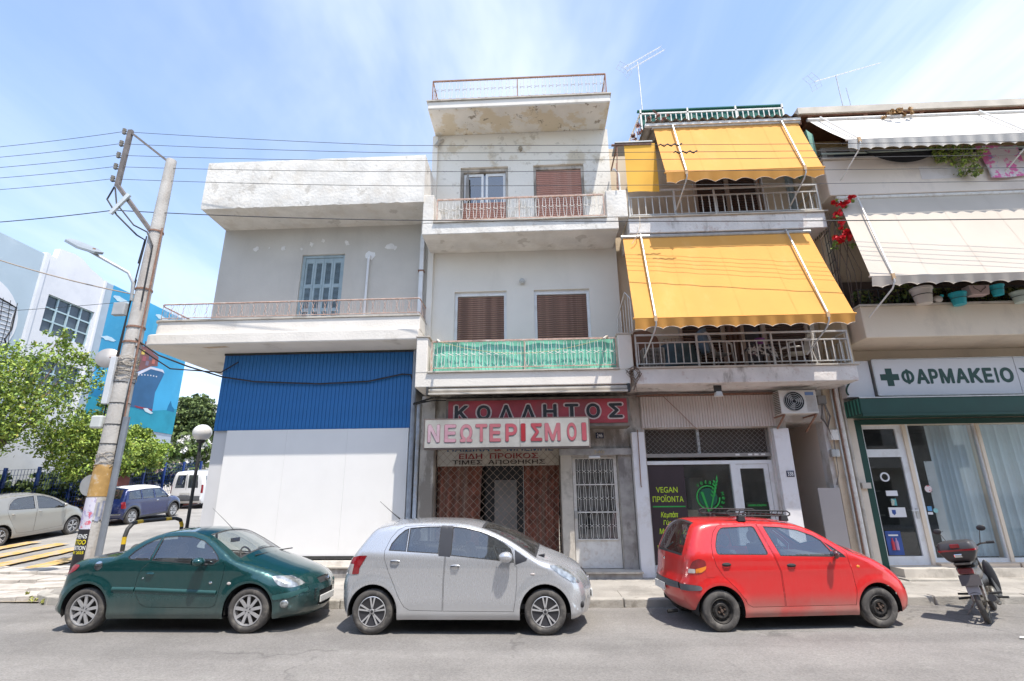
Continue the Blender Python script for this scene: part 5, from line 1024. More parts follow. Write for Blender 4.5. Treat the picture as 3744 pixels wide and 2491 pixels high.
def build_car(S):
    t = thing(S['name'], S['label'], 'car', S['loc'], S['rz'], local=True, group=S.get('group'))
    W = S['W']; paint = S['paint']; rows, par = catmull(S['outline'], S.get('step', .035)); OX = rows[:, :2]; RR = rows[:, 2]; BB = rows[:, 3]; n = len(OX)
    tg = np.gradient(OX, axis=0); tg /= np.linalg.norm(tg, axis=1)[:, None]+1e-9; NR = np.stack([-tg[:, 1], tg[:, 0]], 1)   # outward for a chain running rear-bottom, roof, front-bottom
    for _ in range(3): NR[1:-1] = (NR[:-2]+NR[1:-1]*2+NR[2:])/4
    NR /= np.linalg.norm(NR, axis=1)[:, None]
    zbr, zbf = S['belt']; xr, xf = OX[:, 0].min(), OX[:, 0].max(); A, Bp = OX[:-1], OX[1:]
    zs = S['sill']
    def wbase(x, z):
        zb = zbr+(zbf-zbr)*(x-xr)/(xf-xr); d = z-zb; e = .05; up = np.where(d > e, d, np.where(d < -e, 0, (d+e)**2/(4*e)))
        w = W-S['tumble']*up-.10*np.clip((.50-z)/.35, 0, 1.5)**2*.55
        w = w-S.get('taper', .05)*(np.clip((x-S['wx'][1]*.75)/(xf-S['wx'][1]*.75), 0, 1)**2+np.clip((S['wx'][0]*.8-x)/(S['wx'][0]*.8-xr), 0, 1)**2)
        if S.get('crease'): zc_, a_ = S['crease']; w = w+a_*np.exp(-((z-zc_)/.035)**2)*np.where((x > S['wx'][0])&(x < S['wx'][1]+.2), 1, .3)
        w = w+S.get('sillflare', .014)*np.exp(-((z-zs-.06)/.05)**2)
        for k, wx in enumerate(S['wx']):
            rr = np.hypot(x-wx, z-S['R']); w = w+S.get('flare', .012)*np.exp(-((rr-S['arch']-.03)/.05)**2)
        return w
    def wfull(P):
        P = np.atleast_2d(P); best = np.full(len(P), 1e9); br = np.zeros(len(P))
        for i in range(n-1):
            ab = Bp[i]-A[i]; L = ab@ab+1e-12; tt = np.clip(((P-A[i])@ab)/L, 0, 1); q = A[i]+tt[:, None]*ab; d = np.hypot(*(P-q).T); m_ = d < best; best[m_] = d[m_]; br[m_] = (RR[i]+(RR[i+1]-RR[i])*tt)[m_]
        u = 1-np.minimum(best, br)/np.maximum(br, 1e-6); drop = br*(1-np.sqrt(np.maximum(0, 1-u*u)))
        return wbase(P[:, 0], P[:, 1])-drop
    zs = S['sill']; sil = [tuple(p) for p in OX]+[(OX[-1][0]-.02, zs), (OX[0][0]+.02, zs)]
    arches = [[(wx+S['arch']*cos(a), S['R']+S['arch']*1.0*sin(a)) for a in [pi*k/20 for k in range(21)]]+[(wx-S['arch'], 0), (wx+S['arch'], 0)] for wx in S['wx']]
    # regions in order of priority: (name, polygon, material, offset, label)
    regs = []
    for a in arches: regs.append(('void', a, None, 0, None))
    for nm, poly, m_, off in S['regions']:
        if nm == 'side_window': regs.append((nm, inset(poly, .012), m_, -.008, None)); regs.append(('window_seal', poly, RUB, -.002, None))
        elif nm == 'door': pass
        else: regs.append((nm, poly, m_, off, None))
    for nm, poly, m_, off in S['regions']:
        if nm == 'door': regs.append((nm, inset(poly, .005), m_ or paint, 0, None)); regs.append(('void', poly, None, 0, None))
        if nm == 'flap': pass
    pts = []; edges = []
    def addloop(poly, step=.05, close=True):
        b = len(pts); q = []
        for i in range(len(poly)):
            a = np.array(poly[i]); c = np.array(poly[(i+1) % len(poly)]); k = max(1, int(np.hypot(*(c-a))/step))
            for j in range(k): q.append(tuple(a+(c-a)*j/k))
        pts.extend(q); edges.extend([(b+i, b+(i+1) % len(q)) for i in range(len(q))])
    addloop(sil)
    for r in regs: addloop(r[1])
    g = S.get('grid', .035); X, Z = np.meshgrid(np.arange(xr-.05, xf+.05, g), np.arange(zs+g/2, OX[:, 1].max(), g)); gp = np.stack([X.ravel(), Z.ravel()], 1); gp += (np.random.RandomState(3).rand(*gp.shape)-.5)*g*.3
    gp = gp[inpoly(gp, sil)]; ring = [OX-NR*(RR*f)[:, None] for f in (.02, .1, .28, .55, .85)]; ring = np.concatenate(ring); ring = ring[inpoly(ring, sil)]
    pts.extend(map(tuple, gp)); pts.extend(map(tuple, ring))
    vo, eo, fo, *_ = delaunay_2d_cdt([Vector(p) for p in pts], edges, [], 0, .0008)
    V = np.array([tuple(v) for v in vo]); F = np.array([f for f in fo if len(f) == 3]); C = V[F].mean(1)
    a2 = (V[F[:, 1]]-V[F[:, 0]]); b2 = (V[F[:, 2]]-V[F[:, 0]]); ar = a2[:, 0]*b2[:, 1]-a2[:, 1]*b2[:, 0]; F[ar < 0] = F[ar < 0][:, ::-1]
    inside = inpoly(C, sil); lab = np.full(len(F), -1); 
    for k in range(len(regs)-1, -1, -1): lab[inpoly(C, regs[k][1])] = k
    Wv = wfull(V); out = {}
    body = MB()
    def emit(mb, faces, off):
        used = np.unique(faces); mp_ = {u: i for i, u in enumerate(used)}
        for s_ in (-1, 1):
            fs = [tuple(mp_[i] for i in (f if s_ < 0 else f[::-1])) for f in faces]
            mb.add([(V[u][0], s_*(Wv[u]+off), V[u][1]) for u in used], fs)
    emit(body, F[inside & (lab == -1)], 0)
    # strip over the car: bumper, tailgate, roof, bonnet, bumper
    nv = 18; vv = np.linspace(-1, 1, nv+1); ye = wfull(OX); Pst = np.zeros((n, nv+1, 3))
    for j, v in enumerate(vv):
        f = (1-v*v)*BB; Pst[:, j, 0] = OX[:, 0]+NR[:, 0]*f; Pst[:, j, 2] = OX[:, 1]+NR[:, 1]*f; Pst[:, j, 1] = v*ye
    sreg = {}
    for i in range(n-1):
        pm = (par[i]+par[i+1])/2
        for j in range(nv):
            vm = abs((vv[j]+vv[j+1])/2); key = None
            for k, (nm, t0, t1, v0, v1, m_, off) in enumerate(S['strip']):
                if t0 <= pm <= t1 and v0 <= vm <= v1: key = k; break
            q = [Pst[i, j], Pst[i, j+1], Pst[i+1, j+1], Pst[i+1, j]]
            if key is None: body.add(q, [(0, 1, 2, 3)])
            else:
                nn = Vector((NR[i][0], 0, NR[i][1]))*S['strip'][key][6]; sreg.setdefault(key, MB()).add([Vector(p)+nn for p in q], [(0, 1, 2, 3)])
    bo = body.out('body', paint, t, smooth='all', weld=True)
    for k, mb in sreg.items():
        nm, _, _, _, _, m_, _ = S['strip'][k]; mb.out(nm, m_, t, smooth='all', weld=True)
    for k, r in enumerate(regs):
        if r[0] == 'void': continue
        fc = F[inside & (lab == k)]
        if not len(fc): continue
        used = np.unique(fc); mp_ = {u: i for i, u in enumerate(used)}
        for s_ in (-1, 1):
            if s_ > 0 and r[0] in S.get('near_only', ()): continue
            mb = MB(); mb.add([(V[u][0], s_*(Wv[u]+r[3]), V[u][1]) for u in used], [tuple(mp_[i] for i in (f if s_ < 0 else f[::-1])) for f in fc]); mb.out(r[0], r[2], t, smooth='all')
    S['wfull'] = wfull
    # wheel wells, underbody, wheels
    for wx in S['wx']:
        for s_ in (-1, 1):
            mb = MB(); A_ = S['arch']; prof = [(wx+A_*1.0*cos(a), S['R']+A_*sin(a)) for a in [-.2+(pi+.4)*k/16 for k in range(17)]]
            y0, y1 = s_*(W-.035), s_*(W-.30); vs = [(x, y0, z) for x, z in prof]+[(x, y1, z) for x, z in prof]; mb.add(vs, [(i, i+1, i+18, i+17) for i in range(16)]+[tuple(range(17, 34))]); mb.out('wheel_well', under, t)
            make_wheel(t, wx, s_*(W-S.get('tuck', .015)), S['R'], S['rim'], S['style'], S['rimmat'], s_)
    MB().box(S['wx'][0]+S['arch'], S['wx'][1]-S['arch'], -W+.07, W-.07, zs+.005, zs+.02).out('underbody', under, t)
    mb = MB(); mb.box(xr+.25, xf-.25, -W+.33, W-.33, zs+.03, zs+.12); mb.box(-.3, -.2, -W+.3, W-.3, zs-.02, zs+.03); mb.tube([(-1.0, .2, zs-.01), (xr+.3, .2, zs)], .04, 6); mb.out('chassis', under, t)
    # cabin
    sx = S['seats']; zf = zs+.12
    mb = MB(); mb.box(S['cab'][0], S['cab'][1], -W+.12, W-.12, zf, zf+.06); mb.out('cabin_floor', seatm, t)
    zb = S['belt'][1]
    for k, x in enumerate(sx):
        for y in (-.34*W/.8, .34*W/.8):
            c = Vector((x, y, 0)); s = MB(); s.box(x-.05, x+.42, y-.22, y+.22, zf+.1, zf+.28); h = S.get('seat_h', .50)
            s.prism([(x-.06, y-.22, zf+.25), (x+.08, y-.22, zf+.25), (x-.06, y-.20, zf+.25+h), (x-.16, y-.20, zf+.25+h)], (0, .42, 0)); s.out('seat', seatm, t, bevel=.04)
            ell((x-.14, y, zf+.25+h+.12), (.05, .12, .09)).out('headrest', seatm, t, smooth=True)
    MB().prism([(S['cab'][1]-.05, -W+.14, zb-.02), (S['cab'][1]-.3, -W+.14, zb-.02), (S['cab'][1]-.38, -W+.14, zb-.12), (S['cab'][1]-.3, -W+.14, zf), (S['cab'][1]-.05, -W+.14, zf)], (0, 2*W-.28, 0)).out('dashboard', mat('dashboard_grey', (.07, .07, .07), .7), t)
    q = MB(); a0 = Vector((S['cab'][1]-.48, .34, zb-.03)); q.tube([a0+Vector((-.07*sin(a)*1.0, .17*cos(a), .16*sin(a))) for a in [2*pi*k/20 for k in range(20)]], .014, 6, closed=True); q.beam(a0+Vector((0, -.16, 0)), a0+Vector((0, .16, 0)), .03); q.beam(a0, a0+Vector((.15, 0, -.1)), .04); q.out('steering_wheel', RUB, t)
    return t
def outl(rows): return rows
def handle(t, S, x, z, m_=RUB, recess=None, w=.10):
    y = -float(S['wfull'](np.array([[x, z]]))[0])
    ell((x, y-.0, z), (w*.62, .008, .026)).out('handle_cup', m_ if recess is None else recess, t, smooth=True)
    MB().tube([(x-w*.5, y-.006, z+.004), (x-w*.3, y-.026, z+.006), (x+w*.3, y-.026, z+.004), (x+w*.5, y-.006, z+.0)], .010, 6).out('door_handle', m_, t, smooth=True)
def mirror(t, S, x, z, m_, r=(.07, .06, .055)):
    for s_ in (-1, 1):
        y = s_*float(S['wfull'](np.array([[x+.05, z-.04]]))[0]); o = MB(); o.tube([(x+.06, y, z-.05), (x+.03, y+s_*.06, z-.04)], .02, 6); a = ell((x, y+s_*.11, z), (r[0], r[1]*1.25, r[2])).out('mirror', m_, t, smooth=True); o.out('mirror_stalk', RUB, a)
        MB().lathe([(0, 0), (r[2]*.8, 0)], (x-r[0]*.99, y+s_*.11, z), 14, 'x').out('mirror_glass', chrome, a)

# ---- dark green coupe
gp = carpaint('dark_green_metallic', (.004, .058, .060), .4, .22, (.20, .20, .18), .05, .34, .2, .6)
S = dict(name='green_coupe', label='dusty dark green metallic coupe parked leftmost at the kerb, with silver spoked wheels', loc=(-5.38, 8.6, 0), rz=0, W=.80, belt=(.97, .90), tumble=.42, wx=(-1.17, 1.24), R=.295, rim=.205, arch=.355, sill=.185, style='spoke9', rimmat=mat('alloy_silver', (.56, .56, .57), .35, metal=.6, var=.12, vscale=8), paint=gp, flare=.02, taper=.05, crease=(.80, .005), seats=(.0, -.75), seat_h=.38, cab=(-1.0, 1.0),
  outline=[(-1.549, 0.21, 0.1, 0.03), (-1.682, 0.23, 0.16, 0.04), (-1.74, 0.31, 0.18, 0.05), (-1.715, 0.4, 0.2, 0.05), (-1.723, 0.52, 0.22, 0.06), (-1.69, 0.62, 0.22, 0.06), (-1.657, 0.74, 0.2, 0.07), (-1.591, 0.86, 0.17, 0.07), (-1.483, 0.935, 0.14, 0.05), (-1.3, 0.975, 0.12, 0.04), (-1.0, 1.0, 0.11, 0.04), (-0.86, 1.02, 0.08, 0.04), (-0.72, 1.115, 0.07, 0.045), (-0.52, 1.235, 0.07, 0.05), (-0.32, 1.305, 0.07, 0.045), (-0.1, 1.335, 0.07, 0.04), (0.15, 1.33, 0.07, 0.045), (0.38, 1.275, 0.06, 0.06), (0.56, 1.185, 0.055, 0.08), (0.75, 1.07, 0.055, 0.1), (0.96, 0.945, 0.07, 0.11), (1.22, 0.875, 0.14, 0.09), (1.52, 0.785, 0.19, 0.08), (1.776, 0.695, 0.24, 0.08), (1.917, 0.6, 0.28, 0.07), (1.97, 0.5, 0.3, 0.09), (1.978, 0.38, 0.3, 0.09), (1.952, 0.26, 0.28, 0.09), (1.864, 0.19, 0.22, 0.07), (1.706, 0.17, 0.12, 0.05)],
  strip=[('rear_screen', 12.2, 14.3, 0, .80, carglass, -.004), ('windscreen', 17.15, 19.85, 0, .88, windglass, -.004), ('windscreen_seal', 17.0, 20.0, 0, .93, RUB, -.002), ('grille', 24.05, 24.75, 0, .42, RUB, -.01), ('lower_grille', 25.5, 26.7, 0, .50, RUB, -.02), ('boot_vent', 9.3, 9.6, .55, .9, RUB, .0)],
  regions=[('side_window', [(-.66, 1.0), (-.60, 1.08), (-.48, 1.17), (-.36, 1.232), (-.27, 1.262), (-.315, .955), (-.5, .955), (-.63, .97)], carglass, 0),
           ('side_window', [(-.245, 1.268), (-.02, 1.283), (.2, 1.272), (.40, 1.215), (.56, 1.12), (.68, 1.02), (.73, .95), (.65, .895), (.34, .905), (-.285, .95)], carglass, 0),
           ('headlight', rounded([(1.52, .735), (1.70, .725), (1.86, .68), (1.925, .60), (1.81, .575), (1.66, .60), (1.57, .665)], .05), headm, .006),
           ('tail_light', rounded([(-1.64, .75), (-1.60, .86), (-1.50, .905), (-1.36, .895), (-1.40, .83), (-1.51, .77)], .05), redlens, .006),
           ('fuel_cap', [(-1.07+.062*cos(a), .885+.062*sin(a)) for a in [k*pi/8 for k in range(16)]], chrome, .003),
           ('front_moulding', rounded([(1.57, .49), (1.965, .55), (1.97, .50), (1.80, .445), (1.60, .43)], .04), mat('green_trim', (.02, .08, .08), .5, var=.1), .012),
           ('door', [(-.31, .93), (-.40, .85), (-.45, .74), (-.455, .62), (-.42, .49), (-.35, .38), (-.26, .335), (.68, .325), (.76, .36), (.79, .5), (.82, .7), (.84, .88), (.80, .93), (.65, .885), (.34, .895)], None, 0)])
gc = build_car(S)
yv = lambda x, z: -float(S['wfull'](np.array([[x, z]]))[0])
for a, b in (((-.79, .575), (-.46, .57)), ((-.44, .57), (.76, .525))):
    mb = MB(); n_ = 12; tp = []
    mb.grid(lambda u, v: (a[0]+(b[0]-a[0])*u, yv(a[0]+(b[0]-a[0])*u, .55)-.016*sin(pi*min(max(v, .02), .98))-.002, a[1]+(b[1]-a[1])*u-.032+.062*v), n_, 6); mb.out('rubbing_strip', MATS['green_trim'], gc, smooth='all')
handle(gc, S, -.26, .775, gp); mirror(gc, S, .50, .945, gp, (.085, .07, .06))
for x, z, r in ((-.36, .715, .012), (.655, .655, .024), (.93, .645, .03)): ell((x, yv(x, z)-.003, z), (r, .008, r*.7)).out('side_marker' if x > .9 else 'badge', chrome if x < .9 else clearlens, gc, smooth=True)
ell((1.75, yv(1.75, .375), .375), (.065, .03, .055)).out('fog_light', headm, gc, smooth=True)
MB().box(2.055, 2.075, -.26, .26, .30, .40).out('number_plate', plate, gc, bevel=.01)
lion = MB(); lion.tube([(2.04, -.03, .62), (2.055, .0, .60), (2.05, .02, .64), (2.03, .0, .67), (2.04, -.03, .66)], .008, 5); lion.out('emblem', chrome, gc)
for k in range(5): MB().tube([(2.015+.015*sin(pi*(j/8)), -.36+.09*j, .38+k*.03) for j in range(9)], .006, 4).out('grille_bar', RUB, gc)
for y0 in (-.45, .1): MB().tube([(1.08, y0, .985), (1.12, y0+.25, .99), (1.15, y0+.52, .985)], .009, 5).out('wiper', RUB, gc)
MB().tube([(.42, 0, 1.33), (.28, 0, 1.45), (.02, 0, 1.66)], [.006, .004, .002], 4).out('aerial', RUB, gc)
MB().box(.46, .5, -.1, .1, 1.14, 1.2).out('rear_view_mirror', RUB, gc)

# ---- silver hatchback
sp_ = carpaint('silver_metallic', (.56, .57, .59), .55, .27, (.45, .42, .38), .05, .30, .15, .42)
S = dict(name='silver_hatchback', label='silver five door hatchback parked in the middle of the row, black and silver wheel covers', loc=(-1.14, 8.57, 0), rz=0, W=.81, belt=(1.03, .90), tumble=.36, wx=(-1.205, 1.205), R=.288, rim=.195, arch=.352, sill=.185, style='hubcap', rimmat=mat('hubcap_silver', (.62, .62, .63), .3, metal=.6, var=.05), paint=sp_, crease=(.835, .005), flare=.015, taper=.05, seats=(.12, -.72), seat_h=.52, cab=(-1.15, .95),
  outline=[(-1.54, .20, .10, .02), (-1.62, .23, .16, .03), (-1.68, .34, .22, .05), (-1.705, .5, .24, .05), (-1.70, .64, .22, .05), (-1.66, .77, .18, .05), (-1.60, .92, .13, .05), (-1.52, 1.04, .10, .05), (-1.40, 1.20, .08, .05), (-1.27, 1.35, .075, .05), (-1.12, 1.40, .07, .045), (-.9, 1.43, .07, .045), (-.6, 1.445, .07, .045), (-.2, 1.44, .07, .045), (.1, 1.415, .07, .05), (.3, 1.365, .065, .06), (.48, 1.305, .055, .08), (.72, 1.195, .05, .11), (.95, 1.06, .05, .13), (1.12, .955, .08, .13), (1.32, .905, .15, .10), (1.52, .83, .2, .09), (1.67, .745, .24, .09), (1.76, .63, .28, .10), (1.80, .50, .30, .11), (1.80, .36, .30, .11), (1.76, .24, .26, .10), (1.66, .175, .18, .06), (1.58, .17, .10, .04)],
  strip=[('rear_screen', 7.3, 9.1, 0, .86, carglass, -.003), ('rear_screen_seal', 7.15, 9.25, 0, .93, RUB, 0), ('windscreen', 15.2, 18.7, 0, .92, windglass, -.004), ('windscreen_seal', 15.05, 18.9, 0, .96, RUB, -.002), ('grille', 22.2, 23.0, 0, .4, RUB, -.005), ('lower_grille', 24.4, 25.4, 0, .5, RUB, -.015)],
  regions=[('side_window', [(-1.02, 1.075), (-.99, 1.17), (-.90, 1.28), (-.82, 1.345), (-.755, 1.372), (-.765, 1.06)], carglass, 0),
           ('side_window', [(-.745, 1.375), (-.5, 1.392), (-.28, 1.395), (-.295, 1.03), (-.755, 1.058)], carglass, 0),
           ('side_window', [(-.115, 1.39), (.05, 1.375), (.3, 1.32), (.51, 1.235), (.64, 1.165), (.74, 1.09), (.775, 1.0), (.78, .91), (.5, .945), (-.125, 1.005)], carglass, 0),
           ('pillar_trim', [(-.28, 1.40), (-.115, 1.395), (-.125, .99), (-.295, 1.005)], mat('black_trim', (.03, .032, .04), .45, var=.1), .001),
           ('mirror_triangle', [(.79, 1.08), (.97, .965), (.955, .935), (.80, .885)], MATS['black_trim'], .001),
           ('headlight', rounded([(1.26, .875), (1.42, .865), (1.56, .79), (1.66, .70), (1.72, .635), (1.60, .645), (1.44, .74)], .05), headm, .006),
           ('tail_light', rounded([(-1.63, .905), (-1.56, .98), (-1.44, 1.01), (-1.32, 1.015), (-1.37, .93), (-1.42, .85), (-1.425, .77), (-1.53, .765), (-1.50, .9)], .02), redlens, .006),
           ('lamp_lens', [(-1.66, .77), (-1.53, .765), (-1.505, .90), (-1.625, .90)], clearlens, .006),
           ('door', [(-1.07, .97), (-1.075, 1.08), (-1.01, 1.24), (-.92, 1.35), (-.82, 1.395), (-.5, 1.41), (-.198, 1.405), (-.198, .99), (-.215, .71), (-.22, .295), (-.68, .305), (-.76, .35), (-.83, .46), (-.90, .60), (-1.0, .80)], None, 0),
           ('door', [(-.19, 1.405), (.1, 1.385), (.35, 1.315), (.55, 1.23), (.76, 1.10), (.79, 1.0), (.79, .88), (.825, .86), (.82, .64), (.79, .4), (.77, .288), (-.212, .295), (-.207, .71), (-.19, .99)], None, 0)])
yc_ = build_car(S); yv = lambda x, z: -float(S['wfull'](np.array([[x, z]]))[0])
for x, z in ((-.91, .93), (-.05, .865)): handle(yc_, S, x, z, MATS['black_trim'], sp_, .12)
mirror(yc_, S, .67, .995, sp_, (.10, .065, .072))
ell((1.04, yv(1.04, .765), .765), (.035, .006, .015)).out('side_marker', clearlens, yc_, smooth=True); ell((1.72, yv(1.70, .36)+.02, .36), (.03, .03, .045)).out('fog_light', RUB, yc_, smooth=True)
MB().box(1.895, 1.91, -.26, .26, .38, .48).out('number_plate', plate, yc_); ell((1.88, 0, .62), (.01, .05, .035)).out('emblem', chrome, yc_, smooth=True)
MB().tube([(-1.08, .0, 1.47), (-1.2, 0, 1.56), (-1.42, .0, 1.74)], [.012, .006, .003], 5).out('aerial', RUB, yc_)
for y0 in (-.6, -.1): MB().tube([(1.10, y0, 1.0), (1.16, y0+.25, 1.03), (1.15, y0+.5, 1.03)], .009, 5).out('wiper', RUB, yc_)
MB().box(1.08, 1.22, -.62, .62, .985, .995).out('cowl', MATS['black_trim'], yc_)

# ---- red hatchback
rp_ = carpaint('faded_red_paint', (.60, .016, .016), .0, .34, (.36, .23, .19), .04, .62, .2, .52)
S = dict(name='red_hatchback', label='small bright red hatchback with black roof rack and dusty sills, black steel wheels', loc=(3.645, 8.82, 0), rz=.11, W=.74, belt=(.97, .92), tumble=.40, wx=(-1.22, 1.08), R=.262, rim=.165, arch=.325, sill=.17, style='steel', rimmat=mat('black_steel_wheel', (.05, .046, .043), .6, metal=.4, var=.3, vscale=12), paint=rp_, flare=.014, taper=.05, crease=(.76, .004), seats=(.0, -.75), seat_h=.48, cab=(-1.2, .8),
  outline=[(-1.451, 0.2, 0.125, 0.02), (-1.561, 0.25, 0.2, 0.04), (-1.654, 0.37, 0.225, 0.06), (-1.693, 0.48, 0.225, 0.07), (-1.701, 0.6, 0.225, 0.07), (-1.67, 0.68, 0.2, 0.06), (-1.65, 0.8, 0.188, 0.06), (-1.623, 0.95, 0.15, 0.06), (-1.561, 1.1, 0.112, 0.06), (-1.483, 1.26, 0.1, 0.06), (-1.397, 1.375, 0.1, 0.055), (-1.24, 1.41, 0.07, 0.05), (-1.0, 1.42, 0.065, 0.045), (-0.46, 1.415, 0.065, 0.045), (-0.1, 1.395, 0.065, 0.045), (0.16, 1.35, 0.06, 0.05), (0.38, 1.26, 0.055, 0.07), (0.6, 1.12, 0.05, 0.1), (0.84, 0.98, 0.06, 0.11), (1.03, 0.925, 0.1, 0.1), (1.22, 0.855, 0.14, 0.09), (1.412, 0.745, 0.18, 0.09), (1.546, 0.63, 0.2, 0.09), (1.614, 0.5, 0.2, 0.1), (1.636, 0.38, 0.2, 0.1), (1.602, 0.25, 0.18, 0.09), (1.49, 0.18, 0.12, 0.05), (1.412, 0.17, 0.1, 0.03)],
  strip=[('rear_screen', 7.25, 10.0, 0, .86, carglass, -.003), ('rear_screen_seal', 7.1, 10.15, 0, .93, RUB, -.001), ('windscreen', 15.1, 18.0, 0, .90, windglass, -.004), ('windscreen_seal', 15.0, 18.15, 0, .95, RUB, -.002), ('lower_grille', 23.6, 24.4, 0, .5, RUB, -.01), ('rear_bumper_trim', 3.2, 4.1, 0, 1, mat('grey_bumper_plastic', (.11, .115, .125), .6, var=.1), .012)],
  regions=[('side_window', rounded([(-1.21, .985), (-1.20, 1.10), (-1.13, 1.26), (-1.05, 1.34), (-.54, 1.355), (-.445, .97)], .05), carglass, 0),
           ('side_window', [(-.405, 1.35), (-.15, 1.335), (.10, 1.295), (.31, 1.215), (.41, 1.15), (.50, 1.0), (.545, .93), (-.28, .955)], carglass, 0),
           ('side_window', [(.43, 1.135), (.54, 1.06), (.66, .965), (.69, .92), (.565, .93)], carglass, 0),
           ('tail_light', rounded([(-1.60, .80), (-1.56, .90), (-1.48, .935), (-1.39, .91), (-1.38, .84), (-1.45, .82), (-1.53, .80)], .03), redlens, .008),
           ('lamp_lens', rounded([(-1.62, .74), (-1.61, .80), (-1.54, .80), (-1.54, .745)], .015), clearlens, .008),
           ('turn_lamp', rounded([(-1.535, .745), (-1.535, .80), (-1.45, .82), (-1.38, .84), (-1.40, .79), (-1.46, .755)], .015), amber, .008),
           ('headlight', rounded([(1.46, .68), (1.51, .66), (1.53, .61), (1.48, .61)], .015), headm, .006),
           ('front_marker', rounded([(1.50, .545), (1.60, .55), (1.61, .50), (1.54, .475)], .02), mat('smoked_lens', (.10, .11, .11), .3), .006),
           ('rear_bumper_trim', rounded([(-1.74, .58), (-1.66, .595), (-1.50, .585), (-1.47, .555), (-1.50, .525), (-1.62, .515), (-1.73, .50)], .03), MATS['grey_bumper_plastic'], .014),
           ('fuel_flap', rounded([(-1.40, .80), (-1.27, .80), (-1.27, .69), (-1.39, .69)], .03), rp_, .003),
           ('door', [(-1.27, .98), (-1.25, 1.14), (-1.18, 1.28), (-1.09, 1.372), (-.5, 1.385), (-.44, 1.18), (-.375, .95), (-.315, .75), (-.31, .30), (-.78, .30), (-.85, .34), (-.90, .42), (-1.0, .55), (-1.15, .70), (-1.24, .84)], None, 0),
           ('door', [(-.49, 1.385), (-.11, 1.372), (.14, 1.33), (.36, 1.245), (.58, 1.10), (.72, .985), (.715, .90), (.745, .72), (.76, .5), (.715, .30), (-.30, .30), (-.305, .75), (-.365, .95), (-.43, 1.18)], None, 0)])
rc = build_car(S); yv = lambda x, z: -float(S['wfull'](np.array([[x, z]]))[0])
for x, z in ((-1.09, .855), (-.145, .83)): handle(rc, S, x, z, RUB, None, .11)
mirror(rc, S, .46, .975, mat('mirror_dark_red', (.12, .03, .03), .25, var=.2, coat=1.), (.045, .05, .06))
ell((.84, yv(.84, .80), .80), (.026, .008, .02)).out('side_marker', amber, rc, smooth=True)
MB().box(-1.80, -1.785, -.10, .32, .44, .54).out('number_plate', plate, rc); MB().tube([(-1.69, -.05, 1.02), (-1.66, -.25, 1.12)], .01, 5).out('rear_wiper', RUB, rc); ell((-1.73, 0, .88), (.008, .03, .02)).out('emblem', chrome, rc, smooth=True)

MB().tube([(-1.70, -.30, .20), (-1.85, -.30, .19)], .025, 8)    .out('exhaust', under, rc, smooth=True)
# roof rack: two ladder frames on feet
rk = thing('roof_rack', 'black metal roof rack of two ladder shaped side frames on the red car', 'roof rack', (3.645, 8.82, 0), .11, local=True)
for y in (-.50, .50):
    x0, x1 = (-.86, .04)
    for a, b in ((x0-.02, x1+.05),):
        f_ = MB(); zt = 1.555; f_.tube([(a, y, zt-.03), (a, y, zt-.0), (a+.04, y, zt+.02), (b-.04, y, zt+.0), (b, y, zt-.03), (b, y, zt-.055), (b-.04, y, zt-.07), (a+.04, y, zt-.055)], .011, 6, closed=True)
        k = 0
        while a+.1+k*.085 < b-.05: x = a+.08+k*.085; f_.tube([(x, y, zt-.055), (x+.04, y, zt+.012)], .007, 4); k += 1
        f_.out('side_frame', RUB, rk, smooth=True)
    for x in (-.68, -.02): MB().prism([(x-.06, y-.04, 1.415), (x+.06, y-.04, 1.415), (x+.045, y-.04, 1.50), (x-.045, y-.04, 1.50)], (0, .08, 0)).out('foot', RUB, rk, bevel=.01)
for x in (-.68, -.02): MB().tube([(x, -.52, 1.50), (x, .52, 1.50)], .014, 6).out('cross_bar', RUB, rk)
# ================================================================== SIDE STREET BACKGROUND
def xprism(mb, yz, X, d, mi=0): return mb.prism([(X, y, z) for y, z in yz], (d, 0, 0), mi)
def wallx(mb, y0, y1, z0, z1, x0, x1, holes):
    ys = sorted({y0, y1, *[h[0] for h in holes], *[h[1] for h in holes]}); zs = sorted({z0, z1, *[h[2] for h in holes], *[h[3] for h in holes]})
    for a, b in zip(ys, ys[1:]):
        for c, d in zip(zs, zs[1:]):
            if not any(h[0] <= (a+b)/2 <= h[1] and h[2] <= (c+d)/2 <= h[3] for h in holes): mb.box(x0, x1, a, b, c, d)
    return mb
mu = thing('mural_building', 'white and pale blue school like building with a painted ship on its end wall', 'building', (-24, 16, 0))
skyw = mat('pale_blue_wall_paint', (.44, .53, .60), .9, var=.08, vscale=.4, dirt=(.55, .62, .66), dirt_amt=.6, dscale=.35)
whw = mat('white_wall_paint', (.72, .72, .75), .9, var=.05, vscale=.5, dirt=(.55, .56, .6), dirt_amt=.4, dscale=.6)
wins = [(18.72, 20.98, 8.32, 9.91), (18.72, 20.98, 5.72, 7.28)]
MB().box(-34, -20.2, -2, 18.15, 0, 11.45).out('wall', skyw, mu)
mb = MB(); wallx(mb, 18.30, 21.10, 0, 11.5, -20.25, -20.0, wins); mb.box(-34, -20.25, 18.15, 27.38, 0, 11.5); mb.out('wall', whw, mu)
xprism(MB(), [(18.66, 11.5), (18.7, 11.95), (19.4, 12.05), (19.8, 12.0), (20.3, 11.75), (20.9, 11.6), (21.1, 11.5)], -20.25, .25).out('gable', whw, mu)
MB().box(-20.2, -20.05, -2, 18.15, 0, 11.46).out('wall', skyw, mu)
for a, b in ((18.15, 18.30), (21.10, 21.2)): MB().box(-20.2, -19.93, a, b, 0, 11.52).out('pilaster', whw, mu)
MB().box(-20.2, -19.98, 21.2, 21.63, 0, 11.5).out('grey_band', mat('grey_blue_band', (.38, .45, .52), .9, var=.05), mu)
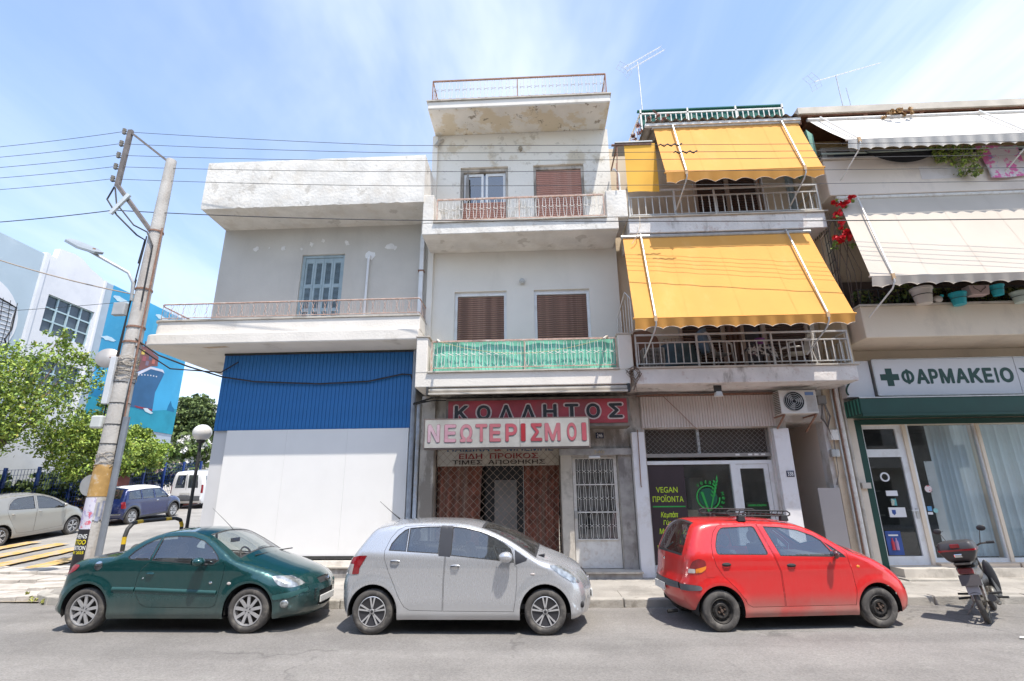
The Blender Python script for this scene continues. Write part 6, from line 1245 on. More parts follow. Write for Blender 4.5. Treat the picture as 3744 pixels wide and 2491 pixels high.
for h in wins:
    w = MB().box(-20.16, -20.14, h[0], h[1], h[2], h[3]).out('window', mat('dark_blue_glass', (.07, .095, .12), .15, var=.3, vscale=1.5), mu)
    for k in range(5): y = h[0]+(h[1]-h[0])*k/4; MB().box(-20.14, -20.08, y-.03, y+.03, h[2], h[3]).out('mullion', mat('pale_blue_frame', (.42, .55, .60), .6), w)
    for k in range(4): z = h[2]+(h[3]-h[2])*k/3; MB().box(-20.13, -20.09, h[0], h[1], z-.03, z+.03).out('transom', MATS['pale_blue_frame'], w)
# the end wall painting: sky, sea, ship
mural = tag(MB().box(-20.0, -19.97, 21.63, 27.38, 5.1, 11.52).out('sea_mural', mat('mural_sky_blue', (.05, .34, .58), .9, var=.2, vscale=.35, dirt=(.13, .48, .66), dirt_amt=.8, dscale=.5, dsoft=.3)), 'turquoise wall painting of a blue cargo ship at sea on the end wall', 'mural')
MB().box(-20.2, -20.0, 21.63, 27.38, 0, 5.1).out('base_wall', mat('base_grey_blue', (.42, .47, .54), .9, var=.06), mu)
MB().box(-20.2, -20.0, 21.63, 27.38, 5.1, 11.5).out('wall', whw, mu)
def mp_(nm, yz, col, d=.004, base=-19.97): return xprism(MB(), yz, base, d).out(nm, mat('mural_'+nm, col, .9, var=.15, vscale=1.2), mural)
mp_('painted_sea', [(21.63, 5.1), (27.38, 5.1), (27.38, 6.5), (26.2, 6.25), (25.2, 6.05), (24, 6.1), (22.9, 6.15), (21.63, 6.3)], (.02, .27, .38))
mp_('painted_island', [(21.63, 6.25), (21.63, 6.45), (21.9, 6.62), (22.05, 6.6), (22.12, 6.85), (22.18, 6.6), (22.4, 6.6), (22.42, 6.75), (22.48, 6.58), (22.94, 6.25), (22.9, 6.1)], (.01, .18, .36), .008)
mp_('painted_islet', [(26.62, 6.3), (26.68, 6.6), (26.8, 6.86), (26.95, 6.6), (27.2, 6.45), (27.2, 6.3)], (.01, .16, .32), .008)
mp_('painted_hull', [(23.2, 7.5), (24.07, 7.76), (24.90, 8.24), (25.72, 8.30), (25.91, 8.13), (25.71, 7.61), (25.53, 7.10), (25.58, 6.05), (24.16, 6.10), (23.3, 6.15)], (.035, .12, .25), .010)
mp_('painted_deck_line', [(24.06, 7.80), (24.89, 8.32), (25.78, 8.36), (25.93, 8.2), (25.74, 8.24), (24.92, 8.20), (24.15, 7.70)], (.6, .6, .68), .016)
mp_('painted_keel', [(24.3, 6.2), (24.5, 6.12), (25.58, 6.12), (25.57, 6.2)], (.3, .04, .06), .014)
mp_('painted_wake', [(24.92, 6.16), (25.2, 6.2), (25.66, 6.02), (25.5, 5.95), (25.1, 6.02)], (.6, .7, .75), .018)
mp_('painted_cargo', [(23.7, 7.95), (23.75, 9.3), (24.2, 9.2), (24.6, 9.25), (24.9, 9.05), (25.3, 8.95), (25.35, 8.45), (24.9, 8.34), (24.1, 7.86)], (.20, .09, .09), .008)
for k, (y, z, c) in enumerate(((24.0, 8.3, (.5, .32, .06)), (24.35, 8.6, (.35, .1, .12)), (24.75, 8.75, (.10, .12, .2)), (24.2, 8.9, (.6, .45, .1)), (25.0, 8.6, (.45, .15, .12)), (24.6, 8.42, (.2, .16, .22)))):
    xprism(MB(), [(y-.1, z-.12), (y+.1, z-.1), (y+.1, z+.14), (y-.1, z+.12)], -19.962, .006).out('painted_container', mat('mural_box_%d' % k, c, .9), mural)
for y in (23.95, 24.25, 24.6): xprism(MB(), [(y-.05, 9.15), (y+.05, 9.15), (y+.04, 9.5), (y-.04, 9.5)], -19.965, .006).out('painted_funnel', mat('mural_funnel', (.16, .07, .07), .9), mural)
for k in range(7): y = 24.2+k*.2; z = 7.72+k*.055-.004*k*k; xprism(MB(), [(y-.04, z-.03), (y+.04, z-.03), (y+.04, z+.03), (y-.04, z+.03)], -19.958, .005).out('painted_porthole', mat('mural_white', (.6, .62, .66), .9), mural)
for cy_2, cz, s in ((22.2, 11.0, .5), (22.0, 8.96, .42), (24.95, 11.05, .45), (26.3, 9.9, .35)):
    random.seed(int(cz*10)); xprism(MB(), [(cy_2+s*cos(a)*rnd(.75, 1.15), cz+s*.24*sin(a)*rnd(.7, 1.3)) for a in [k*pi/8 for k in range(16)]], -19.965, .006).out('painted_cloud', mat('mural_cloud', (.50, .66, .76), .9, var=.1), mural)
# white disc and black line drawing at the left
MB().prism([(-20.05, 16.3+1.55*cos(a), 8.2+1.55*sin(a)) for a in [k*pi/16 for k in range(32)]], (.02, 0, 0)).out('painted_disc', whw, mu)
dr_ = MB(); ink = mat('ink_black', (.03, .03, .035), .9)
def yzpath(p): return [(-20.02, y, z) for y, z in p]
dr_.tube(yzpath([(15.2, 9.1), (16.4, 9.12), (17.3, 8.98), (17.64, 8.9), (17.69, 8.05), (17.55, 7.6), (17.78, 7.2), (17.64, 6.53), (17.0, 6.3), (16.0, 6.3)]), .03, 4)
random.seed(9)
for k in range(16): z = 8.95-k*.16; dr_.tube(yzpath([(15.2+rnd(-.1, .1), z), (16.4, z-.05+rnd(-.05, .05)), (17.66-.12*abs(sin(k*.6)), z-.03)]), .012, 3)
for k in range(9): y = 15.4+k*.28; dr_.tube(yzpath([(y, 9.1), (y+rnd(-.1, .25), 8.3), (y+.1, 7.2), (y+rnd(-.2, .2), 6.4)]), .01, 3)
tag(dr_.out('wall_drawing', ink, kind='stuff'), 'black line drawing of a hatched figure on the pale blue wall', 'wall drawing')

# fence with blue posts on a low red wall
fn_ = thing('street_fence', 'blue post and wire mesh fence on a low red wall across the side street', 'fence', (-18.6, 20, 0))
bluep = mat('blue_post_paint', (.015, .05, .22), .5, var=.15, vscale=5); redw = mat('red_low_wall', (.24, .085, .07), .9, var=.15, vscale=2)
ys = [12.5, 13.8, 15.0, 16.3, 17.55, 18.8, 20.25, 21.6, 22.9, 24.07, 25.42, 26.8, 28.2]
for y in ys: MB().box(-18.64, -18.56, y-.045, y+.045, G(y)+.2, G(y)+2.25).out('post', bluep, fn_)
for a, b in zip(ys, ys[1:]):
    MB().prism([(-18.75, a, G(a)-.1), (-18.75, b, G(b)-.1), (-18.75, b, G(b)+.55), (-18.75, a, G(a)+.55)], (.3, 0, 0)).out('base_wall', redw, fn_)
    m2 = MB()
    for k in range(9): m2.beam((-18.6, a, G(a)+.65+k*.19), (-18.6, b, G(b)+.65+k*.19), .012)
    k = a+.1
    while k < b: m2.beam((-18.6, k, G(k)+.6), (-18.6, k, G(k)+2.18), .010); k += .12
    m2.out('mesh_panel', bluep, fn_, kind='stuff')
MB().box(-18.5, -18.3, 21.5, 22.9, G(22)-.1, 3.3).out('brick_coloured_wall', redw, fn_)

# ------------------------------------------------------------------ foliage
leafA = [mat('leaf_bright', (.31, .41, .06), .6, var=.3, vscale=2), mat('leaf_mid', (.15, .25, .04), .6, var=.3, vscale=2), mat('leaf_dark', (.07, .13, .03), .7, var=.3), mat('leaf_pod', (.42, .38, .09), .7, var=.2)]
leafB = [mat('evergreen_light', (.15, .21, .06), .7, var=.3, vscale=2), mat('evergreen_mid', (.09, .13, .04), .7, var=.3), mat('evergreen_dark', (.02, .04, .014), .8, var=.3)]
for M_ in leafA+leafB:
    p = M_.node_tree.nodes['Principled BSDF']; p.inputs['Subsurface Weight'].default_value = 0
def crown(name, clumps, nleaf, size, mats, parent, weights=(.45, .35, .2), seed=1, droop=.3, feather=False, kind=None):
    rs = np.random.RandomState(seed); mb = MB(); tot = sum(c[3]**2 for c in clumps)
    for cx, cy, cz, r in clumps:
        n_ = max(6, int(nleaf*r*r/tot)); sub = [(rs.normal(0, .52, 3)) for _ in range(max(3, int(n_/14)))]
        for k in range(n_):
            s = sub[rs.randint(len(sub))]; d = s+rs.normal(0, .16, 3); L = np.linalg.norm(d)
            if L > 1.15: d = d/L*(1.0+rs.rand()*.2)
            c = Vector((cx+d[0]*r, cy+d[1]*r, cz+d[2]*r*.8)); u = Vector(rs.normal(0, 1, 3)); u.z -= droop; u.normalize(); v = u.cross(Vector(rs.normal(0, 1, 3))).normalized()
            h = size*(.6+.8*rs.rand()); w_ = h*(.32 if feather else .5); q = [c-u*h*.6, c+v*w_, c+u*h*.6, c-v*w_]
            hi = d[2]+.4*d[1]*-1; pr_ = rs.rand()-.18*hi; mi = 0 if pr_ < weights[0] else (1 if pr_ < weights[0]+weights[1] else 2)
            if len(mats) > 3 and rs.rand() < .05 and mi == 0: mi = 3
            mb.add(q, [(0, 1, 2, 3)], mi)
    return mb.out(name, mats, parent, kind=kind)
bark = mat('tree_bark', (.17, .13, .10), .95, var=.3, vscale=8, bump=.6, bscale=20)
def tree(label, base, trunk, clumps, nleaf, size, mats, seed, cat='tree', name='tree', feather=False, tr_r=.14, weights=(.45, .35, .2)):
    t = thing(name, label, cat, base); b = Vector(base); mb = MB(); top = b+Vector(trunk)
    mb.tube([b, b+Vector(trunk)*.4+Vector((.05, .06, 0)), top], [tr_r, tr_r*.75, tr_r*.55], 8)
    for c in clumps: e = Vector(c[:3]); m_ = top.lerp(e, .5)+Vector((0, 0, -.15*c[3])); mb.tube([top, m_, e], [tr_r*.45, tr_r*.25, tr_r*.08], 5)
    mb.out('trunk', bark, t, smooth=True); crown('crown', clumps, nleaf, size, mats, t, seed=seed, feather=feather, weights=weights); return t
random.seed(21)
cl1 = [(-17.3, 15.0, 5.7, 1.05), (-17.2, 16.0, 6.1, .95), (-17.4, 14.2, 5.2, 1.1), (-17.1, 15.2, 4.6, 1.2), (-17.2, 16.8, 4.9, 1.1), (-17.2, 17.2, 6.9, .55), (-17.3, 17.0, 7.45, .42), (-17.2, 17.9, 6.9, .55), (-17.1, 18.7, 6.75, .42), (-17.4, 13.4, 6.2, .9), (-17.6, 12.6, 5.4, 1.0), (-17.2, 18.0, 5.9, .7), (-17.3, 14.6, 3.9, .9), (-17.2, 16.0, 3.9, .9), (-17.3, 12.5, 4.0, .9)]
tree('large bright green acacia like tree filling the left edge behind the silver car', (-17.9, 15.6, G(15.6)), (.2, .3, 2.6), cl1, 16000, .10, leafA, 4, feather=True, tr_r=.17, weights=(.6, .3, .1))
cl2 = [(-17.1, 18.6, 4.3, .9), (-17.2, 19.6, 4.1, .9), (-17.2, 17.8, 3.8, .8), (-17.0, 19.2, 3.3, .85), (-17.0, 20.2, 3.6, .75), (-17.0, 18.2, 2.9, .6), (-17.3, 19.8, 5.0, .4), (-17.1, 19.3, 5.5, .3), (-17.0, 20.0, 2.9, .5)]
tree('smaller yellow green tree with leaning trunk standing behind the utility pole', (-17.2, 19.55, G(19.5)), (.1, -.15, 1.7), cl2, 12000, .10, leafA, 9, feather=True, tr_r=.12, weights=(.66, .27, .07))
cl3 = [(-18.3, 22.9, 4.1, .8), (-18.3, 23.6, 3.6, .8), (-18.2, 22.6, 3.2, .6), (-18.3, 24.3, 4.0, .55), (-18.3, 22.7, 4.7, .4), (-18.3, 23.4, 4.6, .35)]
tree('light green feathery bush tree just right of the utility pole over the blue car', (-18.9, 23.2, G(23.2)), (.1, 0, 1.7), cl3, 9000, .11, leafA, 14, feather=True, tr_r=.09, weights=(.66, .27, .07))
cl4 = [(-26, 37.0, 7.6, 1.5), (-26, 38.3, 7.0, 1.5), (-26, 36.6, 6.3, 1.3), (-26, 39.4, 7.2, 1.1), (-26, 37.6, 8.5, 1.0), (-26, 38.9, 8.4, .9), (-26, 38, 5.5, 1.4)]
tree('dark dense evergreen tree far up the side street against the sky', (-26, 38, G(38)), (0, 0, 2.5), cl4, 11000, .2, leafB, 3, tr_r=.25)
hg = thing('hedge', 'dark evergreen hedge and dry undergrowth behind the blue fence', 'hedge', (-19.3, 17, .6))
random.seed(3); cl = [(-19.25+rnd(-.2, .2), 12.5+k*.55, G(12.5+k*.55)+rnd(1.1, 1.5), .75) for k in range(18)]
crown('hedge_leaves', cl, 7500, .15, leafB, hg, seed=5, weights=(.3, .4, .3), kind='stuff')
crown('dry_undergrowth', [(-18.95, 13+k*.5, G(13+k*.5)+.72, .32) for k in range(20)], 3000, .13, [mat('dry_straw', (.38, .28, .13), .9, var=.3), mat('dry_brown', (.20, .13, .07), .9, var=.3), leafB[1]], hg, seed=8, kind='stuff')
ol = thing('oleander', 'tall oleander bush with white blossoms behind the globe lamp', 'bush', (-20.5, 29.3, 1.5))
cl = [(-20.3, 28.6, 4.2, .8), (-20.4, 29.6, 4.6, .9), (-20.4, 30.6, 4.3, .9), (-20.3, 29.0, 3.3, .8), (-20.3, 30.2, 3.3, .8), (-20.3, 28.2, 2.9, .6)]
crown('foliage', cl, 5000, .18, leafB[:2]+[leafA[1]], ol, seed=2, kind='stuff'); crown('blossom', [(c[0]+.15, c[1]-.15, c[2]+.25, c[3]*.8) for c in cl], 1300, .15, [mat('white_petal', (.72, .70, .66), .7)]*3, ol, seed=6, kind='stuff')
MB().tube([(-20.5, 29.3, 1.4), (-20.4, 29.3, 3.5)], .08, 6).out('stem', bark, ol)
ol = thing('oleander', 'low bush with pinkish white blossoms behind the blue posts over the dark blue car', 'bush', (-19.6, 26, 1.3))
cl = [(-19.5, 25.4, 2.9, .5), (-19.5, 26.0, 3.2, .55), (-19.5, 26.7, 3.0, .55), (-19.5, 27.4, 3.3, .5), (-19.5, 24.7, 3.2, .5)]
crown('foliage', cl, 3000, .15, leafB, ol, seed=3, kind='stuff'); crown('blossom', [(c[0]+.12, c[1], c[2]+.15, c[3]*.8) for c in cl], 700, .12, [mat('pink_petal', (.62, .48, .42), .7)]*3, ol, seed=7, kind='stuff')
MB().tube([(-19.6, 26, 1.3), (-19.5, 26, 3)], .06, 6).out('stem', bark, ol)
fh = thing('far_house', 'white block of flats just showing far behind the evergreen tree', 'building', (-31, 46, 0)); MB().box(-36, -29.5, 44.3, 50, 0, 10.0).out('wall', white_pl, fh)
for k in range(3): MB().box(-29.5, -29.4, 45+k*1.4, 45.8+k*1.4, 7.4, 8.8).out('window', deep, fh)

# ------------------------------------------------------------------ background cars
def bgrot(t): t.rotation_euler = (0, -.08, pi/2)
bp0 = carpaint('beige_grey_metallic', (.36, .345, .31), .4, .32, (.38, .35, .31), .06, .3, .2, .5)
S = dict(name='beige_car', label='beige grey five door car cut by the left edge of the photo', loc=(-16.8, 16.72, G(16.72)), rz=0, W=.8, belt=(1.0, .92), tumble=.38, wx=(-1.25, 1.2), R=.29, rim=.19, arch=.35, sill=.2, style='hubcap', rimmat=MATS['hubcap_silver'], paint=bp0, grid=.08, step=.07, seats=(.1, -.7), seat_h=.5, cab=(-1.2, .9),
  outline=[(-1.6, .22, .1, .02), (-1.75, .35, .2, .05), (-1.78, .6, .22, .05), (-1.72, .9, .15, .05), (-1.55, 1.2, .08, .05), (-1.38, 1.38, .08, .05), (-1.0, 1.44, .07, .045), (-.2, 1.45, .07, .045), (.1, 1.42, .07, .05), (.45, 1.31, .055, .08), (.75, 1.15, .05, .11), (1.08, .97, .08, .13), (1.35, .91, .16, .10), (1.6, .80, .22, .09), (1.74, .66, .28, .10), (1.78, .48, .30, .11), (1.74, .28, .26, .10), (1.56, .18, .10, .04)],
  strip=[('rear_screen', 3.3, 4.9, 0, .9, carglass, -.003), ('windscreen', 8.3, 10.8, 0, .92, windglass, -.004)],
  regions=[('side_window', [(-1.1, 1.05), (-1.05, 1.2), (-.9, 1.33), (-.75, 1.37), (-.25, 1.39), (-.26, 1.0), (-.9, 1.03)], carglass, 0), ('side_window', [(-.15, 1.385), (.05, 1.37), (.35, 1.28), (.6, 1.15), (.76, 1.03), (.78, .93), (.4, .95), (-.16, .99)], carglass, 0),
           ('headlight', rounded([(1.38, .86), (1.55, .80), (1.68, .68), (1.5, .68)], .04), headm, .006), ('door', [(-.20, 1.40), (.07, 1.385), (.37, 1.295), (.64, 1.16), (.82, 1.03), (.83, .8), (.80, .35), (-.22, .31), (-.2, .9)], None, 0), ('door', [(-1.14, 1.0), (-1.09, 1.22), (-.92, 1.36), (-.21, 1.40), (-.21, .9), (-.23, .31), (-.75, .33), (-.9, .55), (-1.05, .8)], None, 0)])
bc_ = build_car(S); bgrot(bc_)
for x in (-.95, -.08): handle(bc_, S, x, .9, bp0)
mirror(bc_, S, .68, 1.03, bp0)
np_ = carpaint('navy_metallic', (.010, .022, .11), .3, .25, (.2, .2, .2), .05, .15, .2, .4)
S = dict(name='navy_car', label='dark blue compact car with white roof parked across the side street', loc=(-16.6, 21.45, G(21.45)), rz=0, W=.8, belt=(.92, .86), tumble=.28, wx=(-1.15, 1.17), R=.29, rim=.2, arch=.36, sill=.2, style='spoke5', rimmat=MATS['alloy_silver'], paint=np_, grid=.07, step=.06, seats=(.1, -.65), seat_h=.45, cab=(-1.1, .9),
  outline=[(-1.55, .25, .12, .03), (-1.68, .4, .18, .05), (-1.70, .6, .18, .05), (-1.66, .8, .15, .05), (-1.60, .92, .12, .05), (-1.50, 1.15, .08, .05), (-1.40, 1.30, .08, .05), (-1.2, 1.345, .08, .05), (-.6, 1.37, .07, .045), (.1, 1.36, .07, .045), (.33, 1.32, .06, .06), (.5, 1.2, .05, .08), (.78, .97, .06, .10), (.98, .90, .12, .09), (1.3, .87, .16, .08), (1.55, .80, .2, .08), (1.70, .66, .22, .09), (1.74, .48, .22, .10), (1.70, .3, .2, .09), (1.58, .22, .10, .03)],
  strip=[('rear_screen', 4.3, 6.1, 0, .85, carglass, -.003), ('windscreen', 10.1, 12.0, 0, .92, windglass, -.004), ('roof', 6.6, 9.95, 0, 1, panel_w, .0)],
  regions=[('side_window', [(-1.42, .94), (-1.38, 1.1), (-1.32, 1.235), (-.78, 1.26), (-.76, .92)], carglass, 0), ('side_window', [(-.72, 1.265), (-.1, 1.265), (-.08, .895), (-.70, .915)], carglass, 0), ('side_window', [(-.02, 1.265), (.28, 1.25), (.66, .95), (.70, .87), (0, .89)], carglass, 0),
           ('roof_rail', [(-1.42, 1.262), (-1.34, 1.31), (-1.2, 1.345), (-.6, 1.37), (.1, 1.36), (.33, 1.32), (.36, 1.27), (-.5, 1.29)], panel_w, .001),
           ('tail_light', rounded([(-1.66, .62), (-1.64, .86), (-1.55, .88), (-1.50, .62)], .04), redlens, .006), ('wheel_arch_trim', [(-1.15+.42*cos(a), .29+.42*sin(a)) for a in [pi*k/16 for k in range(17)]], mat('grey_arch_plastic', (.10, .105, .11), .7), .006), ('wheel_arch_trim', [(1.17+.42*cos(a), .29+.42*sin(a)) for a in [pi*k/16 for k in range(17)]], MATS['grey_arch_plastic'], .006), ('sill_trim', [(-1.1, .2), (1.1, .2), (1.1, .28), (-1.1, .28)], MATS['grey_arch_plastic'], .004),
           ('door', [(-.06, 1.275), (.3, 1.26), (.75, .93), (.76, .6), (.72, .3), (-.05, .3)], None, 0)])
nc = build_car(S); bgrot(nc); handle(nc, S, .12, .80, chrome); mirror(nc, S, .6, .93, panel_w, (.06, .05, .05)); MB().tube([(-1.69, -.72, .42), (-1.74, -.3, .42), (-1.74, .3, .42), (-1.69, .72, .42)], .018, 6).out('bumper_trim', chrome, nc)
vp = carpaint('van_white', (.72, .72, .73), 0, .35, (.5, .47, .42), .05, .25, .2, .6)
S = dict(name='white_van', label='white van seen from behind at the far right of the side street', loc=(-17.35, 27.5, G(27.5)), rz=0, W=.85, belt=(1.05, 1.0), tumble=.16, wx=(-1.3, 1.3), R=.30, rim=.2, arch=.37, sill=.25, style='steel', rimmat=MATS['black_steel_wheel'], paint=vp, grid=.09, step=.08, seats=(.5,), seat_h=.5, cab=(-.2, 1.2),
  outline=[(-1.9, .28, .05, .02), (-2.0, .4, .06, .03), (-2.0, .62, .06, .03), (-1.96, 1.0, .06, .03), (-1.92, 1.5, .07, .04), (-1.82, 1.72, .08, .05), (-1.5, 1.78, .08, .05), (0, 1.80, .08, .05), (.6, 1.72, .07, .07), (.95, 1.4, .06, .1), (1.2, 1.08, .1, .12), (1.6, .98, .2, .1), (1.9, .8, .25, .1), (1.98, .5, .25, .1), (1.9, .28, .15, .04)],
  strip=[('rear_window', 3.05, 4.3, .08, .82, carglass, .004), ('windscreen', 8.2, 9.9, 0, .92, windglass, -.004), ('rear_bumper', .9, 1.9, 0, 1, MATS['grey_bumper_plastic'], .03)],
  regions=[('side_window', [(-1.7, 1.1), (-1.68, 1.55), (-.9, 1.58), (-.9, 1.1)], carglass, 0), ('side_window', [(.1, 1.58), (.55, 1.55), (.95, 1.2), (1.0, 1.05), (.1, 1.05)], carglass, 0), ('tail_light', rounded([(-1.99, .75), (-1.95, 1.15), (-1.88, 1.15), (-1.9, .75)], .03), redlens, .006), ('door', [(-.85, 1.62), (.03, 1.64), (.03, .35), (-.85, .35)], None, 0)])
vn = build_car(S); bgrot(vn); MB().box(-2.06, -2.045, -.26, .26, .68, .78).out('number_plate', plate, vn); MB().box(-2.0, -1.99, -.006, .006, .65, 1.7).out('door_seam', RUB, vn)

# ------------------------------------------------------------------ street furniture on the corner
gl_ = thing('globe_lamp', 'dark street lamp post with a single white globe at the corner', 'street lamp', (-9.95, 14.9, G(14.9)))
z0 = G(14.9); MB().tube([(-9.95, 14.9, z0-.1), (-9.95, 14.9, z0+.6)], .075, 10).out('post_base', darkm, gl_, smooth=True); MB().tube([(-9.95, 14.9, z0+.6), (-9.95, 14.9, 3.38)], .045, 10).out('post', darkm, gl_, smooth=True); MB().lathe([(.05, 0), (.12, .06), (.12, .10)], (-9.95, 14.9, 3.34), 16).out('collar', darkm, gl_); MB().ball((-9.95, 14.9, 3.66), .26, 12, sz=.92).out('globe', mat('milk_glass', (.74, .73, .71), .25), gl_, smooth=True)
hb = thing('hoop_barrier', 'black and yellow bent tube barrier on the corner behind the green coupe', 'barrier', (-9.7, 13.4, .5))
ya = mat('barrier_yellow', (.70, .46, .02), .5, var=.15, vscale=6)
P0 = [(12.35, .15), (12.33, .95), (12.38, 1.12), (12.52, 1.24), (12.75, 1.27), (14.0, 1.29), (14.2, 1.24), (14.3, 1.1), (14.32, .3)]
pts = []
for (a, b), (c, d) in zip(P0, P0[1:]):
    n_ = max(1, int(hypot(c-a, d-b)/.04)); pts += [(a+(c-a)*k/n_, b+(d-b)*k/n_) for k in range(n_)]
pts.append(P0[-1]); L_ = 0; cur_, seg, col = [Vector((-9.7, *pts[0]))], 0, 0
acc = 0; lens_ = [0.62, .16, .42, .17, .78, .17, .42, .16, 3]
for a, b in zip(pts, pts[1:]):
    acc += hypot(b[0]-a[0], b[1]-a[1]); cur_.append(Vector((-9.7, *b)))
    if acc > lens_[seg] or b == pts[-1]:
        MB().tube(cur_, .045 if seg % 2 == 0 else .0465, 10).out('tube_band', darkm if seg % 2 == 0 else ya, hb, smooth=True); cur_ = [cur_[-1]]; acc = 0; seg = min(seg+1, 8)
bb = thing('bollard', 'bent black and yellow bollard beside the poster covered pole', 'bollard', (-9.55, 11.2, .1))
MB().tube([(-9.62, 11.2, .1), (-9.5, 11.2, .62)], .05, 8).out('lower_band', darkm, bb, smooth=True); MB().tube([(-9.5, 11.2, .62), (-9.48, 11.2, .78)], .051, 8).out('yellow_band', ya, bb, smooth=True); MB().tube([(-9.48, 11.2, .78), (-9.42, 11.2, 1.0), (-9.36, 11.2, 1.08), (-9.28, 11.2, 1.1)], .05, 8).out('upper_band', darkm, bb, smooth=True)
# concrete utility pole with iron frame
PX, PY = -8.86, 10.4
po = thing('utility_pole', 'tall concrete pole covered with posters and cables, carrying an iron frame of insulators', 'utility pole', (PX, PY, .1))
pc = mat('pole_concrete', (.50, .475, .44), .9, var=.15, vscale=3, bump=.4, bscale=25, dirt=(.36, .30, .25), dirt_amt=.6, dscale=2.5, streak=5)
def pr_at(z): return .235-.0125*z
MB().tube([(PX, PY, -.2), (PX, PY, 9.8)], [pr_at(0), pr_at(9.8)], 16).out('pole', pc, po, smooth=True)
yw = MB().tube([(PX, PY, 1.86), (PX, PY, 2.48)], [pr_at(1.86)+.004, pr_at(2.48)+.004], 16).out('yellow_band', mat('worn_yellow_paint', (.50, .30, .10), .85, var=.25, vscale=5, dirt=(.5, .46, .4), dirt_amt=.8, dscale=5), po, smooth=True)
ir = mat('grey_brown_iron', (.20, .17, .15), .6, metal=.3, var=.25, vscale=8)
mb = MB(); mb.beam((-10.1, PY, 10.75), (-10.1, PY, 9.12), .11, .07); mb.out('frame_upright', ir, po); MB().beam((-10.1, PY, 9.15), (-8.93, PY, 7.78), .11, .08).out('frame_strut', ir, po); MB().beam((-10.08, PY, 10.68), (-8.9, PY, 9.74), .05, .05).out('frame_tie', ir, po)
for z in (7.82, 6.35, 5.45, 5.1): MB().lathe([(pr_at(z)+.002, -.02), (pr_at(z)+.016, -.02), (pr_at(z)+.016, .02), (pr_at(z)+.002, .02)], (PX, PY, z), 18).out('clamp_band', rust, po)
for z in (4.2, 3.75, 3.3, 2.9): MB().lathe([(pr_at(z)+.002, -.008), (pr_at(z)+.007, -.008), (pr_at(z)+.007, .008), (pr_at(z)+.002, .008)], (PX, PY, z), 18).out('wire_band', darkm, po)
WZ = [10.72, 10.36, 10.02, 9.69, 9.34]; ins = mat('porcelain', (.42, .38, .33), .25, var=.2, vscale=20)
for z in WZ:
    i_ = MB(); i_.lathe([(0, -.10), (.035, -.10), (.05, -.06), (.03, -.045), (.055, -.01), (.03, .005), (.05, .04), (.02, .06), (0, .06)], (-10.27, PY, z+.03), 12); i_.out('insulator', ins, po, smooth=True); MB().tube([(-10.12, PY, z-.06), (-10.27, PY, z-.08)], .015, 5).out('insulator_pin', darkm, po)
MB().prism([(-9.72, PY-.1, 8.86), (-9.64, PY-.1, 8.80), (-10.0, PY-.1, 8.30), (-10.08, PY-.1, 8.34)], (0, .06, 0)).out('white_box', mat('pale_box', (.6, .64, .64), .4), po)
# cables running down
cb_ = mat('cable_black', (.02, .02, .022), .6)
for k, (dx, z0_, z1_) in enumerate(((-.20, 7.7, 4.7), (-.23, 6.6, 3.4), (.20, 7.9, 3.3), (.16, 6.4, 2.6), (.19, 5.0, 2.2))):
    MB().tube([(PX+dx*.85, PY-.05, z0_), (PX+dx, PY-.08, (z0_+z1_)/2), (PX+dx*1.05, PY-.06, z1_)], .016 if k < 2 else .02, 5).out('down_cable', cb_ if k < 2 else [rust, silver_m, darkm][k-2], po)
MB().tube([(-10.15, PY-.02, 9.1), (-10.25, PY-.03, 8.75), (-9.9, PY-.04, 8.3), (-9.3, PY-.03, 7.75), (-9.05, PY-.05, 7.6), (-9.08, PY-.06, 7.0)], .02, 5).out('loop_cable', cb_, po); MB().tube([(-10.1, PY-.05, 9.05), (-9.95, PY-.07, 8.6), (-9.4, PY-.06, 8.0), (-8.95, PY-.16, 7.75), (-8.75, PY-.16, 7.4), (-8.72, PY-.17, 6.0)], .018, 5).out('loop_cable', cb_, po)
random.seed(12); mb = MB()
for k in range(26):
    z = rnd(4.25, 4.75); r = pr_at(z)+.012; a0 = rnd(0, 6.28); mb.tube([(PX+r*cos(a0+t*.5)*rnd(1, 1.12), PY+r*sin(a0+t*.5)*rnd(1, 1.12), z+rnd(-.05, .05)) for t in range(10)], .006, 4)
for k in range(14):
    z = rnd(2.4, 2.75); r = pr_at(z)+.012; a0 = rnd(0, 6.28); mb.tube([(PX+r*cos(a0+t*.5), PY+r*sin(a0+t*.5), z+rnd(-.04, .04)) for t in range(9)], .005, 4)
mb.out('wrapped_wire', mat('pale_wire', (.42, .38, .33), .7), po, kind='stuff')
ld = thing('street_light', 'flat grey LED street light on a curved arm fixed to the concrete pole', 'street lamp', (-8.95, 10.3, 6.3))
MB().tube([(-8.98, 10.25, 6.05), (-8.98, 10.2, 6.45), (-9.1, 10.15, 6.68), (-9.75, 9.94, 7.04), (-10.0, 9.93, 7.18)], .032, 8).out('arm', silver_m, ld, smooth=True); MB().prism([(-9.68, 9.8, 7.0), (-9.68, 10.02, 7.08), (-10.0, 10.15, 7.26), (-10.4, 10.03, 7.42), (-10.45, 9.9, 7.40), (-10.4, 9.75, 7.30), (-10.0, 9.68, 7.08)], (.02, 0, .06)).out('lamp_head', mat('led_grey', (.34, .37, .38), .4, metal=.3), ld, bevel=.01); MB().lathe([(0, 0), (.03, 0), (.03, .06), (0, .06)], (-9.85, 9.95, 7.15), 10).out('sensor', rust, ld)
tm = thing('round_mirror', 'round convex traffic mirror seen from behind, fixed high on the pole', 'mirror', (-9.25, 10.35, 4.72))
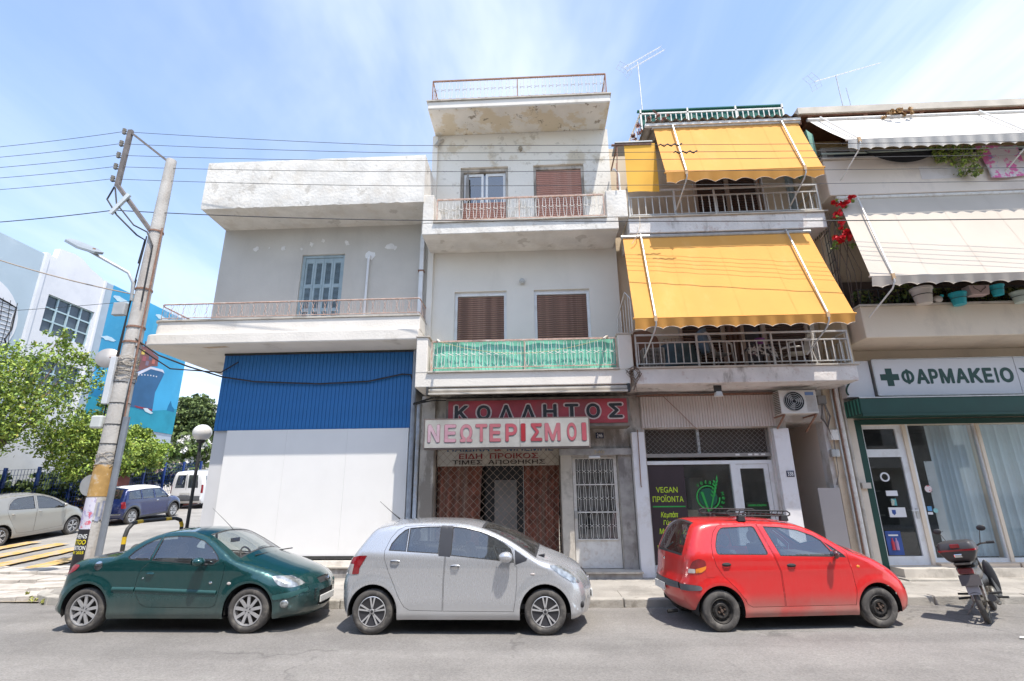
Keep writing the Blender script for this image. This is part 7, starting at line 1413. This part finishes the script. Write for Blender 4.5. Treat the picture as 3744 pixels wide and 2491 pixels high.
m_ = MB(); m_.lathe([(.0, -.07), (.12, -.06), (.22, -.02), (.225, .01), (.21, .012), (.0, .012)], (0, 0, 0), 26, 'y'); mm = Matrix.Translation((-9.27, 10.3, 4.74)) @ Matrix.Rotation(radians(22), 4, 'Z') @ Matrix.Rotation(radians(-10), 4, 'X'); m_.v = [tuple(mm @ Vector(v)) for v in m_.v]; m_.out('shell', mat('mirror_back', (.40, .38, .36), .4, metal=.3, var=.15), tm, smooth=True); MB().tube([(-9.2, 10.27, 4.74), (-9.0, 10.35, 4.76)], .02, 6).out('bracket', rust, tm)
bx = tag(MB().box(-9.10, -8.98, 10.18, 10.28, 3.72, 4.74).out('cable_duct', mat('pale_duct', (.6, .62, .64), .5, var=.06), bevel=.01), 'tall narrow pale grey duct on the left face of the pole', 'duct')
bx = tag(MB().box(-9.34, -9.06, 10.2, 10.32, 5.70, 6.0).out('pole_box', mat('grey_box', (.42, .43, .43), .5), bevel=.02), 'grey equipment box below the street light arm on the pole', 'box')
bx = tag(MB().box(-9.26, -9.02, 10.2, 10.34, 3.22, 3.48).out('pole_box', mat('pale_box2', (.58, .60, .58), .5), bevel=.03), 'small rounded pale box on the pole above the yellow paint', 'box')
st = tag(MB().tube([(-8.56, 10.3, .1), (-8.56, 10.3, 3.45)], .062, 12).out('steel_tube', mat('steel_conduit', (.25, .27, .30), .45, metal=.4, var=.15), smooth=True), 'tall grey steel tube standing against the right side of the pole', 'tube')
# posters wrapped round the pole: curved sheets with printed lettering
def curved_sheet(a0, a1, z0, z1, m_, name, dr=.008):
    mb = MB(); mb.grid(lambda u, v: (PX+(pr_at(z0+(z1-z0)*v)+dr)*cos(a0+(a1-a0)*u), PY+(pr_at(z0+(z1-z0)*v)+dr)*sin(a0+(a1-a0)*u), z0+(z1-z0)*v), 14, 3); return mb.out(name, m_, po, smooth='all')
curved_sheet(radians(-150), radians(-62), 1.25, 1.84, mat('pale_poster', (.62, .60, .68), .7, var=.06, dirt=(.35, .3, .5), dirt_amt=.8, dscale=7, dthr=.52, dsoft=.05, dirt2=(.6, .08, .12), d2=(.9, 5)), 'pale_poster')
for k in range(5): curved_sheet(radians(-62+k*9), radians(-46+k*9), 1.3+rnd(0, .2), 1.7+rnd(0, .15), mat('torn_paper_%d' % (k % 2), [(.5, .48, .46), (.3, .32, .42)][k % 2], .8, var=.3, vscale=9), 'torn_paper', .006+k*.001)
curved_sheet(radians(-165), radians(-62), .5, 1.24, mat('black_poster', (.018, .016, .02), .6, var=.1), 'event_poster')
bw, byl = mat('poster_white', (.72, .72, .70), .6), mat('poster_yellow', (.75, .62, .02), .6)
def wrap_(x, y, z):
    r = pr_at(z)+.010+(10-y)*.3; a = radians(-112)+x/.22; return (PX+r*cos(a), PY+r*sin(a), z)
def ptx(s, x0, x1, z0, z1, m_): text(s, x0, x1, z0, z1, 10., m_, po, .02, .003, 'poster_lettering', wrap=wrap_)
ptx('ATHENS', -.17, .17, 1.08, 1.16, bw); ptx('TATTOO', -.17, .17, .97, 1.06, byl); ptx('EXHIBITION', -.18, .18, .87, .95, bw); ptx('MAY 2025', -.12, .17, .80, .85, byl)
sb_ = thing('round_road_sign', 'back of a round road sign beside the pole', 'road sign', (-12.2, 13.9, G(13.9))); MB().lathe([(0, -.01), (.28, -.01), (.28, .01), (0, .01)], (-12.2, 13.9, 2.16), 24, 'y').out('disc', mat('sign_back_grey', (.36, .36, .36), .5, metal=.4), sb_); MB().tube([(-12.2, 13.93, G(13.9)-.1), (-12.2, 13.93, 2.4)], .03, 8).out('post', silver_m, sb_)

# ------------------------------------------------------------------ overhead lines
def sagline(pts, sag=.0, n=14):
    out = []
    for i, (a, b) in enumerate(zip(pts, pts[1:])):
        a, b = Vector(a), Vector(b)
        for k in range(n): t = k/n; p = a.lerp(b, t); p.z -= sag*4*t*(1-t); out.append(p)
    out.append(Vector(pts[-1])); return out
rz_ = [8.37, 8.20, 7.95, 7.6]
names = ['topmost', 'second', 'third', 'fourth', 'lowest thin']
tws = mat('wire_grey', (.05, .05, .055), .6)
# right span targets (x, y, z) measured at the ivory house and at the right edge
Rm = [(-3.15, 10.3, 9.90), (-3.13, 10.3, 9.69), (-3.12, 10.3, 9.47), (-3.10, 10.3, 9.17), (-3.08, 10.3, 8.78)]
Re = [(10.2, 9.5, 8.77), (10.05, 9.45, 8.57), (10.0, 9.4, 8.38), (9.9, 9.4, 8.08), (9.85, 9.4, 7.77)]
for k in range(5):
    zl = [10.42, 10.10, 9.79, 9.48, 9.14][k]; e = Vector(Re[k]); m_ = Vector(Rm[k]); far = e+(e-m_)*.35
    p = sagline([(-18, 10.5, zl-.35), (-13.4, 10.4, zl), (-10.3, PY, WZ[k])], .02)+sagline([(-10.3, PY, WZ[k]), m_, e, far], .03)[1:]
    tag(MB().tube(p, .0062, 5).out('power_line', tws), '%s of the five overhead lines strung from the iron frame along the houses' % names[k], 'overhead line', 'overhead lines along the street')
    for xx in ((-9.95-.2*k), (-11.6+.1*k)):
        q = min(p, key=lambda v: abs(v.x-xx)); 
p = sagline([(-18, 10.5, 7.9), (-12.9, 10.4, 8.24), (-10.05, PY, 8.46)], .02)+sagline([(-10.05, PY, 8.46), (-3.1, 10.3, 7.88), (9.6, 9.4, 6.92), (14, 9.2, 6.6)], .04)[1:]
tag(MB().tube(p, .011, 5).out('power_line', tws), 'thicker lower cable running below the five thin lines past the second balconies', 'overhead line')
tag(MB().tube(sagline([(-17, 10.6, 8.3), (-12.55, 10.4, 7.22), (-9.0, PY, 6.24)], .05), .014, 5).out('phone_line', mat('tan_wire', (.35, .28, .22), .7)), 'tan cable sloping down from the left edge to the pole', 'overhead line')
tag(MB().tube(sagline([(-17, 10.6, 6.0), (-9.0, PY, 6.1)], .1), .006, 5).out('phone_line', tws), 'very thin nearly level wire reaching the pole from the left', 'overhead line')
tag(MB().tube([(-8.75, 10.3, 5.18), (-8.3, 10.5, 4.84), (-7.95, 11.0, 4.70), (-7.6, 11.8, 4.62), (-6.8, 11.86, 4.50), (-5.2, 11.87, 4.42), (-4.0, 11.87, 4.46), (-3.2, 11.87, 4.62), (-2.98, 11.87, 4.60), (-2.9, 11.87, 4.3), (-2.86, 11.9, 3.8)], .02, 6).out('sagging_cable', cb_, smooth=True), 'thick black cable sagging from the pole across the blue cladding', 'cable')
tag(MB().tube([(-8.7, 10.3, 5.0), (-8.2, 10.8, 4.6), (-7.7, 11.86, 4.75), (-7.3, 11.86, 5.0)], .016, 5).out('sagging_cable', cb_, smooth=True), 'short black cable looping from the pole to the corner of the blue cladding', 'cable')
for (x, z, l) in ((3.62, 9.30, .5), (3.95, 9.02, .45)):
    pass
mb = MB()
for k, x in ((0, 2.9), (1, 3.2)):
    m_, e = Vector(Rm[k]), Vector(Re[k]); t = (x-m_.x)/(e.x-m_.x); c = m_.lerp(e, t)-Vector((0, 0, .03*4*t*(1-t))); mb = MB(); mb.tube([c+Vector((dx, 0, .03*sin(dx*40)-.015)) for dx in [i*.04 for i in range(14)]], .016, 5)
    tag(mb.out('line_splice', cb_), ['upper', 'lower'][k]+' dark twisted splice on the lines before the upper yellow awning', 'cable splice')

# cable mess under balconies and on the right pier
random.seed(31)
def mess(label, pts, n, spread, r=.009, m_=cb_, name='cable_bundle'):
    mb = MB()
    for k in range(n):
        mb.tube([Vector(p)+Vector((rnd(-spread, spread), rnd(-.03, .0), rnd(-spread, spread))) for p in pts], r, 4)
    tag(mb.out(name, m_, kind='stuff'), label, 'cables')
mess('tangle of black cables under the lower balcony above the red sign', [(-2.85, 11.85, 3.9), (-2.4, 11.7, 3.96), (-1.2, 11.6, 3.93), (0, 11.6, 3.96), (1.4, 11.6, 3.92), (2.1, 11.8, 3.95)], 6, .04, .012)
mess('loose grey cables along the top of the ribbed fascia', [(2.1, 11.85, 4.02), (2.9, 11.85, 4.05), (3.8, 11.85, 4.03), (4.8, 11.85, 4.06), (5.4, 11.85, 4.03), (6.4, 11.85, 4.05)], 5, .03, .008, mat('grey_cable', (.18, .16, .15), .7))
mess('hanging loops of cable on the pier right of the air conditioner', [(6.45, 11.8, 3.7), (6.4, 11.8, 3.4), (6.5, 11.8, 3.2), (6.56, 11.8, 3.45), (6.5, 11.8, 3.72)], 5, .03, .009, MATS['grey_cable'])
mess('thin cables down the pier between the shops', [(6.5, 11.86, 3.3), (6.6, 11.86, 2.9), (6.55, 11.86, 2.2), (6.48, 11.86, 1.95)], 3, .02, .006, MATS['grey_cable'])
mess('bird nest tangle of wire at the joint of the two lower balconies', [(2.1, 10.9, 4.2), (2.0, 10.9, 4.35), (2.15, 10.85, 4.42), (2.25, 10.9, 4.3), (2.15, 10.9, 4.15), (2.12, 10.9, 3.95)], 9, .05, .006, mat('nest_brown', (.18, .13, .1), .9))
tag(MB().tube([(2.95, 11.9, 3.98), (3.3, 11.9, 3.6), (3.55, 11.88, 3.3), (3.65, 11.88, 3.2)], .008, 5).out('loose_wire', rust), 'thin reddish wire hanging across the ribbed fascia', 'cable')
tag(MB().tube([(2.28, 11.76, 3.2), (2.26, 11.76, 2.0), (2.27, 11.76, 1.95)], .01, 5).out('hanging_wire', rust), 'thin rusty rod hanging on the white pillar left of the vegan shop', 'cable')
tag(MB().tube([(2.55, 10.86, 8.1), (2.52, 10.8, 7.8), (2.4, 10.8, 7.5), (2.3, 10.8, 7.35)], .009, 5).out('hanging_wire', mat('cream_wire', (.6, .5, .38), .7)), 'loose cream wire hanging below the stained upper balcony', 'cable')

# ------------------------------------------------------------------ roof antennas
def yagi(name, label, base, h, ang, L, n, w, double=False, tilt=0.):
    t = thing(name, label, 'antenna', base); b = Vector(base); top = b+Vector((0, 0, h)); MB().tube([b, top], .018, 6).out('mast', silver_m, t)
    d = Vector((cos(ang), .15, sin(ang))).normalized(); s = Vector((-sin(ang)*.2, .9, cos(ang)*.4)).normalized(); mb = MB(); c0 = top-d*L*.32
    for o_ in ((0,) if not double else (-.09, .09)):
        oo = Vector((-sin(ang), 0, cos(ang)))*o_; mb.tube([c0+oo, c0+d*L+oo], .011, 5)
    boom = mb.out('boom', alu, t); e = MB()
    for k in range(n):
        p = c0+d*(L*k/(n-1)); ww = w*(1.1-.4*k/n)
        for o_ in ((0,) if not double else (-.09, .09)): oo = Vector((-sin(ang), 0, cos(ang)))*o_; e.tube([p+oo-s*ww, p+oo+s*ww], .005, 4)
        if double: e.tube([p+Vector((-sin(ang), 0, cos(ang)))*-.12, p+Vector((-sin(ang), 0, cos(ang)))*.12], .005, 4)
    e.out('element', alu, t, kind='stuff'); g = MB(); up = Vector((-sin(ang), 0, cos(ang)))
    for k in range(5):
        g.tube([c0+up*(-.28+.14*k)-s*.25-d*abs(-.28+.14*k)*.3, c0+up*(-.28+.14*k)+s*.25-d*abs(-.28+.14*k)*.3], .005, 4)
    for q in (-.24, 0, .24): g.tube([c0+s*q-up*.3-d*.09, c0+s*q, c0+s*q+up*.3-d*.09], .005, 4)
    g.out('reflector', silver_m, t, kind='stuff'); return t
yagi('roof_antenna', 'tall ladder shaped television antenna tilted steeply above the awning house', (3.68, 14, 11.1), 4.62, radians(38), 1.75, 14, .16, True)
yagi('roof_antenna', 'long single boom television antenna above the pharmacy building', (10.02, 14, 10.9), 3.92, radians(22), 2.75, 17, .10)
tag(MB().tube([(10.32, 14, 10.9), (10.25, 14, 14.32)], .012, 5).out('roof_rod', silver_m), 'thin bare rod on the roof beside the long antenna', 'rod')

# ------------------------------------------------------------------ plants and pots on the pharmacy balconies
random.seed(41); petals = mat('red_petal', (.62, .01, .02), .6, var=.15, vscale=9)
bg_ = thing('bougainvillea', 'climbing plant with bright red flowers at the left end of the cream awning', 'plant', (6.95, 10.8, 6))
# stems on a trellis
mb = MB()
for k in range(9): x = 6.75+k*.07; mb.tube([(x, 11.1+rnd(-.1, .1), 5.72), (x+rnd(-.1, .15), 11.05, 6.6), (x+rnd(-.15, .2), 10.98, 7.4), (6.95+rnd(-.12, .15), 10.9, 8.0)], .009, 4)
mb.out('stem', mat('twig_brown', (.14, .10, .08), .9), bg_, kind='stuff')
fl_pts = []
for px_, py_ in ((375, 1095), (430, 1100), (465, 1085), (380, 1170), (415, 1245), (430, 1300), (390, 1330), (410, 1355), (385, 1355), (490, 1290), (485, 1345)):
    ox, oy, s = 2850, 150, .5421; u = (ox+px_*s-1872)/FPX; v = (1245.5-(oy+py_*s))/FPX; d = _rt*u+_up*v+_f; fl_pts.append(d*(10.75/d.y)+Vector((0, 0, EYE)))
crown('flower', [(p.x, p.y-.06, p.z, .11) for p in fl_pts], 620, .065, [petals]*3, bg_, seed=4, kind='stuff')
crown('leaves', [(p.x+.02, p.y+.05, p.z-.03, .13) for p in fl_pts], 330, .05, [leafA[1], leafA[0], leafB[0]], bg_, seed=5, kind='stuff')
tl = MB()
for k in range(7): tl.beam((6.9+.02*k, 11.0+.13*k, 5.7), (6.9+.02*k, 11.0+.13*k, 7.9), .012); 
for k in range(8): tl.beam((6.9, 11.0, 5.9+.25*k), (7.02, 11.85, 5.9+.25*k), .01)
tag(tl.out('trellis', darkm), 'dark iron trellis closing the left end of the planted balcony', 'trellis')
# iron rail of the planted balcony and greenery behind it
rl_ = thing('iron_railing', 'low black iron railing of the planted balcony under the cream awning', 'railing', (10, 11, 5.75)); mb = MB()
mb.beam((7.2, 10.98, 6.14), (15.8, 10.98, 6.14), .02); mb.beam((7.2, 10.98, 5.78), (15.8, 10.98, 5.78), .015); mb.out('rail', darkm, rl_)
first = MB().tube([(7.25, 10.98, 5.74), (7.25, 10.98, 6.16)], .008, 4).out('baluster', darkm, rl_)
for k in range(1, 40): clone(first, (k*.21, 0, 0))
wv = MB()
for k in range(20): x = 7.25+k*.42; wv.tube([(x+.03, 10.985, 5.8), (x+.2, 10.985, 5.95), (x+.05, 10.985, 6.08), (x+.2, 10.985, 6.12), (x+.36, 10.985, 6.08), (x+.22, 10.985, 5.95), (x+.38, 10.985, 5.8)], .005, 4)
wv.out('scroll', darkm, rl_, kind='stuff')
iv = thing('balcony_plants', 'ivy and leafy pot plants filling the balcony behind the iron railing', 'plants', (10, 11.3, 5.75)); random.seed(6)
crown('foliage', [(7.6+k*.32, 11.2+rnd(-.05, .1), 5.95+rnd(-.05, .12), .26) for k in range(22)], 3600, .07, [mat('ivy_yellow', (.20, .22, .05), .7, var=.3), leafB[0], leafB[2]], iv, seed=11, weights=(.35, .35, .3), kind='stuff')
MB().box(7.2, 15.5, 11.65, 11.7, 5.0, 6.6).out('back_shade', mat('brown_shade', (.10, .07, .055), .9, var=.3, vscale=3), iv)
def pot(label, x, y, z, r, h, m_, taper=.72, rings=True):
    t = thing('plant_pot', label, 'plant pot', (x, y, z)); MB().lathe([(0, 0), (r*taper, 0), (r*.96, h*.86), (r*1.05, h*.87), (r*1.05, h), (r*.92, h), (r*.9, h*.9), (0, h*.9)], (x, y, z), 20).out('pot', m_, t, smooth=True)
    if rings: MB().lathe([(r*.86+.008, h*.5), (r*.88+.016, h*.52), (r*.88+.008, h*.54)], (x, y, z), 18).out('holder_ring', darkm, t)
    return t
wpot = mat('cream_pot', (.62, .57, .52), .6, var=.06); tq = mat('turquoise_pot', (.03, .42, .50), .45, var=.05)
pot('large cream white bucket pot hung on the railing right of the awning arm', 8.42, 10.75, 5.68, .20, .36, wpot)
pot('turquoise pot in a ring holder, the lower and left one of the two', 9.15, 10.75, 5.64, .155, .27, tq); pot('turquoise pot in a ring holder, the higher and right one of the two', 10.0, 10.75, 5.84, .13, .22, tq)
pot('small pale green white pot at the right edge above the parapet', 10.42, 10.75, 5.66, .15, .24, mat('mint_white_pot', (.52, .6, .54), .6))
t = thing('planter_box', 'rectangular pinkish planter with a scroll iron front', 'planter', (9.55, 10.75, 5.85)); MB().prism([(9.38, 10.65, 5.84), (9.74, 10.65, 5.84), (9.78, 10.65, 6.05), (9.34, 10.65, 6.05)], (0, .2, 0)).out('box', mat('pink_planter', (.50, .38, .36), .7, var=.06), t, bevel=.01); MB().tube([(9.44, 10.64, 6.02), (9.44, 10.64, 5.98), (9.52, 10.64, 5.93), (9.56, 10.64, 5.88), (9.6, 10.64, 5.93), (9.68, 10.64, 5.98), (9.68, 10.64, 6.02)], .006, 4).out('scroll', darkm, t)
t = thing('bird_ornament', 'small white bird shaped pot with turquoise tip on the parapet', 'ornament', (8.8, 10.8, 5.735)); ell((8.8, 10.85, 5.82), (.10, .07, .08)).out('body', wpot, t, smooth=True); ell((8.90, 10.85, 5.90), (.04, .04, .035)).out('head', tq, t, smooth=True)
hp_ = thing('hanging_plant', 'wispy green plant spilling over the top balcony beside the pink mat', 'plant', (10.0, 10.8, 9.4))
crown('foliage', [(9.9, 10.75, 9.45, .28), (10.2, 10.72, 9.3, .32), (9.55, 10.8, 9.5, .2), (10.1, 10.7, 8.98, .25), (9.7, 10.75, 9.3, .2), (10.25, 10.7, 8.8, .14)], 1100, .07, [leafA[0], leafB[0], mat('olive_twig', (.26, .24, .10), .8, var=.2)], hp_, seed=17, feather=True, kind='stuff')
dl = thing('dry_leaves', 'clump of dry brown leaves caught under the edge of the timber canopy', 'dry leaves', (9.0, 10.9, 10.75)); crown('leaf_clump', [(8.75, 10.9, 10.75, .15), (9.0, 10.9, 10.72, .18), (9.25, 10.9, 10.76, .14)], 170, .07, [mat('dead_leaf', (.42, .26, .12), .9, var=.3)]*3, dl, seed=2, kind='stuff')
rw = thing('roof_weeds', 'dry reddish weeds growing at the left corner of the corrugated canopy', 'weeds', (3.3, 11.3, 11.0)); crown('stalks', [(3.35, 11.4, 11.3, .22), (3.6, 11.4, 11.2, .16), (2.85, 11.6, 11.1, .2), (2.75, 11.6, 10.9, .14)], 220, .07, [mat('dry_red_weed', (.30, .14, .11), .9, var=.3)]*3, rw, seed=3, feather=True, kind='stuff')
gw_ = thing('kerb_weeds', 'sparse yellow green weeds at the kerb of the broken corner', 'weeds', (-9.6, 10.15, 0)); crown('grass_blades', [(-9.3, 10.0, .05, .12), (-9.7, 10.15, .05, .10), (-9.0, 9.82, .03, .08)], 160, .05, [mat('yellow_grass', (.35, .36, .10), .9, var=.3)]*3, gw_, seed=3, feather=True, kind='stuff')
tag(MB().poly([(6.15, 7.70, .008), (6.32, 7.66, .01), (6.52, 7.60, .008), (6.54, 7.68, .012), (6.4, 7.72, .02), (6.22, 7.78, .01)]).out('paper_scrap', mat('paper_white', (.75, .74, .72), .8)), 'crumpled scrap of white paper lying on the road by the motorcycle', 'litter')

# ------------------------------------------------------------------ motorcycle
mt = thing('motorcycle', 'small black underbone motorcycle with a black top case, parked at the right end', 'motorcycle', (6.86, 8.98, 0), radians(48), local=True)
mt.rotation_euler = (-.15, 0, radians(48))
mblk = mat('moto_black_plastic', (.035, .035, .038), .45, var=.15, vscale=6, dirt=(.12, .11, .10), dirt_amt=.5, dscale=4); mgr = mat('moto_grey_metal', (.20, .19, .17), .5, metal=.6, var=.3, vscale=12, dirt=(.14, .11, .07), dirt_amt=.7, dscale=8)
for x in (-.60, .60):
    w = node('wheel', mt, (x, 0, .28)); MB().lathe([(.215, -.022), (.235, -.036), (.265, -.034), (.282, -.018), (.286, 0), (.282, .018), (.265, .034), (.235, .036), (.215, .022)], (0, 0, 0), 36, 'y').out('tyre', TYRE, w, smooth=True)
    r_ = MB(); r_.lathe([(.218, -.025), (.205, -.022), (.205, .022), (.218, .025)], (0, 0, 0), 36, 'y'); r_.lathe([(0, -.05), (.05, -.05), (.05, .05), (0, .05)], (0, 0, 0), 16, 'y')
    for k in range(6): a = k*pi/3; r_.beam((.04*cos(a), 0, .04*sin(a)), (.21*cos(a), 0, .21*sin(a)), .02)
    r_.out('rim', mgr, w)
fb_ = MB(); fb_.grid(lambda u, v: (-.60+.31*cos(radians(60+95*u)), -.06+.12*v, .28+.31*sin(radians(60+95*u))+.015*sin(pi*v)), 14, 4); fb_.out('rear_mudguard', mblk, mt, smooth='all')
fb_ = MB(); fb_.grid(lambda u, v: (.60+.31*cos(radians(30+130*u)), -.055+.11*v, .28+.31*sin(radians(30+130*u))+.012*sin(pi*v)), 14, 4); fb_.out('front_mudguard', mblk, mt, smooth='all')
MB().prism([(-.88, -.075, .40), (-.86, -.075, .60), (-.84, -.075, .60), (-.86, -.075, .40)], (0, .15, 0)).out('mud_flap', mat('pale_grey_flap', (.30, .30, .32), .5), mt)
MB().prism([(-.5, -.06, .62), (-.2, -.07, .50), (.1, -.07, .42), (.3, -.07, .55), (.12, -.06, .62), (-.1, -.06, .70), (-.45, -.06, .74)], (0, .12, 0)).out('frame_cover', mblk, mt, bevel=.015)
MB().prism([(-.82, -.10, .66), (-.55, -.10, .56), (-.25, -.11, .56), (-.1, -.11, .66), (-.35, -.10, .74), (-.8, -.08, .76)], (0, .20, 0)).out('tail_panel', mat('moto_dark_grey', (.13, .12, .11), .4, metal=.2, var=.15, vscale=5), mt, bevel=.03)
MB().prism([(-.72, -.12, .74), (-.3, -.13, .72), (-.02, -.10, .74), (-.1, -.11, .80), (-.35, -.12, .79), (-.72, -.12, .81)], (0, .24, 0)).out('seat', mat('vinyl_seat', (.02, .02, .02), .5), mt, bevel=.03)
e_ = MB(); e_.prism([(-.15, -.10, .22), (.18, -.10, .22), (.22, -.10, .38), (-.1, -.10, .42)], (0, .20, 0)); e_.lathe([(0, -.14), (.08, -.14), (.09, -.10), (.09, .12), (0, .13)], (-.02, 0, .30), 18, 'y'); e_.out('engine', mgr, mt, bevel=.01)
MB().tube([(.2, -.1, .30), (.1, -.13, .2), (-.3, -.15, .22), (-.45, -.16, .27)], .018, 6).out('exhaust_pipe', mgr, mt, smooth=True); MB().tube([(-.4, -.16, .26), (-.88, -.17, .36)], [.04, .05], 10).out('silencer', mblk, mt, smooth=True)
MB().prism([(-.1, -.19, .30), (.2, -.20, .22), (.3, -.2, .30), (0, -.18, .52)], (0, .012, 0)).out('leg_plate', mblk, mt) 
for s_ in (-1, 1):
    MB().tube([(-.60, s_*.075, .28), (-.45, s_*.085, .62)], [.022, .018], 8).out('shock_absorber', mat('shock_spring', (.25, .24, .22), .4, metal=.6, var=.4, vscale=40), mt, smooth=True); MB().beam((-.62, s_*.065, .28), (-.1, s_*.07, .33), .025).out('swingarm', mgr, mt)
    MB().tube([(.60, s_*.06, .28), (.44, s_*.06, .74)], .016, 8).out('fork_leg', mgr, mt, smooth=True); ell((.36, s_*.15, .48), (.045, .075, .27)).out('leg_shield', mblk, mt, smooth=True)
    MB().tube([(.34, s_*.06, .93), (.32, s_*.2, .99), (.26, s_*.34, 1.0)], .014, 6).out('handlebar', mgr, mt, smooth=True); MB().tube([(.27, s_*.28, 1.0), (.25, s_*.38, 1.0)], .02, 8).out('grip', RUB, mt, smooth=True); MB().tube([(.30, s_*.2, 1.0), (.28, s_*.26, 1.18)], .006, 5).out('mirror_stem', mgr, mt); ell((.28, s_*.29, 1.22), (.015, .06, .045)).out('rear_mirror', mblk, mt, smooth=True)
    MB().tube([(-.15, s_*.1, .28), (-.18, s_*.30, .27)], .018, 6).out('footrest', RUB, mt, smooth=True); MB().tube([(-.35, s_*.1, .35), (-.38, s_*.26, .36)], .016, 6).out('pillion_rest', RUB, mt, smooth=True)
MB().prism([(.34, -.08, .72), (.50, -.08, .76), (.48, -.07, .92), (.40, -.06, 1.0), (.30, -.08, .96)], (0, .16, 0)).out('headlight_cowl', mblk, mt, bevel=.03); ell((.5, 0, .84), (.03, .07, .06)).out('headlight', headm, mt, smooth=True)
MB().prism([(-.86, -.09, .67), (-.845, -.09, .75), (-.76, -.09, .75), (-.78, -.09, .65)], (0, .18, 0)).out('tail_light', mat('dark_red_lens', (.16, .02, .02), .2, coat=1.), mt, bevel=.012)
MB().prism([(-.90, -.13, .52), (-.87, -.13, .66), (-.86, -.13, .66), (-.89, -.13, .52)], (0, .24, 0)).out('number_plate', mat('dark_plate', (.10, .09, .09), .5), mt)
MB().box(-.92, -.55, -.10, .10, .80, .825).out('rack', mgr, mt); ell((-.38, 0, .63), (.44, .135, .12)).out('side_cover', MATS['moto_dark_grey'], mt, smooth=True); ell((.05, 0, .50), (.30, .13, .13)).out('front_cover', mblk, mt, smooth=True); ell((-.02, -.13, .30), (.13, .06, .11)).out('clutch_cover', mgr, mt, smooth=True); ell((-.18, -.16, .20), (.10, .03, .03)).out('brake_pedal', mgr, mt, smooth=True); MB().tube([(-.1, .1, .25), (-.15, .28, .03), (-.2, .29, .02)], .012, 6).out('side_stand', mgr, mt)
tc_ = thing('top_case', 'black plastic top case with red reflector strip on the motorcycle', 'top case', (6.86, 8.98, 0), radians(48), local=True); tc_.rotation_euler = (-.15, 0, radians(48))
def sq(z, x0, x1, w, n=6):
    p = []
    for (cx, cy_) , a0 in (((x1, w), 0), ((x0, w), 90), ((x0, -w), 180), ((x1, -w), 270)):
        for k in range(n): a = radians(a0+90*k/(n-1)); p.append((cx+.05*cos(a)-(.05 if cx == x1 else -.05), cy_+(.06*sin(a))-(.06 if cy_ > 0 else -.06), z))
    return p
def loft(rows, m_, name, par):
    mb = MB(); n = len(rows[0]); vs = [p for r in rows for p in r]; mb.add(vs, [(i*n+k, i*n+(k+1) % n, (i+1)*n+(k+1) % n, (i+1)*n+k) for i in range(len(rows)-1) for k in range(n)]+[tuple(range(n-1, -1, -1)), tuple((len(rows)-1)*n+k for k in range(n))]); return mb.out(name, m_, par, smooth=True, bevel=0, fix=True)
tcm = mat('top_case_black', (.055, .052, .055), .4, var=.1, vscale=6)
loft([sq(.83, -.86, -.56, .13), sq(.86, -.90, -.54, .16), sq(.96, -.95, -.50, .215), sq(.985, -.955, -.50, .22)], tcm, 'lower_shell', tc_); loft([sq(1.01, -.955, -.50, .22), sq(1.06, -.95, -.50, .215), sq(1.10, -.93, -.52, .20), sq(1.12, -.88, -.56, .15)], tcm, 'lid', tc_); loft([sq(.985, -.965, -.49, .228), sq(1.01, -.965, -.49, .228)], redlens, 'reflector_strip', tc_)
MB().box(-.972, -.95, -.055, .055, 1.03, 1.085).out('reflector', redlens, tc_, bevel=.006); MB().box(-.965, -.93, -.05, .05, .90, .95).out('latch', chrome, tc_, bevel=.01)
# ================================================================== FAR SIDE OF THE STREET (seen only as reflections in glass and paint)
opp = mat('opposite_wall', (.42, .39, .35), .9, var=.1)
for x0, x1, y, h in ((-26, -11.5, -4.6, 9.5), (-11, -2.2, -4.3, 7.5), (-1.8, 7.4, -4.8, 10.5), (8, 22, -4.4, 8.5)):
    t = link('opposite_house', None); t.location = ((x0+x1)/2, y-4, 0); t['kind'] = 'structure'
    MB().box(x0, x1, y-8, y, -.2, h).out('wall', opp, t, kind='structure')
    mb = MB(); mg = MB(); mw = MB()
    for fl in range(int(h//3)):
        z = fl*3.1
        if fl: mb.box(x0+.3, x1-.3, y, y+1.1, z-.2, z); mw.box(x0+.3, x1-.3, y+1.05, y+1.1, z, z+.9)
        x = x0+.8
        while x < x1-1.6: mg.box(x, x+1.2, y+.0, y+.02, z+(.1 if not fl else .2), z+2.3); x += 2.1
    mb.out('balcony', opp, t, kind='structure'); mw.out('parapet', opp, t, kind='structure'); mg.out('window_row', deep, t, kind='structure')
sheet('opposite_pavement', [(-40, -14, .13), (40, -14, .13), (40, -1.6, .13), (-40, -1.6, .13)], concrete, thick=.2)
